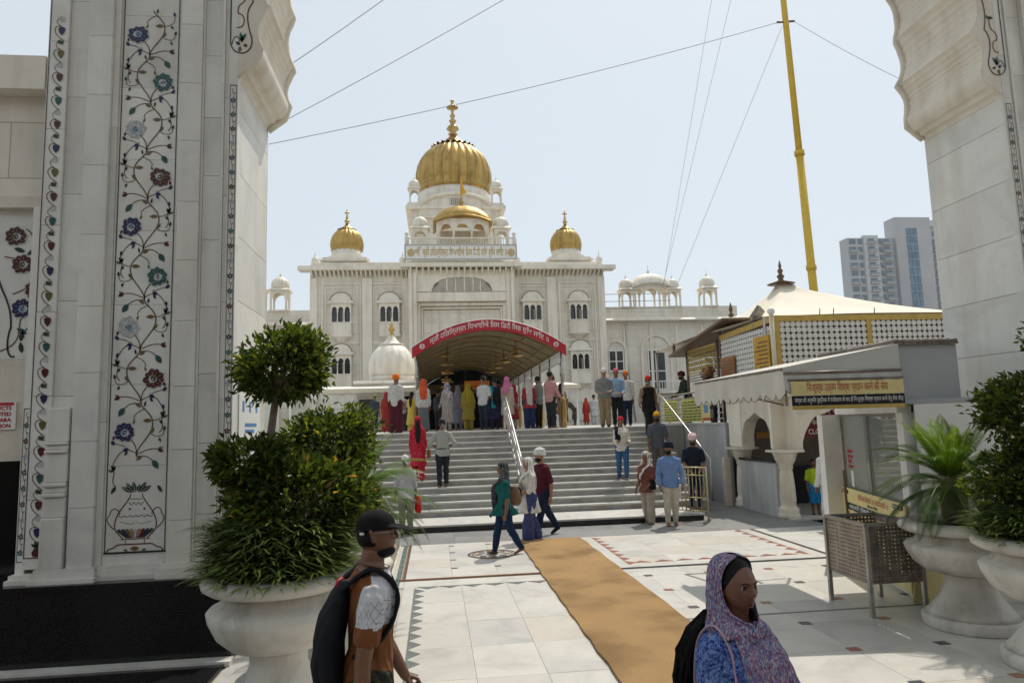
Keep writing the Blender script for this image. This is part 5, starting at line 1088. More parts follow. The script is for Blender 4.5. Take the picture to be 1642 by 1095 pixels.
# ---------------------------------------------------------------- kiosk with awning
kk = thing('service_kiosk', 'white kiosk with sliding glass front and yellow sign panel', 'kiosk', (5.9, 8.9, 0))
KA, KB = Vector((6.30, 10.4, 0)), Vector((5.66, 8.05, 0))      # glass front runs from A (far) to B (near)
du = (KB-KA).normalized(); dn = Vector((du.y, -du.x, 0))*1.0
if dn.x > 0: dn = -dn
def KP(u, d, z): p = KA + du*u - dn*d; return (p.x, p.y, z)
LEN = (KB-KA).length
def kbox(u0, u1, d0, d1, za, zb_, name, mt, par=kk):
    M = MB(); n = M.addv([KP(u0,d0,za),KP(u1,d0,za),KP(u1,d1,za),KP(u0,d1,za),KP(u0,d0,zb_),KP(u1,d0,zb_),KP(u1,d1,zb_),KP(u0,d1,zb_)])
    for q in ((0,3,2,1),(4,5,6,7),(0,1,5,4),(1,2,6,5),(2,3,7,6),(3,0,4,7)): M.face([n+i for i in q])
    return M.build(name, mt, par)
MB().box(6.03, 6.33, 10.42, 10.56, 0.0, 2.20).build('jamb', WHITE, kk); MB().box(5.67, 5.97, 8.0, 8.12, 0.0, 2.20).build('jamb', WHITE, kk)
kbox(-0.10, LEN+0.02, -0.02, 0.14, 2.202, 2.30, 'head', WHITE)
kbox(0.001, LEN-0.001, 0.0, 0.06, 0.0, 1.02, 'lower_wall', WHITE)
sp = kbox(-0.19, LEN+0.03, -0.045, -0.022, 0.62, 1.10, 'sign_panel', YEL)
kbox(-0.19, LEN+0.03, -0.045, -0.022, 0.05, 0.618, 'sign_panel', YEL)
gf = kbox(0.0, 0.035, 0.02, 0.06, 1.02, 2.20, 'window_frame', STEEL)
kbox(LEN*0.48, LEN*0.48+0.035, 0.015, 0.055, 1.02, 2.2, 'window_frame', STEEL); kbox(0.035, LEN, 0.02, 0.06, 2.165, 2.2, 'window_frame', STEEL); kbox(0.035, LEN, 0.02, 0.06, 1.02, 1.05, 'window_frame', STEEL)
kbox(0.04, LEN*0.5, 0.036, 0.042, 1.05, 2.165, 'glass_pane', GLASS); kbox(LEN*0.46, LEN-0.005, 0.046, 0.052, 1.05, 2.165, 'glass_pane', GLASS)
kbox(0.0, LEN, 1.3, 1.34, 0.0, 2.3, 'back_wall', plain('kiosk_inside', (0.55,0.56,0.52), 0.7)); kbox(-0.2, -0.16, 0.14, 1.34, 0.0, 2.3, 'side_wall', WHITE); kbox(LEN+0.10, LEN+0.14, 0.14, 1.34, 0.0, 2.3, 'side_wall', WHITE)
kbox(-0.2, LEN+0.14, -0.02, 1.34, 2.302, 2.36, 'roof', GREYM)
kbox(0.3, LEN-0.3, 1.02, 1.29, 1.15, 1.17, 'shelf', STEEL)
kbox(0.05, LEN-0.05, 0.12, 0.6, 0.98, 1.12, 'counter_cloth', plain('counter_blue', (0.30,0.42,0.52), 0.7))
for k, (u, z, c) in enumerate(((0.25,1.19,BLUET),(0.5,1.19,CREAM),(0.75,1.19,REDT))): kbox(u, u+0.18, 1.08, 1.26, z-0.018, z+0.18, 'stored_box', c)
un = Vector(du); 
def ksign(body, z, size, mt, u, fit, d=-0.046, bold=0.0): return text_mesh('lettering', body, size, mt, sp, KP(u, d, z), u=tuple(un), v=(0,0,1), ext=0.003, fitw=fit, bold=bold)
ksign('िवदिआ वीचारी तां परउपकारी ॥'.replace('दि','िद'), 1.00, 0.10, REDT, LEN*0.55, 1.15); ksign('सेवा का मौका', 0.925, 0.05, BLACK, LEN*0.55, 0.4, bold=0.001)
kbox(0.2, LEN+0.02, -0.052, -0.046, 0.79, 0.89, 'black_strip', BLACK, sp); ksign('अमृतधारी गुरसिखों के परिवारों के बच्चों का'.replace('सि','िस').replace('रि','िर'), 0.84, 0.085, WHITET, LEN*0.55, 1.95, d=-0.053)
ksign('िनःशुल्क उत्तम िशक्षा', 0.70, 0.11, REDT, LEN*0.4, 1.4)
kbox(0.03, 0.33, -0.052, -0.046, 1.02, 1.07, 'black_strip', BLACK, sp); kbox(LEN-0.34, LEN-0.02, -0.052, -0.046, 1.02, 1.07, 'black_strip', BLACK, sp)
ksign('िनःशुल्क सेवा', 1.045, 0.035, WHITET, 0.18, 0.26, d=-0.053, bold=0.001); ksign('िनःशुल्क सेवा', 1.045, 0.035, WHITET, LEN-0.18, 0.28, d=-0.053, bold=0.001)
M = MB()
for j in range(20):
    a, b = 2*PI*j/20, 2*PI*(j+1)/20; M.poly([KP(-0.09,-0.047,0.92), KP(-0.09+0.075*math.cos(a),-0.047,0.92+0.095*math.sin(a)), KP(-0.09+0.075*math.cos(b),-0.047,0.92+0.095*math.sin(b))])
M.mat(1)
for j in range(20):
    a, b = 2*PI*j/20, 2*PI*(j+1)/20; M.poly([KP(-0.09,-0.049,0.91), KP(-0.09+0.045*math.cos(a),-0.049,0.91+0.058*math.sin(a)), KP(-0.09+0.045*math.cos(b),-0.049,0.91+0.058*math.sin(b))])
M.build('emblem', [WHITET, BLACK], sp)
for k, (u, z, a_, b_) in enumerate(((0.30,1.62,0.2,0.05),(0.30,1.54,0.2,0.05),(0.27,1.47,0.14,0.05),(0.30,1.40,0.2,0.04))): kbox(u-a_/2, u+a_/2, 0.030, 0.033, z, z+b_, 'window_sticker', REDT)
kbox(0.30, 0.40, 0.030, 0.033, 1.12, 1.36, 'window_sticker', WHITET)
bx = thing('sheet_metal_cabinet', 'grey sheet metal cabinet above the kiosk next to the right pier', 'cabinet', (6.0, 8.6, 2.29))
MB().box(5.60, 6.46, 7.98, 9.6, 2.29, 3.03).build('body', GREYM, bx); MB().box(5.60, 6.46, 7.93, 9.65, 3.032, 3.06).build('lid', STEELD, bx)
for k in range(9): MB().tube([(5.64+k*0.097,7.92,3.07),(5.64+k*0.097,9.66,3.07)], 0.03, 6).build('corrugation', STEELD, bx)
MB().box(6.42, 6.5, 8.02, 9.5, 0.0, 2.288).build('support', GREYM, bx)
aw = thing('scalloped_awning', 'off-white fabric awning with scalloped valance over the kiosk front', 'awning', (4.9, 9.2, 2.4))
AX, AY0, AY1 = 4.08, 7.80, 10.62
def az(x): return 2.77 + (x-AX)/(5.56-AX)*0.26
M = MB(); M.smooth = True; nx, ny = 10, 24
for lay in (0, 1):
    k = M.addv([(AX+(5.56-AX)*i/nx, AY0+(AY1-AY0)*j/ny, az(AX+(5.56-AX)*i/nx) - lay*0.012 - 0.02*math.sin(PI*i/nx)*abs(math.sin(j*PI/6))) for j in range(ny+1) for i in range(nx+1)])
    for j in range(ny):
        for i in range(nx): a = k+j*(nx+1)+i; M.face((a,a+1,a+nx+2,a+nx+1))
M.build('canopy', FABW, aw, fix=False)
def valance(p0, p1, ztop, drop, nsc, name, mt, amp=0.045):
    M = MB(); N_ = nsc*8; p0 = Vector(p0); p1 = Vector(p1); d = (p1-p0); nr = Vector((d.y,-d.x,0)).normalized(); T = []; B_ = []
    for i in range(N_+1):
        t = i/N_; p = p0+d*t; wv = 0.018*math.sin(t*nsc*PI*1.3+1); zt = ztop(t)
        T.append((p.x,p.y,zt)); q = p+nr*wv; B_.append((q.x,q.y,zt-drop-amp*abs(math.sin(PI*nsc*t))))
    n = M.addv(T+B_)
    for i in range(N_): M.face((n+i,n+i+1,n+N_+1+i+1,n+N_+1+i))
    MB().tube(B_, 0.006, 4).build('valance_trim', STEELD, aw); M.smooth = False; return M.build(name, mt, aw, fix=False)
valance((AX,AY1,0),(AX,AY0,0), lambda t: 2.765, 0.30, 13, 'side_valance', FABW, 0.075)
M = MB(); M.prism([(AX,2.77),(5.56,3.03),(5.56,2.72),(AX,2.70)], 'y', AY0-0.004, AY0+0.0); M.build('end_gable', FABG, aw)
valance((AX,AY0-0.006,0),(5.56,AY0-0.006,0), lambda t: 2.705+0.015*t, 0.20, 9, 'front_valance', FABG)
MB().tube([(AX,AY0-0.012,2.70),(5.56,AY0-0.012,2.715)], 0.018, 6).build('front_bar', STEELD, aw); MB().tube([(AX+0.01,AY0,2.75),(AX+0.01,AY1,2.75)], 0.02, 6).build('side_bar', STEELD, aw)
for y_ in (AY0+0.03, AY1-0.03): MB().tube([(AX,y_,2.74),(5.5,y_,2.38)], 0.018, 6).build('arm', STEELD, aw); MB().tube([(5.56,y_,3.0),(5.56,y_,2.36)], 0.022, 6).build('arm', STEELD, aw)
bn = thing('hindi_banner', 'yellow and black Hindi banner along the awning front', 'banner', (4.85, 7.77, 2.3))
MB().box(4.15, 5.56, 7.765, 7.777, 2.435, 2.60).build('panel', YEL, bn); MB().box(4.15, 5.56, 7.764, 7.776, 2.315, 2.432).build('panel', BLACK, bn); MB().box(4.15, 5.56, 7.765, 7.777, 2.27, 2.313).build('panel', GOLDP, bn)
text_mesh('lettering', 'िनःशुल्क उत्तम िशक्षा प्रदान करने की सेवा', 0.13, REDT, bn, (4.85,7.764,2.52), ext=0.003, fitw=1.02, bold=0.0)
text_mesh('lettering', 'संस्था की अनुमति पुस्तिका में पंजीकरण के बाद ही निःशुल्क शिक्षा प्रदान करने हेतु सेवा केंद्र'.replace('ति','ित').replace('स्ति','िस्त').replace('नि','िन').replace('शि','िश'), 0.07, WHITET, bn, (4.86,7.763,2.375), ext=0.003, fitw=1.36, bold=0.0)
MB().bar((4.12,7.79,2.615),(5.58,7.79,2.625),0.02).build('batten', STEELD, bn)
# perforated steel bin
bi = thing('perforated_bin', 'perforated steel collection bin on four legs in front of the kiosk', 'bin', (5.0, 7.82, 0))
X0, X1, Y0, Y1, Z0, Z1 = 4.70, 5.33, 7.42, 8.22, 0.36, 0.97
def perf(u0, u1, at, axis, name):
    """sheet with a grid of real square holes"""
    M = MB(); nu = int((u1-u0)/0.042); nz = int((Z1-Z0)/0.042); du_ = (u1-u0)/nu; dz_ = (Z1-Z0)/nz
    def P(u, z): return (u, at, z) if axis == 'x' else (at, u, z)
    hw = 0.21
    for i in range(nu+1):
        a = u0 + (i-0.5+hw)*du_ if i else u0; b = u0+(i+0.5-hw)*du_ if i < nu else u1; M.quad(P(a,Z0),P(b,Z0),P(b,Z1),P(a,Z1))
        if i < nu:
            for j in range(nz+1):
                c = Z0+(j-0.5+hw)*dz_ if j else Z0; d = Z0+(j+0.5-hw)*dz_ if j < nz else Z1; e_ = u0+(i+0.5-hw)*du_; f_ = u0+(i+0.5+hw)*du_; M.quad(P(e_,c),P(f_,c),P(f_,d),P(e_,d))
    return M.build(name, STEELD if axis == 'x' else STEEL_LIT, bi, fix=False)
STEEL_LIT = plain('perforated_steel_lit', (0.36,0.30,0.245), 0.45, 0.55, var=0.2, scale=6)  # lighter copy for left and right sheets; their brighter light is in the colour
perf(X0, X1, Y0, 'x', 'side_sheet'); perf(X0, X1, Y1, 'x', 'side_sheet'); perf(Y0, Y1, X0, 'y', 'side_sheet'); perf(Y0, Y1, X1, 'y', 'side_sheet')
MB().box(X0,X1,Y0,Y1,Z0-0.01,Z0).build('floor_sheet', STEELD, bi)
for a, b in (((X0,Y0),(X1,Y0)),((X1,Y0),(X1,Y1)),((X1,Y1),(X0,Y1)),((X0,Y1),(X0,Y0))):
    MB().bar((*a,Z1+0.015),(*b,Z1+0.015),0.035).build('rim_bar', STEEL, bi)
for x_, y_ in ((X0,Y0),(X1,Y0),(X1,Y1),(X0,Y1)): MB().bar((x_,y_,0.0),(x_,y_,Z1),0.042,0.042).build('leg', STEEL, bi)
MB().bar((5.02,8.26,0.4),(5.0,8.24,1.52),0.022).build('handle_post', COPPER, bi)
wfs = thing('floor_notice', 'small yellow folding floor notice behind the right planter', 'sign', (5.72, 7.7, 0)); MB().prism([(7.55,0),(7.57,0),(7.72,0.55),(7.70,0.55)], 'x', 5.5, 5.85).build('front_board', YEL, wfs); MB().prism([(7.87,0),(7.89,0),(7.73,0.55),(7.715,0.55)], 'x', 5.5, 5.85).build('back_board', YEL, wfs)
# steel crowd barrier at the foot of the steps
cb_ = thing('crowd_barrier', 'gilded steel crowd barrier standing at the right end of the steps', 'barrier', (5.6, 15.2, 0))
A_, B2 = Vector((5.12,15.55,0)), Vector((5.82,14.80,0)); BR2 = plain('barrier_brass', (0.48,0.40,0.22), 0.35, 0.7)
MB().tube([A_+Vector((0,0,0.05)),A_+Vector((0,0,1.15)),B2+Vector((0,0,1.15)),B2+Vector((0,0,0.02))], 0.024, 8).build('frame', BR2, cb_)
for zz in (0.22,0.5,0.98): MB().tube([A_+Vector((0,0,zz)),B2+Vector((0,0,zz))], 0.014, 6).build('rail', BR2, cb_)
for i in range(11): q = A_.lerp(B2,(i+0.7)/11.4); MB().tube([q+Vector((0,0,0.22)),q+Vector((0,0,1.14))], 0.017 if i in (5,6) else 0.009, 6).build('baluster', BR2, cb_)
for q in (A_, B2): MB().bar(q+Vector((-0.22,-0.28,0.03)), q+Vector((0.12,0.2,0.03)), 0.05, 0.03).build('foot', STEEL, cb_)
nb = MB(); nb.box(5.18,5.36,15.16,15.18,0.45,0.72); o = nb.build('notice_plate', WHITET, cb_)
text_mesh('lettering', 'ਬੰਦ', 0.12, REDT, cb_, (5.27,15.158,0.63), ext=0.002); text_mesh('lettering', 'ਰਸਤਾ', 0.09, BLUET, cb_, (5.27,15.158,0.52), ext=0.002)
# ---------------------------------------------------------------- flagpole, wires, far tower, notices
fp = thing('flagpole', 'tall yellow cloth-wrapped flagpole behind the tent roof', 'flagpole', (17.62, 30, ZT))
pa = Vector((17.62,30,ZT)); pb = Vector((17.05,30,26.0))
def pp_(z): t = (z-ZT)/(26-ZT); return pa.lerp(pb, t)
MB().tube([pp_(z) for z in (ZT,8,14.5)], [0.19,0.185,0.175], 14).build('lower_mast', POLEY, fp); MB().tube([pp_(z) for z in (14.5,21,26)], [0.15,0.14,0.13], 14).build('upper_mast', POLEY, fp)
for z in (14.5, 9.0): MB().tube([pp_(z-0.12), pp_(z+0.12)], 0.23, 14).build('collar', POLEY, fp)
MB().tube([pp_(21.05)+Vector((-0.45,0,0)), pp_(21.05)+Vector((0.45,0,0.1))], 0.05, 6).build('crossbar', BRONZE, fp)
top = pp_(21.05)
WIREL = plain('guy_cable', (0.30,0.30,0.30), 0.6)
def wire(a, b, label, r=0.012, sag=0.0, n=10):
    a, b = Vector(a), Vector(b); o = MB().tube([a.lerp(b,i/n)-Vector((0,0,sag*4*(i/n)*(1-i/n))) for i in range(n+1)], r, 5).build('guy_wire', WIREL); tag(o, label, 'wire', 'flagpole guy wires'); return o
wire(top+Vector((-0.4,0,0)), (-7.8,26.0,12.5), 'guy wire from the flagpole across to the left pier passing the temple finial', 0.014, 0.3)
wire(top+Vector((0.4,0,0.1)), (23.0,28.0,16.5), 'guy wire from the flagpole down to the right pier arch', 0.012, 0.15)
wire(top+Vector((-0.2,0,-0.2)), (14.0,38.0,10.0), 'steep thin guy wire from the crossbar down towards the right wing', 0.010)
wire((15.0,32,26), (13.8,40.0,10.2), 'left one of the pair of steep thin wires above the right wing', 0.010); wire((16.2,32,26), (13.9,40.5,10.2), 'right one of the pair of steep thin wires above the right wing', 0.010)
wire((3.8,20,19.5), (-5.2,20,12.0), 'uppermost overhead wire leaving the left arch', 0.011, 0.2); wire((8.6,22,20.5), (-6.4,22,11.0), 'middle overhead wire crossing the sky above the dome', 0.011, 0.2)
for k in range(3): o = MB().tube([(11.3,46.5,10.9-0.5*k),(16.5,46.5,10.95-0.5*k)], 0.02, 5).build('power_cable', WIRE); tag(o, ('top','middle','bottom')[k]+' one of the three short cables between temple and right wing', 'cable', 'short cables')
# apartment tower far off
tw = thing('apartment_tower', 'distant high-rise apartment tower with blue glass stair strip', 'building', (185, 255, 0))
CONC = plain('tower_concrete', (0.44,0.44,0.45), 0.8, var=0.1, scale=0.05); CONC2 = plain('tower_bands', (0.56,0.56,0.56), 0.8, var=0.1, scale=0.05); TG = plain('tower_glass', (0.12,0.17,0.22), 0.25, spec=0.6); TBG = plain('blue_glass', (0.10,0.18,0.26), 0.2, var=0.3, scale=0.3)
MB().box(161, 180.5, 250, 255, 0, 70.5).build('left_block', CONC, tw); MB().box(180.6, 195.5, 248.5, 255, 0, 78.5).build('stair_core', CONC, tw); MB().box(195.6, 222, 250, 255, 0, 75.0).build('right_block', CONC, tw); MB().box(167.5, 173.5, 249.2, 251, 0, 71.4).build('front_bay', CONC2, tw)
wmesh = MB().box(-1.35,1.35,-0.12,0.0,0,1.9).mesh('window', [TG]); wsm = MB().box(-0.8,0.8,-0.12,0,0,1.9).mesh('window', [TG]); blm = MB().box(-1.9,1.9,-1.3,-0.01,-0.35,-0.12).mesh('balcony', [CONC2]); brl = MB().box(-1.9,1.9,-1.3,-1.25,-0.12,0.75).mesh('balcony_rail', [plain('rail_glass', (0.26,0.30,0.33), 0.35)])
for fl in range(12):
    z = 33.5 + fl*3.15
    for x in (163.2, 170.4, 177.3): 
        yy = 249.19 if x == 170.4 else 249.98
        link('window', wmesh, tw, (x,yy,z)); 
        if x != 163.2 or fl % 2 == 0: b_ = link('balcony', blm, tw, (x,yy,z)); link('balcony_rail', brl, b_)
    for x in (166.3, 174.6): link('window', wsm, tw, (x,249.98 if x != 170.4 else 249.19,z))
    for x in (198.5, 203.5, 208.5, 213.5): link('window', wmesh, tw, (x,249.98,z)); b_ = link('balcony', blm, tw, (x,249.98,z)); link('balcony_rail', brl, b_)
    MB().box(160.9,180.55,249.9,249.995,z-0.9,z-0.6).build('floor_band', CONC2, tw)
    for k in range(3):
        MB().box(185.0+k*1.55,186.4+k*1.55,248.3,248.49,z,z+2.8).build('glass_panel', TBG, tw)
for fl in range(3):
    z = 33.5+(12+fl)*3.15
    if z < 73:
        for k in range(3): MB().box(185.0+k*1.55,186.4+k*1.55,248.3,248.49,z,z+2.8).build('glass_panel', TBG, tw)
        for x in (198.5,203.5): link('window', wmesh, tw, (x,249.98,z))
MB().box(195.6,200,249,256,75.0,77.5).build('roof_hut', CONC2, tw)
# paper notices on the inner faces of the piers
nl = thing('left_notice', 'white printed notice with blue icons on the left pier beside the topiary', 'notice', (-2.06, 8.2, 2.0))
MB().box(-2.068, -2.058, 7.72, 8.62, 1.95, 2.62).build('sheet', WHITET, nl)
M = MB()
for k in range(3): M.box(-2.0575,-2.0565,7.84+0.28*k,7.92+0.28*k,2.42,2.54)
for k in range(2): M.box(-2.0575,-2.0565,7.95,8.45-0.1*k,2.26-0.07*k,2.30-0.07*k)
M.box(-2.0575,-2.0565,7.95,8.35,2.08,2.12); M.build('print', BLUET, nl)
nr_ = thing('right_notice', 'small white printed notice on the right pier above the planters', 'notice', (7.04, 8.3, 2.0)); MB().box(7.038, 7.048, 8.05, 8.55, 1.95, 2.5).build('sheet', WHITET, nr_)
M = MB()
for k in range(4): M.box(7.0365,7.0375,8.12,8.48-0.06*(k%2),2.05+0.1*k,2.08+0.1*k)
M.build('print', BLUET, nr_)
lsg = thing('warning_board', 'red lettered warning board in the side bay at the left edge', 'sign', (-4.5, 7.7, 2.6))
MB().box(-4.9, -4.25, 7.68, 7.695, 2.30, 2.58).build('board', WHITET, lsg); MB().box(-4.9,-4.27,7.675,7.679,2.545,2.575).build('edge', RED, lsg)
for k, t_ in enumerate(('TOBACCO PRODUCTS','IS PROHIBITED','GURDWARA','WATER DISTRIBUTION')): text_mesh('lettering', t_, 0.055, REDT, lsg, (-4.29,7.679,2.515-0.06*k), ext=0.002, align='RIGHT', bold=0.002)

hz_ = MB().box(-60, 330, -60, 330, -1.7, 90).build('haze', []); hm_ = bpy.data.materials.new('haze'); hm_.use_nodes = True; N_ = hm_.node_tree.nodes; N_.remove(N_['Principled BSDF']); pv = N_.new('ShaderNodeVolumePrincipled'); pv.inputs['Color'].default_value = (0.9,0.93,0.97,1); pv.inputs['Density'].default_value = 0.0003; hm_.node_tree.links.new(pv.outputs[0], N_['Material Output'].inputs['Volume']); hz_.data.materials.append(hm_); stuff(hz_)
# ---------------------------------------------------------------- planters and plants
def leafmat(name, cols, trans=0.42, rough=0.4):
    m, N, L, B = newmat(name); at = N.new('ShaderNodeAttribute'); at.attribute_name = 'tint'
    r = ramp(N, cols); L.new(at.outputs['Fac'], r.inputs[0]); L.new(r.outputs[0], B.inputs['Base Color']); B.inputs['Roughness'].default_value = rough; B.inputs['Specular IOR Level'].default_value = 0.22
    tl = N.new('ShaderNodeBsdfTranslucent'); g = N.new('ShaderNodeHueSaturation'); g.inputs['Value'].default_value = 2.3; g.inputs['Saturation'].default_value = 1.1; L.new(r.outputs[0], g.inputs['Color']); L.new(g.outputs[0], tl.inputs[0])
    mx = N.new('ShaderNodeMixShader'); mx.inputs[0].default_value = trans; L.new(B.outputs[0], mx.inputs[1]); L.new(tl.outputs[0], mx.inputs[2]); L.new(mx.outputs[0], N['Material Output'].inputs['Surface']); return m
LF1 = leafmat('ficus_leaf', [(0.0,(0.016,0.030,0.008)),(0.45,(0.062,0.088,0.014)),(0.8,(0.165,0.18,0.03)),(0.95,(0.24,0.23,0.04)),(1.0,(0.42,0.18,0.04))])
LF2 = leafmat('strap_leaf', [(0.0,(0.02,0.042,0.012)),(0.6,(0.065,0.105,0.024)),(1.0,(0.22,0.27,0.10))])
LF3 = leafmat('cycad_leaf', [(0.0,(0.022,0.05,0.012)),(0.6,(0.08,0.145,0.02)),(1.0,(0.25,0.30,0.04))], 0.35)
BARK = plain('bark', (0.16,0.125,0.09), 0.9, var=0.3, scale=18, bump=0.5, bscale=30); SOIL = plain('soil', (0.05,0.035,0.025), 1.0)
def set_tint(me, per_face):
    a = me.attributes.new('tint', 'FLOAT', 'FACE'); a.data.foreach_set('value', np.asarray(per_face, 'f'))
def leaves_mesh(name, P, D, U, ln, wd, tint, mt, fold=0.25):
    """P base points, D direction, U leaf normal hint; one folded diamond leaf each"""
    n = len(P); D = D/np.linalg.norm(D, axis=1, keepdims=True); R = np.cross(D, U); R /= np.linalg.norm(R, axis=1, keepdims=True)+1e-9; Nn = np.cross(R, D)
    ln = ln[:,None]; wd = wd[:,None]
    a = P; b = P + D*ln*0.5 + R*wd*0.5 + Nn*wd*fold; c = P + D*ln - Nn*ln*0.12; d = P + D*ln*0.5 - R*wd*0.5 + Nn*wd*fold; mid = P + D*ln*0.5
    V = np.stack([a, b, c, d], 1).reshape(-1, 3); i = np.arange(n)*4
    F = np.concatenate([np.stack([i, i+1, i+2], 1), np.stack([i, i+2, i+3], 1)], 0)
    me = bpy.data.meshes.new(name); me.from_pydata(V.tolist(), [], F.tolist()); me.materials.append(mt); set_tint(me, np.concatenate([tint, tint])); me.update(); return me
def bush(rg, c, r, n, ln=0.072, wd=0.034, clumps=26, yellow=0.02):
    """leaf positions clumped over an uneven ellipsoid shell"""
    cl = rg.normal(size=(clumps, 3)); cl /= np.linalg.norm(cl, axis=1, keepdims=True); cr = rg.uniform(0.62, 1.04, clumps)
    k = rg.integers(0, clumps, n); d = cl[k] + rg.normal(size=(n,3))*0.30; rad = cr[k]*np.clip(rg.normal(0.90, 0.14, n), 0.25, 1.12)
    dn = d/np.linalg.norm(d, axis=1, keepdims=True); P = np.array(c) + dn*rad[:,None]*np.array(r)
    D = dn + rg.normal(size=(n,3))*0.55 + np.array([0,0,0.12]); U = rg.normal(size=(n,3))*0.9 + np.array([0,0,1.0])
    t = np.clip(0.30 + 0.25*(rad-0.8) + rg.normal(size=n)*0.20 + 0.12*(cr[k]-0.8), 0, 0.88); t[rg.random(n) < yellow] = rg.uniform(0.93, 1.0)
    return P, D, U, rg.uniform(0.75, 1.25, n)*ln, rg.uniform(0.8, 1.2, n)*wd, t
def join(parts): return [np.concatenate([p[i] for p in parts]) for i in range(6)]
def planter(loc, label, R=0.6, H=1.07, s=1.0):
    p = thing('stone_planter', label, 'planter', loc, 'stone pedestal planters'); x, y, z = loc; k = R/0.6; h = H/1.07
    MB().lathe([(0.44*k,0),(0.45*k,0.02),(0.45*k,0.10*h),(0.43*k,0.12*h)], loc, 40).build('plinth', POT, p)
    MB().lathe([(0.42*k,0.121*h),(0.37*k,0.17*h),(0.27*k,0.30*h),(0.225*k,0.42*h),(0.225*k,0.50*h),(0.25*k,0.53*h)], loc, 40).build('pedestal', POT, p)
    MB().lathe([(0.25*k,0.531*h),(0.38*k,0.56*h),(0.48*k,0.64*h),(0.54*k,0.75*h),(0.555*k,0.81*h),(0.53*k,0.835*h),(0.46*k,0.86*h),(0.43*k,0.90*h),(0.43*k,0.935*h)], loc, 48).build('bowl', POT, p)
    MB().lathe([(0.43*k,0.936*h),(0.54*k,0.955*h),(0.59*k,0.985*h),(0.60*k,1.02*h),(0.57*k,1.06*h),(0.50*k,1.07*h),(0.46*k,1.05*h),(0.44*k,1.0*h)], loc, 48, close=False).build('rim', POT, p)
    MB().lathe([(0.438*k,0.945*h),(0.438*k,1.0*h),(0.2,1.02*h),(0.01,1.03*h)], loc, 32).build('soil', SOIL, p)
    return p
planter((-1.22,5.8,0), 'stone pedestal planter with topiary tree next to the left pier', 0.575, 1.13)
planter((-0.98,7.25,0), 'stone planter half hidden behind the backpack wearer', 0.55, 0.92)
planter((5.5,6.95,0), 'stone pedestal planter holding the cycad beside the steel bin', 0.62, 1.07)
planter((5.33,5.72,0), 'stone planter cut by the right picture edge', 0.60, 1.10)
rg = np.random.default_rng(11)
def plant(name, label, cat, loc, parts, mt, trunks, group=None):
    t = thing(name, label, cat, loc, group); 
    if parts: link('foliage', leaves_mesh('foliage', *join(parts), mt), t); t.children[-1].matrix_parent_inverse = Matrix.Translation(-Vector(loc))
    for pts, rad in trunks: MB().tube(pts, rad, 8).build('trunk', BARK, t)
    return t
def limbs(base, c, r, n, rr):
    out = []
    for k in range(n):
        a = rr.uniform(0, 2*PI); d = Vector((math.cos(a)*r[0], math.sin(a)*r[1], rr.uniform(-0.2,0.8)*r[2])); m_ = Vector(base).lerp(Vector(c)+d, 0.5)+Vector((0,0,0.05)); out.append(([base, m_, Vector(c)+d*0.9], [0.016,0.010,0.004]))
    return out
R0 = random.Random(4)
c1, r1 = (-1.21,5.8,2.70), (0.39,0.38,0.32)
tr1 = [([(-1.24,5.8,1.0),(-1.30,5.8,1.6),(-1.31,5.8,2.1),(-1.25,5.8,2.6)], [0.04,0.036,0.032,0.026])] + limbs((-1.26,5.8,2.5), c1, r1, 14, R0)
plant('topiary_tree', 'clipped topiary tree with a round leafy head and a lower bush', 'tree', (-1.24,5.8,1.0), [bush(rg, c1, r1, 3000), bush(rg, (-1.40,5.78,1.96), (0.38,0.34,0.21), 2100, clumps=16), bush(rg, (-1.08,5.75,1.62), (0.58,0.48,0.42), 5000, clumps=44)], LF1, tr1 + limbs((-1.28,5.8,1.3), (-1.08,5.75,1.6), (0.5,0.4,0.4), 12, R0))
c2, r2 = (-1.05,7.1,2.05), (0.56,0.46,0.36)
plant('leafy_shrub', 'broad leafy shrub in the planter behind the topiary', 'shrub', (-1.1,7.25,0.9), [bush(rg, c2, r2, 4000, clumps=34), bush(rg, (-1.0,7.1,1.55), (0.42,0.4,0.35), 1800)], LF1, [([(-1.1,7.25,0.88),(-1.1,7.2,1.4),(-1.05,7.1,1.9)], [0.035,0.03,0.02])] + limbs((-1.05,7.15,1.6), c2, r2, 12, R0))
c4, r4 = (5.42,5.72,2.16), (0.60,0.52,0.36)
plant('tall_shrub', 'tall dark tiered shrub at the right picture edge', 'shrub', (5.33,5.72,1.06), [bush(rg, (5.40,5.72,1.55), (0.60,0.55,0.40), 4600, clumps=40, yellow=0.004), bush(rg, c4, r4, 4000, clumps=34, yellow=0.006), bush(rg, (5.98,5.75,2.85), (0.44,0.44,0.30), 1900, yellow=0.01)], LF1, [([(5.33,5.72,1.05),(5.36,5.72,1.9),(5.7,5.74,2.55),(5.9,5.75,2.9)], [0.045,0.04,0.03,0.02])] + limbs((5.36,5.72,1.7), c4, r4, 12, R0) + limbs((5.7,5.74,2.55), (5.98,5.75,2.85), (0.5,0.5,0.36), 10, R0))
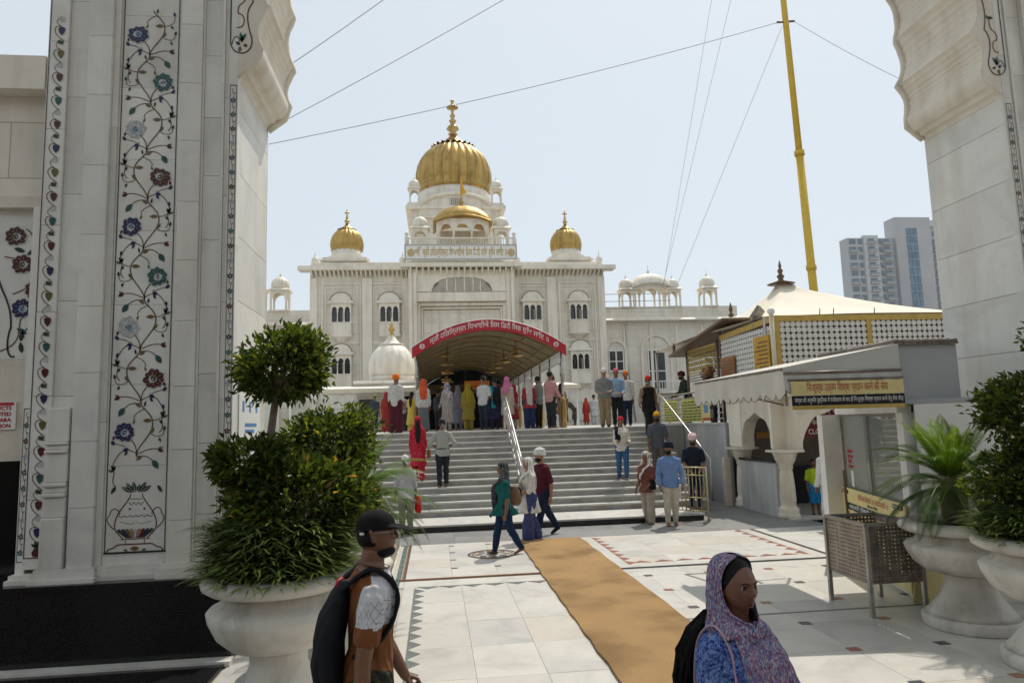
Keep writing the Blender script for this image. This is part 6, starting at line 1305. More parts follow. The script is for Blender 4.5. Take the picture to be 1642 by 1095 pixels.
# strap-leaved ground cover round the rims
def straps(name, label, loc, R, n, ln, zr):
    M = MB(); tint = []; rr = random.Random(int(abs(loc[0])*100))
    for k in range(n):
        a = rr.uniform(0,2*PI); q = R*math.sqrt(rr.uniform(0.25,1)); b = Vector((loc[0]+q*math.cos(a), loc[1]+q*math.sin(a), loc[2]+rr.uniform(0,zr))); L_ = ln*rr.uniform(0.6,1.2); a2 = a+rr.uniform(-0.9,0.9); el = rr.uniform(0.5,1.35); o = Vector((math.cos(a2),math.sin(a2),0)); s_ = Vector((-o.y,o.x,0)); wd = rr.uniform(0.008,0.014); pts = []
        for j in range(4):
            t = j/3; p = b + o*(L_*t*math.cos(el)+0.10*t*t) + Vector((0,0,L_*(t*math.sin(el)-0.55*t*t))); w_ = wd*(0.6,1.0,0.8,0.08)[j]; pts.append((p+s_*w_, p-s_*w_))
        for j in range(3): M.quad(pts[j][0],pts[j][1],pts[j+1][1],pts[j+1][0]); tint.append(min(1,max(0,0.35+0.25*j+rr.gauss(0,0.2))))
    t_ = thing(name, label, 'plant', loc); o = M.build('blades', LF2, t_, fix=False); set_tint(o.data, tint); return t_
straps('strap_plant', 'dense strap-leaved plants spilling over the rim under the topiary', (-1.22,5.8,1.07), 0.50, 3600, 0.22, 0.42); straps('strap_plant', 'dense strap-leaved plants in the planter at the right edge', (5.33,5.72,1.04), 0.53, 1600, 0.2, 0.25)
# cycads: each frond is a part
def frond_mesh(L_, arch, tintb, seed, nl=46, lw=0.15):
    rr = random.Random(seed); M = MB(); tint = []; P = []
    for j in range(nl+1):
        t = j/nl; a = arch[0] + (arch[1]-arch[0])*t; P.append(Vector((0,0,0)) if not P else P[-1] + Vector((math.cos(a),0,math.sin(a)))*(L_/nl))
    for j in range(nl):
        d = (P[j+1]-P[j]).normalized(); s_ = Vector((0,1,0)); n_ = d.cross(s_); w_ = 0.006*(1-0.7*j/nl)
        M.quad(P[j]+s_*w_,P[j]-s_*w_,P[j+1]-s_*w_,P[j+1]+s_*w_); tint.append(0.9)
        if j > 3:
            t = j/nl; ll = lw*math.sin(PI*min(1,0.18+0.85*t))**0.7
            for q in (-1,1):
                dd = (s_*q*0.8 + d*0.55 - n_*0.28).normalized(); b = P[j]; tip = b+dd*ll*rr.uniform(0.9,1.1); e_ = d*0.0075
                M.poly([b-e_, b+dd*ll*0.5+e_*0.9, tip, b+dd*ll*0.5-e_*0.9]); tint.append(min(1,max(0,tintb+rr.gauss(0,0.10))))
    me = M.mesh('frond', [LF3]); set_tint(me, tint); return me
def cycad(label, loc, n, L_, z0, seed, cone=True, lowbias=0.0):
    rr = random.Random(seed); t_ = thing('cycad', label, 'plant', loc, 'cycads in planters')
    MB().lathe([(0.10,0),(0.13,0.08),(0.13,z0*0.6),(0.11,z0),(0.05,z0+0.05)], loc, 14, 9, 0.1).build('trunk', BARK, t_)
    vs = [frond_mesh(L_*0.80,(1.40,0.75),0.66,1), frond_mesh(L_,(1.10,-0.45),0.40,2), frond_mesh(L_*1.05,(0.6,-1.0),0.30,3), frond_mesh(L_,(0.1,-1.3),0.15,4)]
    for k in range(n):
        u = k/n; v = vs[min(3, int(u*4))]; o = link('frond', v, t_, (loc[0], loc[1], loc[2]+z0+0.04-0.10*u)); o.rotation_euler = (rr.uniform(-0.2,0.2), rr.uniform(-0.12,0.12), k*2.39996+rr.uniform(-0.2,0.2)); sc = rr.uniform(0.85,1.1); o.scale = (sc,sc,sc)
    return t_
cycad('cycad with bright upright fronds in the right planter', (5.42,6.95,1.05), 72, 0.92, 0.40, 2); planter((-0.92,8.6,0), 'stone planter of the cycad hidden behind the left shrub', 0.5, 1.0); cycad('cycad with arching fronds behind the left shrub', (-0.92,8.6,0.98), 84, 1.05, 0.42, 5)
# ---------------------------------------------------------------- people
TMP = bpy.data.scenes.new('workshop')
def fuse(M, voxel, smooth=4, name='body'):
    """union of closed shapes -> one continuous smooth skin"""
    me = M.mesh('raw', []); o = bpy.data.objects.new('raw', me); TMP.collection.objects.link(o)
    r = o.modifiers.new('r', 'REMESH'); r.mode = 'VOXEL'; r.voxel_size = voxel; r.use_smooth_shade = True
    if smooth: s_ = o.modifiers.new('s', 'SMOOTH'); s_.factor = 0.5; s_.iterations = smooth
    vl = TMP.view_layers[0]; vl.update(); dg = vl.depsgraph
    out = bpy.data.meshes.new_from_object(o.evaluated_get(dg)); out.name = name
    bpy.data.objects.remove(o); bpy.data.meshes.remove(me); return out
def displace(me, fn):
    n = len(me.vertices); co = np.empty(n*3, 'f'); no = np.empty(n*3, 'f'); me.vertices.foreach_get('co', co); me.vertices.foreach_get('normal', no); co = co.reshape(-1,3); no = no.reshape(-1,3)
    co = co + no*fn(co)[:,None]; me.vertices.foreach_set('co', co.astype('f').ravel()); me.update()
def wrinkle(amp, f=1.0, vert=0.0, seed=0.0):
    def fn(c):
        x, y, z = c[:,0]*f, c[:,1]*f, c[:,2]*f
        a = np.sin(31*z + 17*np.sin(9*x+seed) + 11*y + seed)*0.5 + np.sin(23*x - 27*z + 9*np.sin(13*y+seed*2))*0.5
        b = np.sin(np.arctan2(y, x)*9 + 4*np.sin(3*z+seed) + seed)
        return amp*(a*(1-vert) + b*vert*1.6)
    return fn
_cl = {}
def cloth(col, pat=None, col2=None, sc=40.0):
    key = (col, pat, col2, sc)
    if key in _cl: return _cl[key]
    m, N, L, B = newmat('cloth'); tc = N.new('ShaderNodeTexCoord'); v = tc.outputs['Object']; B.inputs['Roughness'].default_value = 0.85; B.inputs['Specular IOR Level'].default_value = 0.12
    n = N.new('ShaderNodeTexNoise'); n.inputs['Scale'].default_value = 14; n.inputs['Detail'].default_value = 6; L.new(v, n.inputs['Vector'])
    base = None
    if pat is None: 
        r = ramp(N, [(0.3, tuple(c*0.82 for c in col)), (0.7, tuple(min(1,c*1.1) for c in col))]); L.new(n.outputs[0], r.inputs[0]); base = r.outputs[0]
    elif pat == 'floral':
        vo = N.new('ShaderNodeTexVoronoi'); vo.inputs['Scale'].default_value = sc; L.new(v, vo.inputs['Vector']); n2 = N.new('ShaderNodeTexNoise'); n2.inputs['Scale'].default_value = sc*0.7; n2.inputs['Detail'].default_value = 3; n2.inputs['Distortion'].default_value = 1.5; L.new(v, n2.inputs['Vector'])
        r = ramp(N, [(0.0,col),(0.42,col),(0.50,col2),(0.60,col),(1.0,tuple(min(1,c*1.7+0.05) for c in col))], 'LINEAR'); L.new(n2.outputs[0], r.inputs[0]); r2 = ramp(N, [(0.0,col2),(0.28,col2),(0.34,(0,0,0)),(1,(0,0,0))], 'LINEAR'); L.new(vo.outputs['Distance'], r2.inputs[0])
        m2 = ramp(N, [(0.26,(1,1,1)),(0.32,(0,0,0))]); L.new(vo.outputs['Distance'], m2.inputs[0]); base = mixc(N, L, m2.outputs[0], r.outputs[0], col2)
    elif pat == 'print':      # fine multicoloured scarf print, longer along the cloth
        vs_ = N.new('ShaderNodeVectorMath'); vs_.operation = 'MULTIPLY'; vs_.inputs[1].default_value = (1,1,0.42); L.new(v, vs_.inputs[0]); vo = N.new('ShaderNodeTexVoronoi'); vo.inputs['Scale'].default_value = sc; L.new(vs_.outputs[0], vo.inputs['Vector']); se = N.new('ShaderNodeSeparateColor'); L.new(vo.outputs['Color'], se.inputs[0])
        r = ramp(N, [(0.0,col),(0.30,col2),(0.55,(0.40,0.36,0.42)),(0.72,(0.08,0.18,0.36)),(0.88,(0.20,0.06,0.11)),(1.0,col)], 'CONSTANT'); L.new(se.outputs[0], r.inputs[0]); base = r.outputs[0]
    elif pat in ('plaid', 'stripe'):
        wv = N.new('ShaderNodeTexWave'); wv.inputs['Scale'].default_value = sc; wv.bands_direction = 'X'; L.new(v, wv.inputs['Vector']); r = ramp(N, [(0.55,(0,0,0)),(0.7,(1,1,1))]); L.new(wv.outputs[0], r.inputs[0]); f = r.outputs[0]
        if pat == 'plaid':
            w2 = N.new('ShaderNodeTexWave'); w2.inputs['Scale'].default_value = sc; w2.bands_direction = 'Z'; L.new(v, w2.inputs['Vector']); r2 = ramp(N, [(0.55,(0,0,0)),(0.7,(1,1,1))]); L.new(w2.outputs[0], r2.inputs[0]); f = mixc(N, L, 1.0, r.outputs[0], r2.outputs[0], 'ADD')
        base = mixc(N, L, f, col, col2)
    elif pat == 'dots':
        vo = N.new('ShaderNodeTexVoronoi'); vo.inputs['Scale'].default_value = sc; L.new(v, vo.inputs['Vector']); r = ramp(N, [(0.22,(1,1,1)),(0.28,(0,0,0))]); L.new(vo.outputs['Distance'], r.inputs[0]); base = mixc(N, L, r.outputs[0], col, col2)
    L.new(base, B.inputs['Base Color'])
    b = N.new('ShaderNodeBump'); b.inputs['Strength'].default_value = 0.35; b.inputs['Distance'].default_value = 0.02; L.new(n.outputs[0], b.inputs['Height']); L.new(b.outputs[0], B.inputs['Normal'])
    _cl[key] = m; return m
def skinmat(name, col):
    m, N, L, B = newmat(name); tc = N.new('ShaderNodeTexCoord'); n = N.new('ShaderNodeTexNoise'); n.inputs['Scale'].default_value = 22; n.inputs['Detail'].default_value = 5; L.new(tc.outputs['Object'], n.inputs['Vector'])
    r = ramp(N, [(0.3, tuple(c*0.85 for c in col)), (0.7, tuple(c*1.12 for c in col))]); L.new(n.outputs[0], r.inputs[0]); L.new(r.outputs[0], B.inputs['Base Color']); B.inputs['Roughness'].default_value = 0.5; B.inputs['Subsurface Weight'].default_value = 0.06; B.inputs['Subsurface Radius'].default_value = (0.02,0.008,0.004); return m
SK = [skinmat('skin_tan', (0.30,0.155,0.085)), skinmat('skin_brown', (0.19,0.09,0.048)), skinmat('skin_deep', (0.135,0.054,0.027)), skinmat('skin_warm', (0.175,0.075,0.042))]
HAIR = plain('black_hair', (0.009,0.0075,0.007), 0.5, var=0.3, scale=40, bump=0.4, bscale=120, spec=0.18); GREYH = plain('grey_beard', (0.22,0.21,0.20), 0.7)
def rotX(v, a): c, s_ = math.cos(a), math.sin(a); return Vector((v.x, v.y*c - v.z*s_, v.y*s_ + v.z*c))
def rotZ(v, a): c, s_ = math.cos(a), math.sin(a); return Vector((v.x*c - v.y*s_, v.x*s_ + v.y*c, v.z))
class Fig:
    """posed skeleton, facing +Y, feet at z=0"""
    def __init__(s, H=1.7, fem=False, arms=None, legs=None, lean=0.0, yaw=0.0, nod=0.0, wide=1.0, tilt=0.0):
        s.H, s.fem, s.w = H, fem, wide; R = math.radians; s.yaw, s.nod, s.tilt = R(yaw), R(nod), R(tilt); s.lean = R(lean)
        legs = legs or ((0,0),(0,0)); arms = arms or ((4,8,12,0),(4,8,12,0)); hw = 0.05*H*(1.06 if fem else 1.0); sw = 0.098*H*(0.88 if fem else 1.0)*wide
        hip = 0.505*H; s.leg = []; low = 9
        for sd, (a, k) in zip((-1,1), legs):
            p0 = Vector((sd*hw,0,hip)); p1 = p0 + rotX(Vector((0,0,-0.235*H)), R(a)); p2 = p1 + rotX(Vector((0,0,-0.232*H)), R(a-k)); s.leg.append([p0,p1,p2,R(a-k)]); low = min(low, p2.z-0.038*H)
        s.dz = -low
        for l in s.leg:
            for i in range(3): l[i].z += s.dz
        s.hip = Vector((0,0,hip+s.dz)); s.arm = []
        for sd, (fw, out, eb, inw) in zip((-1,1), arms):
            p0 = Vector((sd*sw,0,0.772*H)); d = rotX(Vector((0,0,-1)), R(fw)); d = (d + Vector((sd*math.tan(R(out)),0,0))).normalized(); p1 = p0 + d*0.172*H
            e = rotX(Vector((0,0,-1)), R(fw+eb)); e = (e + Vector((-sd*math.tan(R(inw)) + sd*math.tan(R(out))*0.4,0,0))).normalized(); p2 = p1 + e*0.148*H; hd = (e*0.9+Vector((-sd*0.1,0.12,-0.1))).normalized()
            P = [s.up(p0), s.up(p1), s.up(p2)]; s.arm.append([*P, (s.up(p2+hd)-s.up(p2)).normalized(), sd])
        s.headc = Vector((0,0.012*H,0.932*H)); s.neck = Vector((0,0.0,0.852*H))
    def up(s, p):
        """upper body points lean about the hips"""
        q = Vector(p); q.z -= 0.505*s.H; q = rotX(q, -s.lean); return q + s.hip
    def hd(s, p):
        """point in head space (origin head centre, facing +Y) to figure space"""
        q = rotX(Vector(p), s.nod); c, sn = math.cos(s.tilt), math.sin(s.tilt); q = Vector((q.x*c+q.z*sn, q.y, -q.x*sn+q.z*c)); q = rotZ(q, s.yaw); return s.up(s.headc) + q
TORSO = [(0.455,0.085,0.058,0.0),(0.50,0.097,0.066,-0.004),(0.545,0.094,0.066,-0.004),(0.60,0.083,0.057,0.0),(0.645,0.082,0.056,0.002),(0.70,0.092,0.062,0.004),(0.75,0.099,0.065,0.004),(0.79,0.098,0.060,0.0),(0.815,0.082,0.050,-0.002),(0.835,0.050,0.040,-0.002),(0.855,0.033,0.036,0.0),(0.885,0.032,0.036,0.006)]
def torso(M, F, infl=0.0, z0=0.455, z1=0.885, n=20, flare=0.0, belly=0.0):
    H = F.H; rings = []
    for z, rx, ry, yo in TORSO:
        if z < z0-1e-6 or z > z1+1e-6: continue
        b = 1+flare*max(0,(0.62-z)/0.15); rx_ = rx*H*b*(F.w if z > 0.6 else 1)*(0.94 if F.fem and z > 0.7 else 1)*(1.05 if F.fem and z < 0.56 else 1)+infl; ry_ = ry*H*b+infl + belly*H*math.exp(-((z-0.58)/0.06)**2)*0.5; yo_ = yo*H + belly*H*math.exp(-((z-0.58)/0.06)**2)*0.5
        if F.fem and 0.69 < z < 0.77: ry_ += 0.010*H; yo_ += 0.010*H
        ring = []
        for j in range(n):
            a = 2*PI*j/n; c, s_ = math.cos(a), math.sin(a); ring.append(F.up((math.copysign(abs(c)**0.85, c)*rx_, yo_+math.copysign(abs(s_)**0.85, s_)*ry_, z*H)))
        rings.append(M.addv(ring))
    for i in range(len(rings)-1):
        for j in range(n): M.face((rings[i]+j, rings[i]+(j+1)%n, rings[i+1]+(j+1)%n, rings[i+1]+j))
    M.face([rings[0]+j for j in range(n)][::-1]); M.face([rings[-1]+j for j in range(n)])
def capsule(M, pts, rad, n=12):
    """tube with rounded ends"""
    pts = [Vector(p) for p in pts]; a = (pts[0]-pts[1]).normalized(); b = (pts[-1]-pts[-2]).normalized(); r0 = rad[0] if not hasattr(rad[0],'__len__') else min(rad[0]); r1 = rad[-1] if not hasattr(rad[-1],'__len__') else min(rad[-1])
    sc = lambda r, k: tuple(q*k for q in r) if hasattr(r,'__len__') else r*k
    P = [pts[0]+a*r0*0.9, pts[0]+a*r0*0.55] + pts + [pts[-1]+b*r1*0.55, pts[-1]+b*r1*0.9]; Rr = [sc(rad[0],0.4), sc(rad[0],0.85)] + list(rad) + [sc(rad[-1],0.85), sc(rad[-1],0.4)]; M.tube(P, Rr, n)
def arm(M, A, H, infl=0.0, to=3.0, n=12, thick=1.0):
    sh, el, wr, hd, sd = A; k = H*thick; pts = [sh, sh.lerp(el,0.35), el]; rad = [0.036*k, 0.030*k, 0.024*k]
    if to <= 1: q = sh.lerp(el, to); capsule(M, [sh, sh.lerp(el,0.5*to), q], [0.037*k+infl, 0.033*k+infl*1.1, 0.031*k+infl*1.3], n); return
    e = min(1.0, to-1); q = el.lerp(wr, e); capsule(M, pts + [el.lerp(wr,0.35*e), q], [r+infl for r in rad] + [0.024*k+infl, 0.0165*k+infl], n)
def hand(M, A, H, curl=0.5, n=8):
    """palm, four unequal bent fingers and a thumb from the side of the palm"""
    sh, el, wr, d, sd = A; k = H/1.7; d = d.normalized(); x = Vector((sd,0,0)); f = d.cross(x); f = f.normalized() if f.length > 0.1 else Vector((0,1,0)); inn = f.cross(d).normalized()
    if inn.x*sd > 0: inn = -inn           # palm faces the body
    palm = wr + d*0.085*k; capsule(M, [wr, wr+d*0.035*k, palm], [(0.022*k,0.018*k),(0.030*k,0.017*k),(0.036*k,0.015*k)], 10)
    for i, (off, ln) in enumerate(((-0.027,0.062),(-0.009,0.074),(0.009,0.070),(0.026,0.056))):
        b = palm + f*(-off)*k; d1 = (d*math.cos(curl*0.5)+inn*math.sin(curl*0.5)); d2 = (d*math.cos(curl*1.4)+inn*math.sin(curl*1.4)); m_ = b+d1*ln*0.5*k; capsule(M, [b-d*0.012*k, b, m_, m_+d2*ln*0.5*k], [0.0095*k,0.0095*k,0.0088*k,0.0072*k], n)
    b = wr + d*0.03*k + f*0.026*k; t1 = (d*0.75+f*0.55+inn*0.25).normalized(); capsule(M, [b-f*0.008*k, b, b+t1*0.034*k, b+t1*0.034*k+(d*0.9+inn*0.35).normalized()*0.030*k], [0.012*k,0.012*k,0.0105*k,0.008*k], n)
def leg(M, Lg, H, infl=0.0, n=14, to=1.0, flare=0.0, top=0.0):
    p0, p1, p2, a = Lg; r = [0.056*H, 0.050*H, 0.034*H, 0.034*H, 0.021*H]; P = [p0+Vector((0,0,0.02*H)), p0.lerp(p1,0.35), p1, p1.lerp(p2,0.3), p2]
    if to < 1: P[4] = p1.lerp(p2, to); r[4] = 0.026*H
    capsule(M, P, [r[i]+infl*(1+flare*max(0,i-1)) for i in range(5)], n)
def foot(M, Lg, H, k=1.0, infl=0.0):
    p2, a = Lg[2], Lg[3]; f = rotX(Vector((0,1,0)), a*0.75); u = Vector((0,0,1)); b = p2 - Vector((0,0,0.018*H)) ; heel = b - f*0.022*H - u*0.006*H; toe = b + f*0.088*H - u*0.010*H
    capsule(M, [heel, b+f*0.02*H, b+f*0.055*H-u*0.006*H, toe], [(0.021*H+infl,0.017*H+infl),(0.023*H+infl,0.020*H+infl),(0.027*H+infl,0.014*H+infl),(0.024*H+infl,0.010*H+infl)], 10)
def head(M, F, na=36, npol=28, grow=0.0, jaw=1.0):
    """head with brow, eye sockets, nose, lips, chin"""
    H = F.H; rings = []
    for i in range(npol+1):
        p = PI*i/npol; ring = []
        for j in range(na):
            a = 2*PI*j/na - PI; z = -math.cos(p); r = math.sin(p); fr = math.cos(a)      # a=0 front
            rx, ry, rz = 0.0455*H+grow, 0.0575*H+grow, 0.0675*H+grow
            low = max(0.0, -z); jx = 1-0.30*low**1.6*jaw; x = math.sin(a)*r*rx*jx; y = math.cos(a)*r*ry*(1-0.10*low if fr < 0 else 1-0.03*low); zz = z*rz
            if fr < 0: y *= 1+0.06*max(0,z)
            if fr > 0 and not grow:
                g = lambda ca, cz, wa, wz: math.exp(-((a-ca)/wa)**2-((z-cz)/wz)**2)
                d = 0.0
                zn = -0.16; t = (z-zn)/0.30
                if -0.6 < t < 1.1: d += 0.0125*H*math.exp(-(a/0.15)**2)*max(0, 1-max(0,t))*(1 if t > 0 else math.exp(-(t/0.28)**2))
                d += 0.004*H*(g(0.16,-0.2,0.1,0.08)+g(-0.16,-0.2,0.1,0.08))
                d -= 0.0075*H*(g(0.40,0.10,0.17,0.10)+g(-0.40,0.10,0.17,0.10)); d += 0.0045*H*(g(0.38,0.26,0.28,0.07)+g(-0.38,0.26,0.28,0.07))
                d += 0.0050*H*(g(0,-0.47,0.24,0.055)) + 0.0055*H*g(0,-0.57,0.21,0.05) - 0.004*H*g(0,-0.52,0.26,0.022) - 0.003*H*g(0,-0.68,0.3,0.05)
                d += 0.0065*H*g(0,-0.84,0.36,0.13); d += 0.0035*H*(g(0.62,-0.16,0.22,0.18)+g(-0.62,-0.16,0.22,0.18))
                y += d*max(0.2,r)
            ring.append(F.hd((x, y, zz)))
        rings.append(ring)
    n0 = [M.addv(rg_) for rg_ in rings]
    for i in range(npol):
        for j in range(na): M.face((n0[i]+j, n0[i]+(j+1)%na, n0[i+1]+(j+1)%na, n0[i+1]+j))
    for sd in (-1,1):
        if not grow:
            e = F.hd((sd*0.046*H, -0.006*H, 0.0)); capsule(M, [F.hd((sd*0.044*H,-0.004*H,-0.014*H)), e, F.hd((sd*0.049*H,-0.010*H,0.016*H))], [(0.007*H,0.005*H),(0.010*H,0.005*H),(0.010*H,0.005*H)], 8)
def headshell(M, F, rx, ry, rz, c=(0,0,0), n=20, m=14, ztop=1.0, zbot=-1.0):
    """part of an ellipsoid in head space"""
    H = F.H; rings = []
    p0, p1 = math.acos(-zbot) if zbot > -1 else 0.0, PI
    for i in range(m+1):
        p = p0+(p1-p0)*i/m; rings.append(M.addv([F.hd((c[0]*H+rx*H*max(math.sin(p),1e-3)*math.sin(2*PI*j/n), c[1]*H+ry*H*max(math.sin(p),1e-3)*math.cos(2*PI*j/n), c[2]*H-rz*H*math.cos(p))) for j in range(n)]))
    for i in range(m):
        for j in range(n): M.face((rings[i]+j, rings[i]+(j+1)%n, rings[i+1]+(j+1)%n, rings[i+1]+j))
    M.face([rings[0]+j for j in range(n)]); M.face([rings[-1]+j for j in range(n)][::-1])
def skirt(M, F, z1, z0, r1, r0, infl=0.0, n=24, pts=None, yb=0.0, waves=7, amp=0.06):
    """hanging cloth from height z1 to z0 (fractions of H), following the legs"""
    H = F.H; rings = []; k = 9
    kn = (F.leg[0][1]+F.leg[1][1])/2; an = (F.leg[0][2]+F.leg[1][2])/2
    for i in range(k+1):
        t = i/k; z = (z1+(z0-z1)*t)*H + F.dz*(1 if t == 0 else 1)*0; zz = z + (F.dz)
        if zz > F.hip.z: cy = 0.0
        elif zz > kn.z: cy = kn.y*(F.hip.z-zz)/(F.hip.z-kn.z+1e-6)
        else: cy = kn.y+(an.y-kn.y)*min(1,(kn.z-zz)/(kn.z-an.z+1e-6))
        sp = abs(F.leg[0][2].y-F.leg[1][2].y)*0.5*t; r = r1+(r0-r1)*t
        rings.append(M.addv([(math.cos(2*PI*j/n)*r*H*(1+amp*t*math.sin(waves*2*PI*j/n)), cy*0.8+math.sin(2*PI*j/n)*(r*0.72*H+sp*0.7)*(1+amp*t*math.sin(waves*2*PI*j/n+1)), zz) for j in range(n)]))
    for i in range(k):
        for j in range(n): M.face((rings[i]+j, rings[i]+(j+1)%n, rings[i+1]+(j+1)%n, rings[i+1]+j))
    M.face([rings[0]+j for j in range(n)]); M.face([rings[-1]+j for j in range(n)][::-1])
def drape(M, pts, wd, th=0.012, n=10):
    """cloth band through points (flat section wd x th)"""
    pts = [Vector(p) for p in pts]; k = len(pts); P = []; W = []
    for i in range(k-1):
        a, b, c, d = pts[max(i-1,0)], pts[i], pts[i+1], pts[min(i+2,k-1)]
        for q in range(4):
            t = q/4; P.append(0.5*((2*b)+(c-a)*t+(2*a-5*b+4*c-d)*t*t+(3*b-a-3*c+d)*t**3)); W.append(wd[i]+(wd[i+1]-wd[i])*t)
    P.append(pts[-1]); W.append(wd[-1]); capsule(M, P, [(w_, th) for w_ in W], n)
NP_ = [0]
def person(label, loc, face, F, outfit, q=2, skin=1, group=None, cat='person', extra=None):
    """outfit: list of (kind, colour/material, options)"""
    H = F.H; vox = (0.0048, 0.0085, 0.014, 0.017)[q]; cv = (0.006, 0.010, 0.016, 0.018)[q]; NP_[0] += 1; sd_ = NP_[0]*1.7
    M = MB(); torso(M, F)
    for a in F.arm: arm(M, a, H); hand(M, a, H, 0.45)
    for l in F.leg: leg(M, l, H); foot(M, l, H)
    head(M, F, *((72,64) if q == 0 else (36,30)))
    body = fuse(M, vox, 3 if q < 2 else 2, 'person'); body.materials.append(SK[skin])
    P = link('person', body); tag(P, label, cat, group); P.location = loc; P.rotation_euler = (0,0,math.radians(face)-PI/2)
    def add(name, M, mat_, sm=4, fn=None, v=cv):
        me = fuse(M, v, sm, name); me.materials.append(mat_)
        if fn: displace(me, fn)
        return link(name, me, P)
    wr = wrinkle(0.006 if q < 2 else 0.008, 1.0, 0.0, sd_); wv = wrinkle(0.006, 1.0, 0.75, sd_)
    for it in outfit:
        kind, col = it[0], it[1]; op = it[2] if len(it) > 2 else {}
        mt = col if not isinstance(col, tuple) else cloth(col, *op.get('pat', ()))
        M = MB()
        if kind == 'shirt':
            torso(M, F, 0.014+op.get('fat',0), op.get('z0',0.50)-0.046, 0.836, flare=op.get('flare',0.05), belly=op.get('belly',0)); [arm(M, a, H, 0.012, op.get('slv',0.62)) for a in F.arm]; 
            if 'tail' in op: skirt(M, F, 0.56, op['tail'], 0.105, op.get('tr',0.115))
            add('shirt', M, mt, 4, wr)
        elif kind == 'kurta':
            torso(M, F, 0.016, 0.50, 0.836); skirt(M, F, 0.60, op.get('z0',0.27), 0.092, op.get('r0',0.135)); [arm(M, a, H, 0.013, op.get('slv',1.9)) for a in F.arm]; add('kurta', M, mt, 4, wv)
        elif kind == 'trousers':
            torso(M, F, 0.012, 0.455, 0.60); [leg(M, l, H, 0.011+op.get('loose',0), flare=op.get('flare',0.15), to=op.get('to',1.0)) for l in F.leg]; add('trousers', M, mt, 4, wr)
        elif kind == 'skirt': skirt(M, F, op.get('z1',0.60), op.get('z0',0.03), op.get('r1',0.088), op.get('r0',0.13)); add('skirt', M, mt, 4, wv)
        elif kind == 'shoes':
            for l in F.leg: M = MB(); foot(M, l, H, infl=0.006); add('shoe', M, mt, 2)
        elif kind == 'hair':
            headshell(M, F, 0.051, 0.060, 0.060, (0,-0.010,0.020), zbot=-0.75)
            if op.get('long'): capsule(M, [F.hd((0,-0.050*H,0.0)), F.hd((0,-0.062*H,-0.08*H)), F.up((0,-0.068*H,0.74*H)), F.up((0,-0.072*H,op.get('to',0.62)*H))], [0.036*H,(0.045*H,0.026*H),(0.05*H,0.020*H),(0.025*H,0.012*H)])
            if op.get('bun'): M.ball(F.hd((0,-0.062*H,0.0)), 0.026*H, 10, 8)
            add('hair', M, mt, 2)
        elif kind == 'beard':
            headshell(M, F, 0.040, 0.040, 0.034, (0,0.020,-0.048), ); add('beard', M, mt, 2)
        elif kind == 'turban':
            for k in range(5):
                t = k/4; M.tube([F.hd(((0.052-0.010*t)*H*math.cos(2*PI*j/18), -0.006*H+(0.064-0.010*t)*H*math.sin(2*PI*j/18), (0.014+0.047*t)*H + 0.022*H*(1-t)*math.sin(2*PI*j/18)*(1 if k % 2 else 0.4))) for j in range(19)], 0.016*H, 8)
            headshell(M, F, 0.054, 0.066, 0.062, (0,-0.006,0.034), zbot=-0.25); add('turban', M, mt, 2)
        elif kind == 'bandana':
            headshell(M, F, 0.0495, 0.0625, 0.060, (0,-0.002,0.022), zbot=-0.12); drape(M, [F.hd((0,-0.058*H,0.01*H)), F.hd((0.01*H,-0.078*H,-0.02*H)), F.hd((0.02*H,-0.075*H,-0.055*H))], [0.016*H,0.018*H,0.010*H], 0.006*H); add('head_cloth', M, mt, 2)
        elif kind == 'cap':
            headshell(M, F, 0.0485, 0.0615, 0.053, (0,-0.003,0.022), zbot=-0.15); capsule(M, [F.hd((0,0.045*H,0.022*H)), F.hd((0,0.075*H,0.018*H)), F.hd((0,0.108*H,0.004*H))], [(0.046*H,0.008*H),(0.043*H,0.004*H),(0.026*H,0.003*H)]); add('cap', M, mt, 2)
        elif kind == 'scarf':     # over the head, round the neck, hanging
            headshell(M, F, 0.0535, 0.064, 0.071, (0,-0.015,0.010)); sh = 0.085*H
            capsule(M, [F.hd((0,-0.040*H,-0.02*H)), F.hd((0,-0.040*H,-0.07*H)), F.up((0,-0.030*H,0.80*H))], [(0.050*H,0.034*H),(0.056*H,0.036*H),(0.090*H,0.036*H)])
            for s_ in (-1,1): capsule(M, [F.hd((s_*0.040*H,-0.005*H,-0.05*H)), F.up((s_*0.055*H,0.020*H,0.835*H)), F.up((s_*0.075*H,0.0,0.79*H))], [0.018*H,0.028*H,0.034*H])
            if op.get('front'): drape(M, [F.up((-0.06*H,0.03*H,0.82*H)), F.up((0.0,0.078*H,0.76*H)), F.up((0.05*H,0.088*H,0.68*H)), F.up((0.06*H,0.080*H,op.get('fz',0.58)*H))], [0.05*H,0.07*H,0.065*H,0.06*H], 0.012*H)
            if op.get('back',True): drape(M, [F.up((0,-0.055*H,0.82*H)), F.up((0,-0.074*H,0.74*H)), F.up((0.01*H,-0.074*H,op.get('bz',0.60)*H))], [0.075*H,0.075*H,0.06*H], 0.014*H)
            add('scarf', M, mt, 3, wv)
        elif kind == 'stole':     # cloth over a shoulder
            s_ = op.get('side',1); drape(M, [F.up((s_*0.07*H,0.078*H,op.get('fz',0.55)*H)), F.up((s_*0.07*H,0.082*H,0.72*H)), F.up((s_*0.075*H,0.0,0.835*H)), F.up((s_*0.07*H,-0.080*H,0.72*H)), F.up((s_*0.07*H,-0.084*H,op.get('bz',0.50)*H))], [0.045*H]*5, 0.013*H); add('stole', M, mt, 3, wv)
        elif kind == 'vest':
            torso(M, F, 0.026, 0.50, 0.815, flare=0.1); skirt(M, F, 0.56, op.get('z0',0.40), 0.112, 0.122); add('vest', M, mt, 3, wr)
        elif kind == 'backpack':
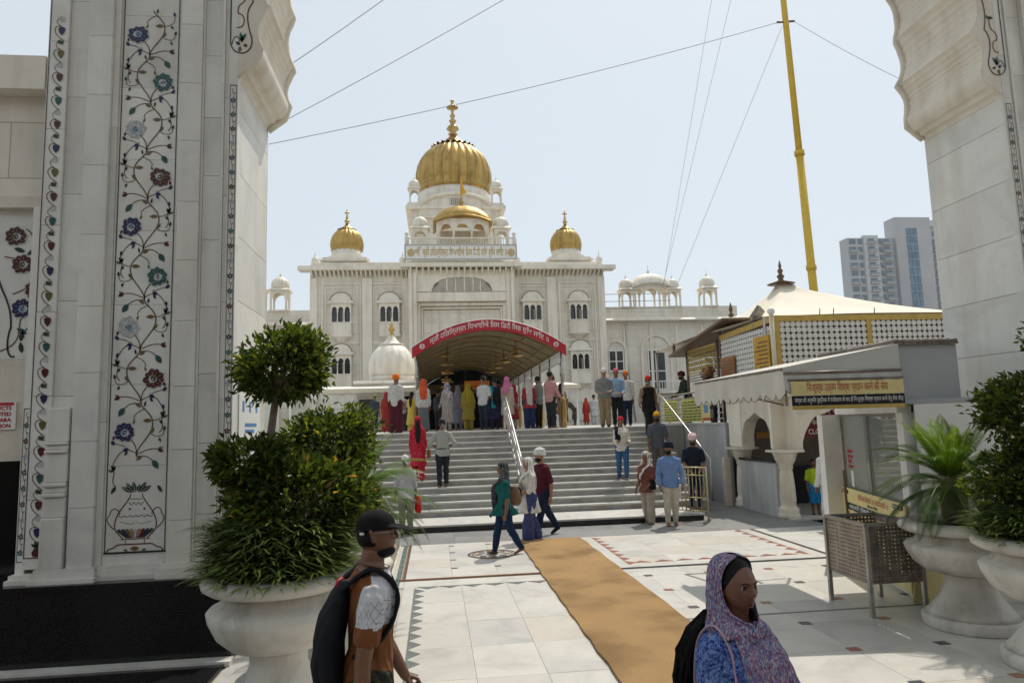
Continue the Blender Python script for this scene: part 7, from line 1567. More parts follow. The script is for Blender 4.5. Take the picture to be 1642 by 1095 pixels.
            capsule(M, [F.up((0,-0.105*H,0.50*H)), F.up((0,-0.115*H,0.56*H)), F.up((0,-0.118*H,0.63*H)), F.up((0,-0.108*H,0.70*H)), F.up((0,-0.092*H,0.755*H)), F.up((0,-0.08*H,0.785*H))], [(0.075*H,0.034*H),(0.085*H,0.044*H),(0.088*H,0.047*H),(0.082*H,0.042*H),(0.066*H,0.032*H),(0.045*H,0.02*H)], 40); capsule(M, [F.up((0,-0.142*H,0.52*H)), F.up((0,-0.150*H,0.57*H)), F.up((0,-0.148*H,0.625*H))], [(0.055*H,0.016*H),(0.062*H,0.019*H),(0.055*H,0.014*H)], 30)
            for s_ in (-1,1): drape(M, [F.up((s_*0.06*H,-0.085*H,0.79*H)), F.up((s_*0.068*H,-0.01*H,0.842*H)), F.up((s_*0.070*H,0.052*H,0.81*H)), F.up((s_*0.072*H,0.072*H,0.755*H)), F.up((s_*0.084*H,0.052*H,0.69*H)), F.up((s_*0.095*H,0.015*H,0.645*H)), F.up((s_*0.092*H,-0.05*H,0.61*H))], [0.017*H]*7, 0.007*H)
            add('backpack', M, mt, 7, wrinkle(0.003,0.8,0.0,2.0))
        elif kind == 'belt': M.tube([F.up((0.099*H*math.cos(2*PI*j/20), 0.074*H*math.sin(2*PI*j/20), 0.565*H)) for j in range(21)], 0.010*H, 6); add('belt', M, mt, 1)
        elif kind == 'bag':       # shoulder or hand bag at a figure-space point
            p = Vector(op['at'])*H; sx, sy, sz = op.get('size',(0.08,0.035,0.07)); M.tube([p+Vector((0,0,-sz*H)), p+Vector((0,0,-sz*H*0.6)), p+Vector((0,0,sz*H*0.4)), p+Vector((0,0,sz*H))], [(sx*H*0.85,sy*H*0.8),(sx*H,sy*H),(sx*H*0.92,sy*H*0.8),(sx*H*0.6,sy*H*0.4)], 14)
            o_ = add('bag', M, mt, 2)
            if 'strap' in op: S_ = MB(); S_.tube([Vector(v_)*H for v_ in op['strap']], 0.010*H, 6); me = S_.mesh('bag_strap', [mt]); link('bag_strap', me, P)
    if extra: extra(P, F)
    return P
ST_ = lambda **k: Fig(**k)
WALK = ((22,8),(-20,10))
from math import radians as rad_
def gpt(x, y, z=0.0): return (x, y, z)
# white and colour shorthands (linear cloth colours)
cW=(0.62,0.60,0.56); cGY=(0.20,0.21,0.21); cNV=(0.012,0.016,0.045); cBK=(0.012,0.012,0.014); cJN=(0.035,0.075,0.17); cBL=(0.14,0.24,0.46); cLB=(0.30,0.42,0.58); cRD=(0.42,0.015,0.035); cKH=(0.26,0.20,0.12); cMR=(0.075,0.012,0.022); cOR=(0.75,0.16,0.01); cYE=(0.70,0.36,0.01); cPK=(0.55,0.16,0.26); cTL=(0.01,0.10,0.10); cMU=(0.34,0.26,0.04); cCR=(0.52,0.46,0.36); cPP=(0.62,0.46,0.46)
def stepz(y): return 0.0 if y < 15.1 else 0.146 if y < 16.42 else 0.146*(2+int((min(y,20.01)-16.42)/0.3)) if y < 20.02 else ZT
def at(x, y): return (x, y, stepz(y))
# --- plaza
person('woman in teal top with dark patterned headscarf walking left near the runner', at(1.17,12.30), 186, Fig(1.56,True,arms=((-6,6,14,0),(8,6,22,0)),legs=((-14,16),(16,6))), [('shirt',cTL,{'slv':0.75,'z0':0.46,'tail':0.43,'tr':0.10}),('trousers',(0.012,0.03,0.075)),('hair',HAIR),('scarf',(0.02,0.02,0.03),{'pat':('floral',(0.16,0.17,0.19),34),'front':True,'fz':0.50,'back':False}),('bag',(0.19,0.12,0.07),{'at':(0.04,-0.13,0.62),'size':(0.05,0.085,0.10),'strap':((0.06,-0.10,0.70),(0.085,-0.02,0.85),(0.06,0.06,0.72))})], 1, 1)
person('woman in white veil and white tunic over striped navy trousers beside the maroon shirt', at(1.78,13.55), 200, Fig(1.55,True,arms=((10,10,70,35),(20,10,75,30)),legs=((10,6),(-10,8))), [('kurta',cW,{'z0':0.34,'r0':0.125,'slv':1.4}),('trousers',(0.02,0.03,0.12),{'loose':0.02,'flare':0.6,'pat':('stripe',(0.10,0.12,0.25),60)}),('scarf',(0.72,0.71,0.69),{'front':True,'fz':0.62,'bz':0.62}),('bag',(0.02,0.02,0.03),{'at':(0.03,0.14,0.60),'size':(0.10,0.03,0.05)})], 1, 0)
person('man in maroon shirt and white turban walking behind the white veil', at(2.12,14.0), 205, Fig(1.72,arms=((-12,10,20,0),(6,10,40,10)),legs=((18,5),(-22,12)),lean=3), [('shirt',cMR,{'slv':0.8,'z0':0.48}),('trousers',(0.015,0.022,0.05)),('shoes',cBK),('turban',(0.62,0.61,0.60)),('beard',HAIR)], 1, 0)
person('man in light blue shirt, navy turban and cream trousers facing the plaza', at(4.93,14.58), 262, Fig(1.72,wide=1.06,arms=((2,16,28,12),(2,14,24,10)),legs=((-2,2),(4,4)),yaw=-28), [('shirt',cBL,{'slv':1.82,'z0':0.45,'fat':0.008}),('trousers',(0.50,0.46,0.38)),('turban',(0.012,0.014,0.03)),('beard',HAIR)], 1, 1)
person('person in pale headscarf with black shoulder bag behind the light blue shirt', at(4.55,14.98), 225, Fig(1.52,True,arms=((6,8,40,25),(6,8,30,0)),legs=((4,4),(-8,6))), [('shirt',(0.20,0.07,0.06),{'slv':0.8,'z0':0.46,'tail':0.44}),('trousers',(0.42,0.37,0.31),{'loose':0.012,'flare':0.35}),('scarf',(0.60,0.55,0.48),{'front':True,'fz':0.64,'bz':0.68}),('bag',cBK,{'at':(-0.10,0.03,0.55),'size':(0.05,0.06,0.075),'strap':((-0.10,0.03,0.60),(-0.10,0.02,0.75),(-0.07,0.0,0.85))})], 1, 1)
person('man in dark polo shirt and pale pink turban looking down behind the barrier', at(5.95,15.85), 255, Fig(1.70,wide=1.05,arms=((10,10,48,25),(10,10,48,25)),nod=-18), [('shirt',(0.012,0.017,0.028),{'slv':0.7}),('trousers',cNV),('turban',cPP),('beard',HAIR)], 1, 1)
person('person in pale shirt and white cap with red bag at the steps', at(-0.62,15.0), 100, Fig(1.62,arms=((2,8,16,0),(2,8,14,0)),lean=4), [('shirt',(0.46,0.46,0.47),{'slv':1.2,'z0':0.44,'pat':('stripe',(0.32,0.33,0.36),40)}),('trousers',(0.22,0.20,0.19)),('bandana',(0.60,0.60,0.58)),('bag',(0.55,0.02,0.015),{'at':(0.16,0.03,0.37),'size':(0.045,0.06,0.11)})], 1, 1)
# --- on the steps
person('woman in crimson dotted suit and veil climbing the steps seen from behind', at(-0.42,17.75), 92, Fig(1.58,True,arms=((6,8,20,0),(8,8,40,0)),legs=((24,40),(-4,4))), [('kurta',cRD,{'z0':0.24,'r0':0.13,'pat':('dots',(0.55,0.20,0.24),26)}),('trousers',cRD,{'loose':0.012}),('hair',HAIR,{'long':True,'to':0.60}),('scarf',cRD,{'back':False}),('bag',(0.26,0.13,0.05),{'at':(0.17,0.06,0.42),'size':(0.035,0.05,0.07)})], 1, 1)
person('man in plaid shirt and dark trousers climbing the steps with hands on hips', at(0.18,17.45), 90, Fig(1.66,arms=((-16,32,75,58),(-16,32,75,58)),legs=((-6,4),(20,36))), [('shirt',(0.50,0.49,0.44),{'slv':1.3,'pat':('plaid',(0.24,0.26,0.24),22)}),('trousers',(0.018,0.022,0.03)),('belt',cBK),('hair',HAIR),('bandana',(0.36,0.10,0.22),{'pat':('print',(0.55,0.45,0.15),40)})], 1, 1)
person('woman in white blouse, blue jeans and red head cloth coming down the steps', at(4.72,17.55), 265, Fig(1.58,True,arms=((12,10,75,20),(14,10,80,10)),legs=((14,20),(-4,4))), [('shirt',(0.60,0.57,0.50),{'slv':1.85}),('trousers',(0.04,0.10,0.22)),('hair',HAIR,{'long':True,'to':0.66}),('bandana',(0.50,0.02,0.03)),('stole',cBK,{'side':1,'fz':0.62,'bz':0.7})], 1, 1)
person('man in grey shirt and yellow head cloth coming down behind the navy turban', at(5.62,17.4), 262, Fig(1.68,arms=((8,12,20,0),(8,12,20,0)),legs=((10,14),(-4,4))), [('shirt',(0.085,0.095,0.115),{'slv':0.75}),('trousers',(0.10,0.09,0.08)),('bandana',cYE),('beard',HAIR)], 1, 2)
# --- top of the steps, right
person('man in white cap, grey shirt and khaki trousers looking at his hands', at(5.05,20.45), 255, Fig(1.74,wide=1.08,arms=((12,10,70,25),(12,10,70,25)),nod=-22), [('shirt',(0.19,0.205,0.20),{'slv':1.5,'z0':0.52,'fat':0.012,'belly':0.02}),('trousers',cKH,{'loose':0.01}),('belt',cBK),('shoes',(0.06,0.03,0.02)),('bandana',(0.62,0.61,0.59))], 2, 0)
person('man in sky blue shirt and pink head cloth right of the khaki trousers', at(5.62,21.2), 262, Fig(1.78,arms=((10,8,60,20),(4,8,20,0))), [('shirt',(0.26,0.38,0.55),{'slv':1.8,'z0':0.53}),('trousers',cBK),('bandana',(0.62,0.14,0.16)),('bag',(0.45,0.36,0.30),{'at':(0.0,0.085,0.57),'size':(0.07,0.03,0.03)})], 2, 1)
person('person in white shirt and orange head cloth behind the sky blue shirt', at(6.15,22.0), 80, Fig(1.76), [('shirt',(0.58,0.57,0.54),{'slv':1.8,'z0':0.46}),('trousers',cNV),('bandana',cOR)], 2, 1)
person('man in black vest over tan shirt and red head cloth leaning on the rail', at(6.12,19.6), 275, Fig(1.72,arms=((-8,14,24,0),(24,24,18,-10)),nod=-12,legs=((4,4),(12,18))), [('shirt',(0.26,0.17,0.10),{'slv':1.85}),('vest',(0.012,0.012,0.014),{'z0':0.40}),('trousers',(0.02,0.018,0.018)),('bandana',(0.55,0.025,0.015)),('beard',GREYH)], 2, 2)
# --- top of the steps, left and under the canopy
person('man in white shirt, maroon trousers and orange turban at the top left of the steps', at(-1.15,21.4), 70, Fig(1.74,arms=((2,8,16,0),(2,8,16,0))), [('shirt',(0.50,0.49,0.46),{'slv':1.5,'z0':0.50,'fat':0.006}),('trousers',cMR,{'loose':0.025,'flare':0.4}),('turban',cOR),('beard',GREYH)], 2, 1)
person('woman in red sari just behind the orange turban', at(-1.72,25.6), 80, Fig(1.45,True), [('kurta',(0.28,0.03,0.03),{'z0':0.20}),('skirt',(0.26,0.03,0.04)),('scarf',(0.30,0.04,0.03))], 3, 1)
person('child in yellow frock beside the left canopy post', at(-0.72,22.9), 60, Fig(1.30,True), [('kurta',(0.60,0.42,0.10),{'z0':0.18,'r0':0.16,'slv':0.7}),('skirt',(0.55,0.34,0.08)),('hair',HAIR,{'long':True})], 3, 1)
U = [ # x, Y, facing, label, fig, outfit
 (-0.28,22.3,80,'person in white top and orange scarf with grey skirt near the left canopy post',Fig(1.68,True,arms=((2,10,20,0),(2,10,20,0))),[('shirt',(0.50,0.49,0.47),{'slv':1.7,'z0':0.46,'fat':0.012}),('skirt',(0.14,0.15,0.16),{'r0':0.12}),('hair',HAIR),('scarf',(0.60,0.09,0.03),{'bz':0.62})]),
 (0.42,23.4,95,'woman in cream patterned suit and white veil under the canopy',Fig(1.58,True,arms=((4,10,40,0),(4,10,20,0))),[('kurta',(0.46,0.42,0.38),{'z0':0.18,'pat':('floral',(0.30,0.26,0.24),22)}),('trousers',(0.45,0.42,0.38)),('scarf',(0.55,0.50,0.46),{'pat':('print',(0.45,0.30,0.28),30)})]),
 (0.86,25.6,90,'woman in grey veil farther in under the canopy',Fig(1.62,True),[('kurta',(0.20,0.20,0.24),{'z0':0.15}),('trousers',(0.16,0.16,0.2)),('scarf',(0.22,0.21,0.25))]),
 (1.10,24.2,92,'woman in mustard suit and veil seen from behind under the canopy',Fig(1.62,True,arms=((2,12,20,0),(2,12,20,0))),[('kurta',cMU,{'z0':0.22,'r0':0.14}),('trousers',(0.30,0.23,0.05),{'loose':0.015}),('scarf',(0.38,0.30,0.03),{'bz':0.58})]),
 (1.60,22.6,60,'man in white printed shirt and patterned head cloth under the canopy',Fig(1.70,arms=((4,8,20,0),(10,10,70,20))),[('shirt',(0.50,0.50,0.50),{'slv':0.7,'pat':('dots',(0.15,0.17,0.2),22)}),('trousers',(0.02,0.028,0.04)),('hair',HAIR),('bandana',(0.45,0.35,0.22),{'pat':('print',(0.30,0.12,0.10),36)})]),
 (1.92,22.9,85,'person in turquoise stole with black backpack under the canopy',Fig(1.66,True),[('kurta',(0.03,0.03,0.09),{'z0':0.20}),('trousers',(0.03,0.025,0.06)),('hair',HAIR),('stole',(0.02,0.30,0.36),{'side':-1,'fz':0.45,'bz':0.42}),('backpack',(0.012,0.012,0.016))]),
 (2.36,22.4,95,'woman in beige tunic and pink veil near the middle rail',Fig(1.66,True),[('kurta',(0.40,0.35,0.28),{'z0':0.28,'r0':0.14}),('skirt',(0.36,0.16,0.04),{'r0':0.10}),('scarf',(0.50,0.16,0.28),{'bz':0.68})]),
 (2.66,24.0,95,'woman in crimson suit behind the middle rail',Fig(1.52,True),[('kurta',(0.32,0.02,0.05),{'z0':0.22}),('trousers',(0.45,0.40,0.36)),('scarf',(0.34,0.02,0.06))]),
 (2.98,22.5,95,'woman in white and crimson stole with navy trousers under the canopy',Fig(1.62,True),[('kurta',(0.30,0.03,0.04),{'z0':0.40,'slv':0.9}),('trousers',(0.02,0.03,0.09),{'loose':0.012}),('scarf',(0.55,0.50,0.46),{'pat':('floral',(0.25,0.22,0.22),26),'bz':0.46})]),
 (3.34,22.8,98,'man in grey shirt and black trousers under the right of the canopy',Fig(1.68),[('shirt',(0.19,0.20,0.19),{'slv':0.8}),('trousers',cBK),('hair',HAIR)]),
 (3.66,22.1,10,'man in pink shirt and white cap standing in profile by the canopy',Fig(1.78,wide=1.05,arms=((6,8,14,0),(20,8,20,0))),[('shirt',(0.46,0.24,0.24),{'slv':1.7}),('trousers',(0.025,0.025,0.028)),('cap',(0.55,0.54,0.55)),('hair',HAIR)]),
 (3.98,22.5,30,'man in white waistcoat over navy shirt beside the pink shirt',Fig(1.74),[('shirt',(0.02,0.025,0.08),{'slv':0.7}),('vest',(0.62,0.62,0.63),{'z0':0.47}),('trousers',(0.03,0.03,0.035)),('hair',HAIR)]),
 (4.45,24.5,40,'person in tan dress just outside the right canopy posts',Fig(1.55,True),[('kurta',(0.26,0.15,0.09),{'z0':0.3}),('trousers',(0.25,0.2,0.16)),('hair',HAIR,{'long':True})]),
 (6.95,38.0,200,'person in brown jacket and white cap far off right of the canopy',Fig(1.62),[('shirt',(0.16,0.14,0.12),{'slv':1.8}),('trousers',(0.06,0.10,0.2)),('bandana',(0.6,0.6,0.58))]),
 (7.25,38.6,190,'person in black far off right of the canopy',Fig(1.66,True),[('kurta',(0.02,0.02,0.025),{'z0':0.15}),('trousers',(0.02,0.02,0.02)),('scarf',(0.03,0.03,0.035))]),
 (7.62,37.8,170,'person in dark clothes bending over far off right of the canopy',Fig(1.62,True,lean=38),[('kurta',(0.06,0.05,0.045),{'z0':0.2}),('trousers',(0.05,0.04,0.04)),('scarf',(0.05,0.05,0.045))]),
 (8.75,40.0,95,'woman in red far off before the temple corner',Fig(1.55,True),[('kurta',(0.45,0.04,0.03),{'z0':0.1,'r0':0.12}),('trousers',(0.4,0.04,0.03)),('scarf',(0.46,0.06,0.04))]),
 (9.22,40.0,92,'man in long white kurta far off before the temple corner',Fig(1.74),[('kurta',(0.62,0.61,0.60),{'z0':0.28}),('trousers',(0.60,0.59,0.58),{'loose':0.02}),('hair',HAIR)]),
 (-2.55,30.5,70,'person in dark clothes at the shrine door',Fig(1.60),[('shirt',(0.05,0.06,0.08),{'slv':0.7}),('trousers',(0.03,0.03,0.04)),('bandana',(0.30,0.30,0.06))]),
 (-1.35,30.0,110,'person in white shirt near the shrine door',Fig(1.64),[('shirt',(0.45,0.45,0.45),{'slv':0.8}),('trousers',(0.06,0.06,0.07)),('hair',HAIR)]),
]
bgc = [((0.05,0.05,0.06),'dark jacket'),((0.20,0.12,0.05),'brown shawl'),((0.10,0.10,0.12),'charcoal shirt'),((0.30,0.28,0.25),'pale grey shirt'),((0.12,0.03,0.05),'wine shawl'),((0.05,0.08,0.14),'blue shirt')]
for i_, (x_, y_) in enumerate(((0.15,27.0),(0.62,29.5),(1.42,27.5),(2.15,26.2),(2.8,28.5),(3.5,26.4))):
    c_, n_ = bgc[i_]; fem_ = 'shawl' in n_
    U.append((x_, y_, 60+i_*47, 'person in '+n_+' deep under the canopy', Fig(1.55+0.04*(i_%4), fem_, yaw=(-30,20,35,-15,25,-40)[i_]), [('kurta' if fem_ else 'shirt', c_, {'slv':1.6}), ('trousers', (0.03,0.03,0.035)), (('scarf', c_) if fem_ else ('hair', HAIR))]))
jx = random.Random(21); U = [(x+jx.uniform(-0.10,0.10) if y < 25 else x, y+jx.uniform(-0.5,0.6) if y < 25 else y, fc+jx.uniform(-38,38) if y < 25 else fc, lb, F, of) for x, y, fc, lb, F, of in U]
for x, y, fc, lb, F, of in U: person(lb, at(x,y), fc, F, of, 2 if y < 24 else 3, 1)
# --- terrace on the right
person('man in dark green jacket and maroon turban leaning on the terrace railing', (8.05,21.6,ZT), 185, Fig(1.68,arms=((30,8,50,10),(30,8,50,10)),lean=14), [('shirt',(0.03,0.045,0.035),{'slv':1.85}),('trousers',(0.04,0.04,0.04)),('turban',(0.10,0.012,0.02)),('beard',HAIR)], 2, 1)
person('man in black cap half hidden by the awning on the terrace', (8.35,20.3,ZT), 185, Fig(1.66), [('shirt',(0.05,0.05,0.05)),('trousers',(0.04,0.04,0.04)),('turban',(0.015,0.015,0.018))], 3, 2)
# --- by the cloak room
person('child in neon yellow shirt and blue shorts inside the cloak room arch', (8.35,14.95,0.03), 255, Fig(1.20,arms=((4,10,16,0),(4,10,16,0))), [('shirt',(0.42,0.58,0.03),{'slv':0.75,'z0':0.52}),('trousers',(0.02,0.20,0.45),{'to':0.12,'loose':0.012}),('hair',HAIR)], 1, 2)
def stick(P, F): link('walking_stick', MB().tube([(-0.30,0.25,0.0),(-0.17,0.12,0.95)], 0.014, 8).mesh('walking_stick', [plain('bamboo', (0.45,0.32,0.15), 0.5)]), P)
person('elder in white robe with bamboo stick half behind the kiosk', (7.72,13.2,0.0), 215, Fig(1.70,arms=((6,10,30,0),(6,8,24,0)),lean=4), [('kurta',(0.60,0.59,0.57),{'z0':0.20,'r0':0.13}),('trousers',(0.58,0.57,0.55),{'loose':0.025,'flare':0.4}),('turban',(0.60,0.59,0.57)),('beard',GREYH)], 1, 2, extra=stick)
# ---------------------------------------------------------------- the two people in the foreground
def teemat():
    m, N, L, B = newmat('two_tone_tee'); tc = N.new('ShaderNodeTexCoord'); sp_ = N.new('ShaderNodeSeparateXYZ'); L.new(tc.outputs['Object'], sp_.inputs[0])
    def cmp(a, op, v): q = N.new('ShaderNodeMath'); q.operation = op; L.new(a, q.inputs[0]); q.inputs[1].default_value = v; return q.outputs[0]
    def mul(a, b, op='MULTIPLY'): q = N.new('ShaderNodeMath'); q.operation = op; L.new(a, q.inputs[0]); L.new(b, q.inputs[1]); return q.outputs[0]
    ax = N.new('ShaderNodeMath'); ax.operation = 'ABSOLUTE'; L.new(sp_.outputs[0], ax.inputs[0])
    front = mul(cmp(sp_.outputs[1],'GREATER_THAN',0.005), cmp(sp_.outputs[2],'GREATER_THAN',1.19)); slv = mul(cmp(ax.outputs[0],'GREATER_THAN',0.185), cmp(sp_.outputs[2],'GREATER_THAN',1.205)); wmask = mul(front, slv, 'MAXIMUM')
    sm_ = mul(sp_.outputs[0], sp_.outputs[1], 'ADD'); pg_ = N.new('ShaderNodeMath'); pg_.operation = 'PINGPONG'; pg_.inputs[1].default_value = 0.032; L.new(sm_, pg_.inputs[0])
    def zig(k):
        m1 = N.new('ShaderNodeMath'); m1.operation = 'MULTIPLY_ADD'; L.new(pg_.outputs[0], m1.inputs[0]); m1.inputs[1].default_value = k; L.new(sp_.outputs[2], m1.inputs[2]); m3 = N.new('ShaderNodeMath'); m3.operation = 'MULTIPLY'; m3.inputs[1].default_value = 17.0; L.new(m1.outputs[0], m3.inputs[0]); f_ = N.new('ShaderNodeMath'); f_.operation = 'FRACT'; L.new(m3.outputs[0], f_.inputs[0]); return cmp(f_.outputs[0], 'LESS_THAN', 0.075)
    class _O: pass
    ln = _O(); ln.outputs = [mul(zig(1.6), zig(-1.6), 'MAXIMUM')]
    lz = cmp(sp_.outputs[2],'LESS_THAN',1.325); lm = mul(ln.outputs[0], lz); lm2 = N.new('ShaderNodeMath'); lm2.operation = 'MULTIPLY'; lm2.inputs[1].default_value = 0.7; L.new(lm, lm2.inputs[0])
    wc = mixc(N, L, lm2.outputs[0], (0.62,0.62,0.64), (0.05,0.05,0.06)); col = mixc(N, L, wmask, (0.19,0.062,0.014), wc); L.new(col, B.inputs['Base Color']); B.inputs['Roughness'].default_value = 0.85
    n = N.new('ShaderNodeTexNoise'); n.inputs['Scale'].default_value = 10; n.inputs['Detail'].default_value = 5; L.new(tc.outputs['Object'], n.inputs['Vector']); b = N.new('ShaderNodeBump'); b.inputs['Strength'].default_value = 0.4; b.inputs['Distance'].default_value = 0.03; L.new(n.outputs[0], b.inputs['Height']); L.new(b.outputs[0], B.inputs['Normal']); return m
def man_extra(P, F):
    H = F.H
    def lk(name, M, mt): link(name, M.mesh(name, mt if isinstance(mt, list) else [mt]), P)
    # glasses
    g = MB()
    for s_ in (-1,1):
        g.tube([F.hd((s_*0.021*H+0.0165*H*math.cos(2*PI*j/16), 0.0585*H-0.10*abs(s_*0.021*H+0.0165*H*math.cos(2*PI*j/16)), 0.006*H+0.012*H*math.sin(2*PI*j/16))) for j in range(17)], 0.0014, 6, cap=False); g.tube([F.hd((s_*0.0375*H,0.053*H,0.010*H)), F.hd((s_*0.0475*H,0.02*H,0.010*H)), F.hd((s_*0.049*H,-0.012*H,0.008*H))], 0.0016, 6)
    lk('glasses', g, STEEL)
    b = MB(); b.tube([F.hd((0.0515*H*math.sin(a), -0.004*H-0.064*H*math.cos(a), 0.016*H)) for a in np.linspace(-1.2,1.2,12)], 0.004*H, 6); lk('cap_band', b, BLACK)
    t = MB(); t.tube([F.hd((0.047*H,-0.03*H,0.010*H)), F.hd((0.043*H,-0.042*H,0.010*H))], 0.0045*H, 6); lk('cap_tag', t, WHITET)
    c = MB(); c.tube([F.up((0.044*H*math.cos(a), 0.004*H+0.047*H*math.sin(a), 0.845*H-0.010*H*math.sin(a))) for a in np.linspace(0,2*PI,24)], 0.004, 6); lk('neck_chain', c, BRONZE)
    z = MB(); z.tube([F.up((-0.01*H,-0.085*H,0.806*H)), F.up((0.0,-0.098*H,0.800*H)), F.up((0.012*H,-0.104*H,0.785*H))], 0.010, 8); lk('red_tag', z, RED)
    hd_ = MB(); headshell(hd_, F, 0.0465, 0.052, 0.05, (0,-0.0095,-0.002), 24, 12, zbot=-0.6); me = fuse(hd_, 0.006, 2, 'hair'); me.materials.append(HAIR); link('hair', me, P)
    bd_ = MB(); headshell(bd_, F, 0.0315, 0.040, 0.0215, (0,0.0140,-0.0505), 24, 12); me = fuse(bd_, 0.006, 2, 'beard'); me.materials.append(HAIR); link('beard', me, P)
FM_ = Fig(1.75,wide=0.95,arms=((16,7,14,0),(-9,9,8,0)),legs=((14,6),(-16,10)),yaw=-14,lean=2,nod=2)
person('young man in black cap and brown and white T-shirt with black backpack', (-0.36,3.85,0.03), 9, FM_, [('shirt',teemat(),{'slv':0.62,'z0':0.50}),('trousers',(0.05,0.05,0.035),{'pat':('floral',(0.015,0.018,0.012),18),'loose':0.012}),('cap',(0.014,0.013,0.014)),('shoes',cBK),('backpack',plain('backpack_nylon',(0.010,0.011,0.014),0.7,var=0.3,scale=8,bump=0.3,bscale=14,spec=0.15))], 0, 1, extra=man_extra)
def woman_extra(P, F):
    H = F.H
    def lk(name, M, mt): return link(name, M.mesh(name, mt if isinstance(mt, list) else [mt]), P)
    eyeW = plain('eye_white', (0.40,0.36,0.33), 0.3, var=0.02); iris = plain('iris', (0.012,0.008,0.006), 0.15); brow = plain('brow_hair', (0.012,0.009,0.008), 0.7); lip = plain('lip', (0.17,0.040,0.042), 0.35)
    def face(a, z, o):    # point on the face surface at azimuth a and height z (units of head half height)
        r = math.sqrt(max(0,1-z*z)); jx = 1-0.30*max(0,-z)**1.6; return F.hd((math.sin(a)*r*0.0455*H*jx, math.cos(a)*r*0.0575*H*(1-0.03*max(0,-z))+o*H, z*0.0675*H))
    for s_ in (-1,1):
        e = MB(); c = face(s_*0.40,0.095,-0.0112); e.ball(c, 0.0088*H, 14, 10); f = F.hd((s_*0.004*H,0.05*H,0.0)) - F.hd((0,0,0)); f.normalize(); e.mat(1).ball(c+f*0.0052*H, 0.0056*H, 12, 8); lk('eye', e, [eyeW, iris])
        l = MB(); l.tube([face(s_*(0.20+0.045*i),0.112+0.028*math.sin(PI*i/9),-0.0030) for i in range(10)], [0.0012*H+0.0006*H*math.sin(PI*i/9) for i in range(10)], 6); lk('eyelid', l, brow)
        b = MB(); b.tube([face(s_*(0.15+0.055*i),0.235+0.045*math.sin(PI*i/9*0.9),0.0045) for i in range(10)], [(0.0024*H*math.sin(PI*(i+1.5)/11.5)+0.0006, 0.0012*H) for i in range(10)], 6); lk('eyebrow', b, brow)
    for z0_, r_ in ((-0.485,0.0026),(-0.565,0.0034)):
        m_ = MB(); m_.tube([face(-0.29+0.58*i/10, z0_+ (0.02*math.sin(PI*i/10) if z0_ > -0.5 else -0.012*math.sin(PI*i/10)) + 0.065*abs(i/5-1)**2, 0.0052*math.exp(-((-0.24+0.48*i/10)/0.24)**2)+0.0005) for i in range(11)], [r_*H*(0.25+0.75*math.sin(PI*i/10)) for i in range(11)], 8); lk('lips', m_, lip)
    st = MB(); st.ball(face(0.17,-0.2,0.0125), 0.0016*H, 8, 6); lk('nose_stud', st, GOLD)
    # hair: dark cap under the scarf showing at the brow, long fall behind the shoulder
    h_ = MB(); headshell(h_, F, 0.0480, 0.0580, 0.0672, (0,-0.0085,0.0095), 30, 20); me = fuse(h_, 0.005, 2, 'hair'); me.materials.append(HAIR); link('hair', me, P)
    rr = random.Random(8); s2 = MB()
    for k in range(900):
        a = rr.uniform(-1,1); b = rr.uniform(-1,1); x0 = 0.046*H+0.042*H*a; y0 = -0.080*H+0.022*H*b
        s2.tube([F.up((x0*0.35,y0*0.7,0.862*H)), F.up((x0*0.8+rr.gauss(0,0.003),y0*0.9-0.006*H,0.82*H)), F.up((x0*1.05+rr.gauss(0,0.008),y0-0.014*H+rr.gauss(0,0.006),0.765*H)), F.up((x0*1.12+rr.gauss(0,0.014),y0-0.020*H+rr.gauss(0,0.008),0.70*H)), F.up((x0*1.1+rr.gauss(0,0.022),y0-0.022*H+rr.gauss(0,0.014),rr.uniform(0.54,0.64)*H))], [0.0016,0.0022,0.0022,0.0018,0.0006], 4)
    lk('long_hair', s2, HAIR)
    # scarf: hood open at the face, gathered under the chin, falling across the chest
    q = MB(); n = 56; rows = []
    # rows of the cloth from the crown down to the collar: centre y, z, rx, ry, half opening towards the face (fractions of H, head space)
    for z, yc, rx, ry, half in ((0.079,-0.010,0.010,0.012,0.0),(0.077,-0.010,0.022,0.026,0.35),(0.070,-0.011,0.036,0.044,0.95),(0.058,-0.011,0.047,0.058,1.18),(0.040,-0.011,0.054,0.066,1.30),(0.018,-0.012,0.0565,0.069,1.32),(-0.006,-0.014,0.0565,0.069,1.28),(-0.030,-0.016,0.0555,0.068,1.16),(-0.050,-0.017,0.055,0.067,0.98),(-0.064,-0.016,0.056,0.067,0.72),(-0.074,-0.012,0.058,0.069,0.34),(-0.082,-0.008,0.062,0.071,0.05),(-0.092,-0.005,0.067,0.073,0.0),(-0.104,-0.004,0.073,0.074,0.0),(-0.118,-0.004,0.080,0.072,0.0)):
        row = []
        for j in range(n+1):
            a = half + (2*PI-2*half)*j/n; low = max(0.0, 0.03-z)/0.15; fold = (0.0030*math.sin(a*15+z*70) + 0.0016*math.sin(a*29-z*50+1))*(0.30+low*2.6)
            edge = 0.0025*(1 if j in (0,n) else 0); p = (math.sin(a)*(rx+fold)*H, (yc+math.cos(a)*(ry+fold)+edge)*H, (z+0.004*math.sin(a*5+z*30)*low)*H)
            k = min(1.0, max(0.0, (-0.075-z)/0.03)); hp = F.hd(p); up_ = F.up((p[0], p[1]+0.012*H, p[2]+0.932*H)); row.append(hp.lerp(up_, k))
        rows.append(row)
    idx = [q.addv(row) for row in rows]; q.smooth = True
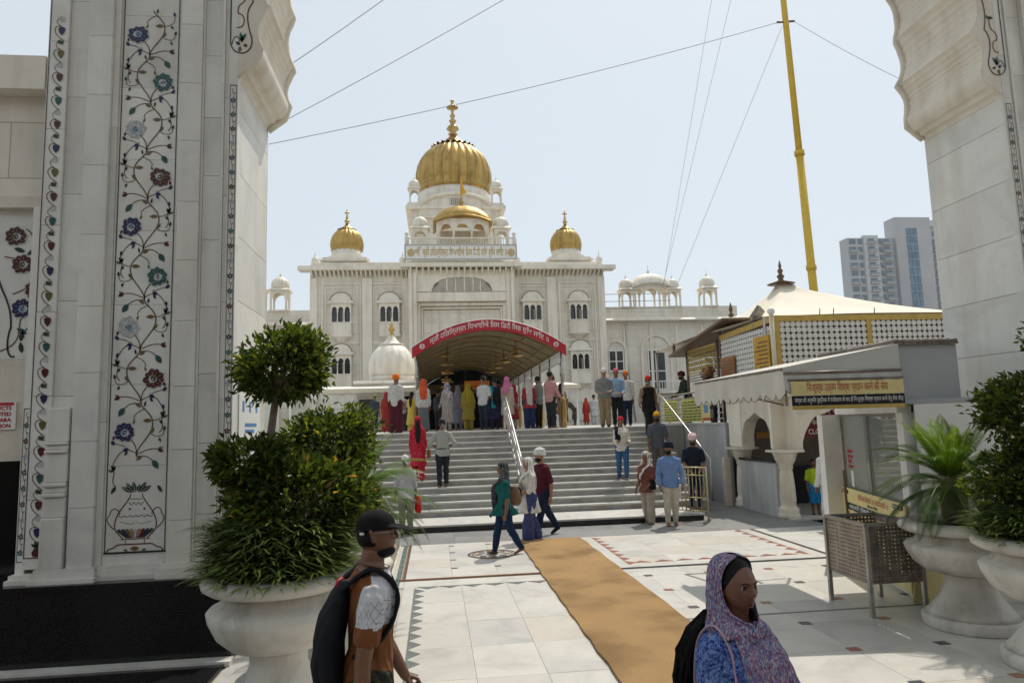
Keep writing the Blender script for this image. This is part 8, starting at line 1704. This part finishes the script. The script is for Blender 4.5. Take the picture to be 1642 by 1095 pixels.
    for i in range(len(rows)-1):
        for j in range(n): q.face((idx[i]+j,idx[i]+j+1,idx[i+1]+j+1,idx[i+1]+j))
    PM = cloth((0.17,0.11,0.20),'print',(0.33,0.25,0.33),210)
    o = lk('scarf', q, PM); sd2 = o.modifiers.new('thick','SOLIDIFY'); sd2.thickness = 0.004; sb2 = o.modifiers.new('smooth','SUBSURF'); sb2.levels = 1; sb2.render_levels = 1
    w_ = MB()
    for k, (sx, ez) in enumerate(((-0.055,0.60),(-0.025,0.585),(0.005,0.58),(0.035,0.59),(0.06,0.61))): capsule(w_, [F.up((sx*0.7*H,0.052*H,0.835*H)), F.up((sx*0.9*H-0.012*H,0.088*H,0.765*H)), F.up((sx*1.1*H-0.030*H,0.106*H,0.69*H)), F.up((sx*1.2*H-0.045*H,0.108*H,ez*H))], [(0.020*H,0.012*H),(0.026*H,0.013*H),(0.027*H,0.012*H),(0.026*H,0.010*H)], 12)
    me = fuse(w_, 0.006, 3, 'scarf_fall'); me.materials.append(PM); displace(me, wrinkle(0.006,1.3,0.6,1.0)); link('scarf_fall', me, P)
    sp2 = MB(); drape(sp2, [F.up((0.098*H,-0.045*H,0.60*H)), F.up((0.094*H,-0.052*H,0.72*H)), F.up((0.080*H,-0.044*H,0.808*H)), F.up((0.070*H,0.0,0.842*H)), F.up((0.072*H,0.050*H,0.79*H)), F.up((0.085*H,0.07*H,0.70*H)), F.up((0.10*H,0.055*H,0.60*H))], [0.011]*7, 0.004, 8); lk('bag_strap', sp2, plain('strap_pink', (0.50,0.33,0.36), 0.7))
FW_ = Fig(1.60,True,arms=((4,9,20,0),(4,9,20,0)),yaw=-5,nod=-3)
person('smiling woman in blue floral dress and purple printed headscarf in the foreground', (1.20,2.85,0.03), -64, FW_, [('kurta',cloth((0.16,0.25,0.50),'floral',(0.02,0.04,0.20),46),{'z0':0.25,'slv':1.9}),('trousers',(0.03,0.03,0.06)),('shoes',cBK)], 0, 3, extra=woman_extra)
bpy.data.scenes.remove(TMP)
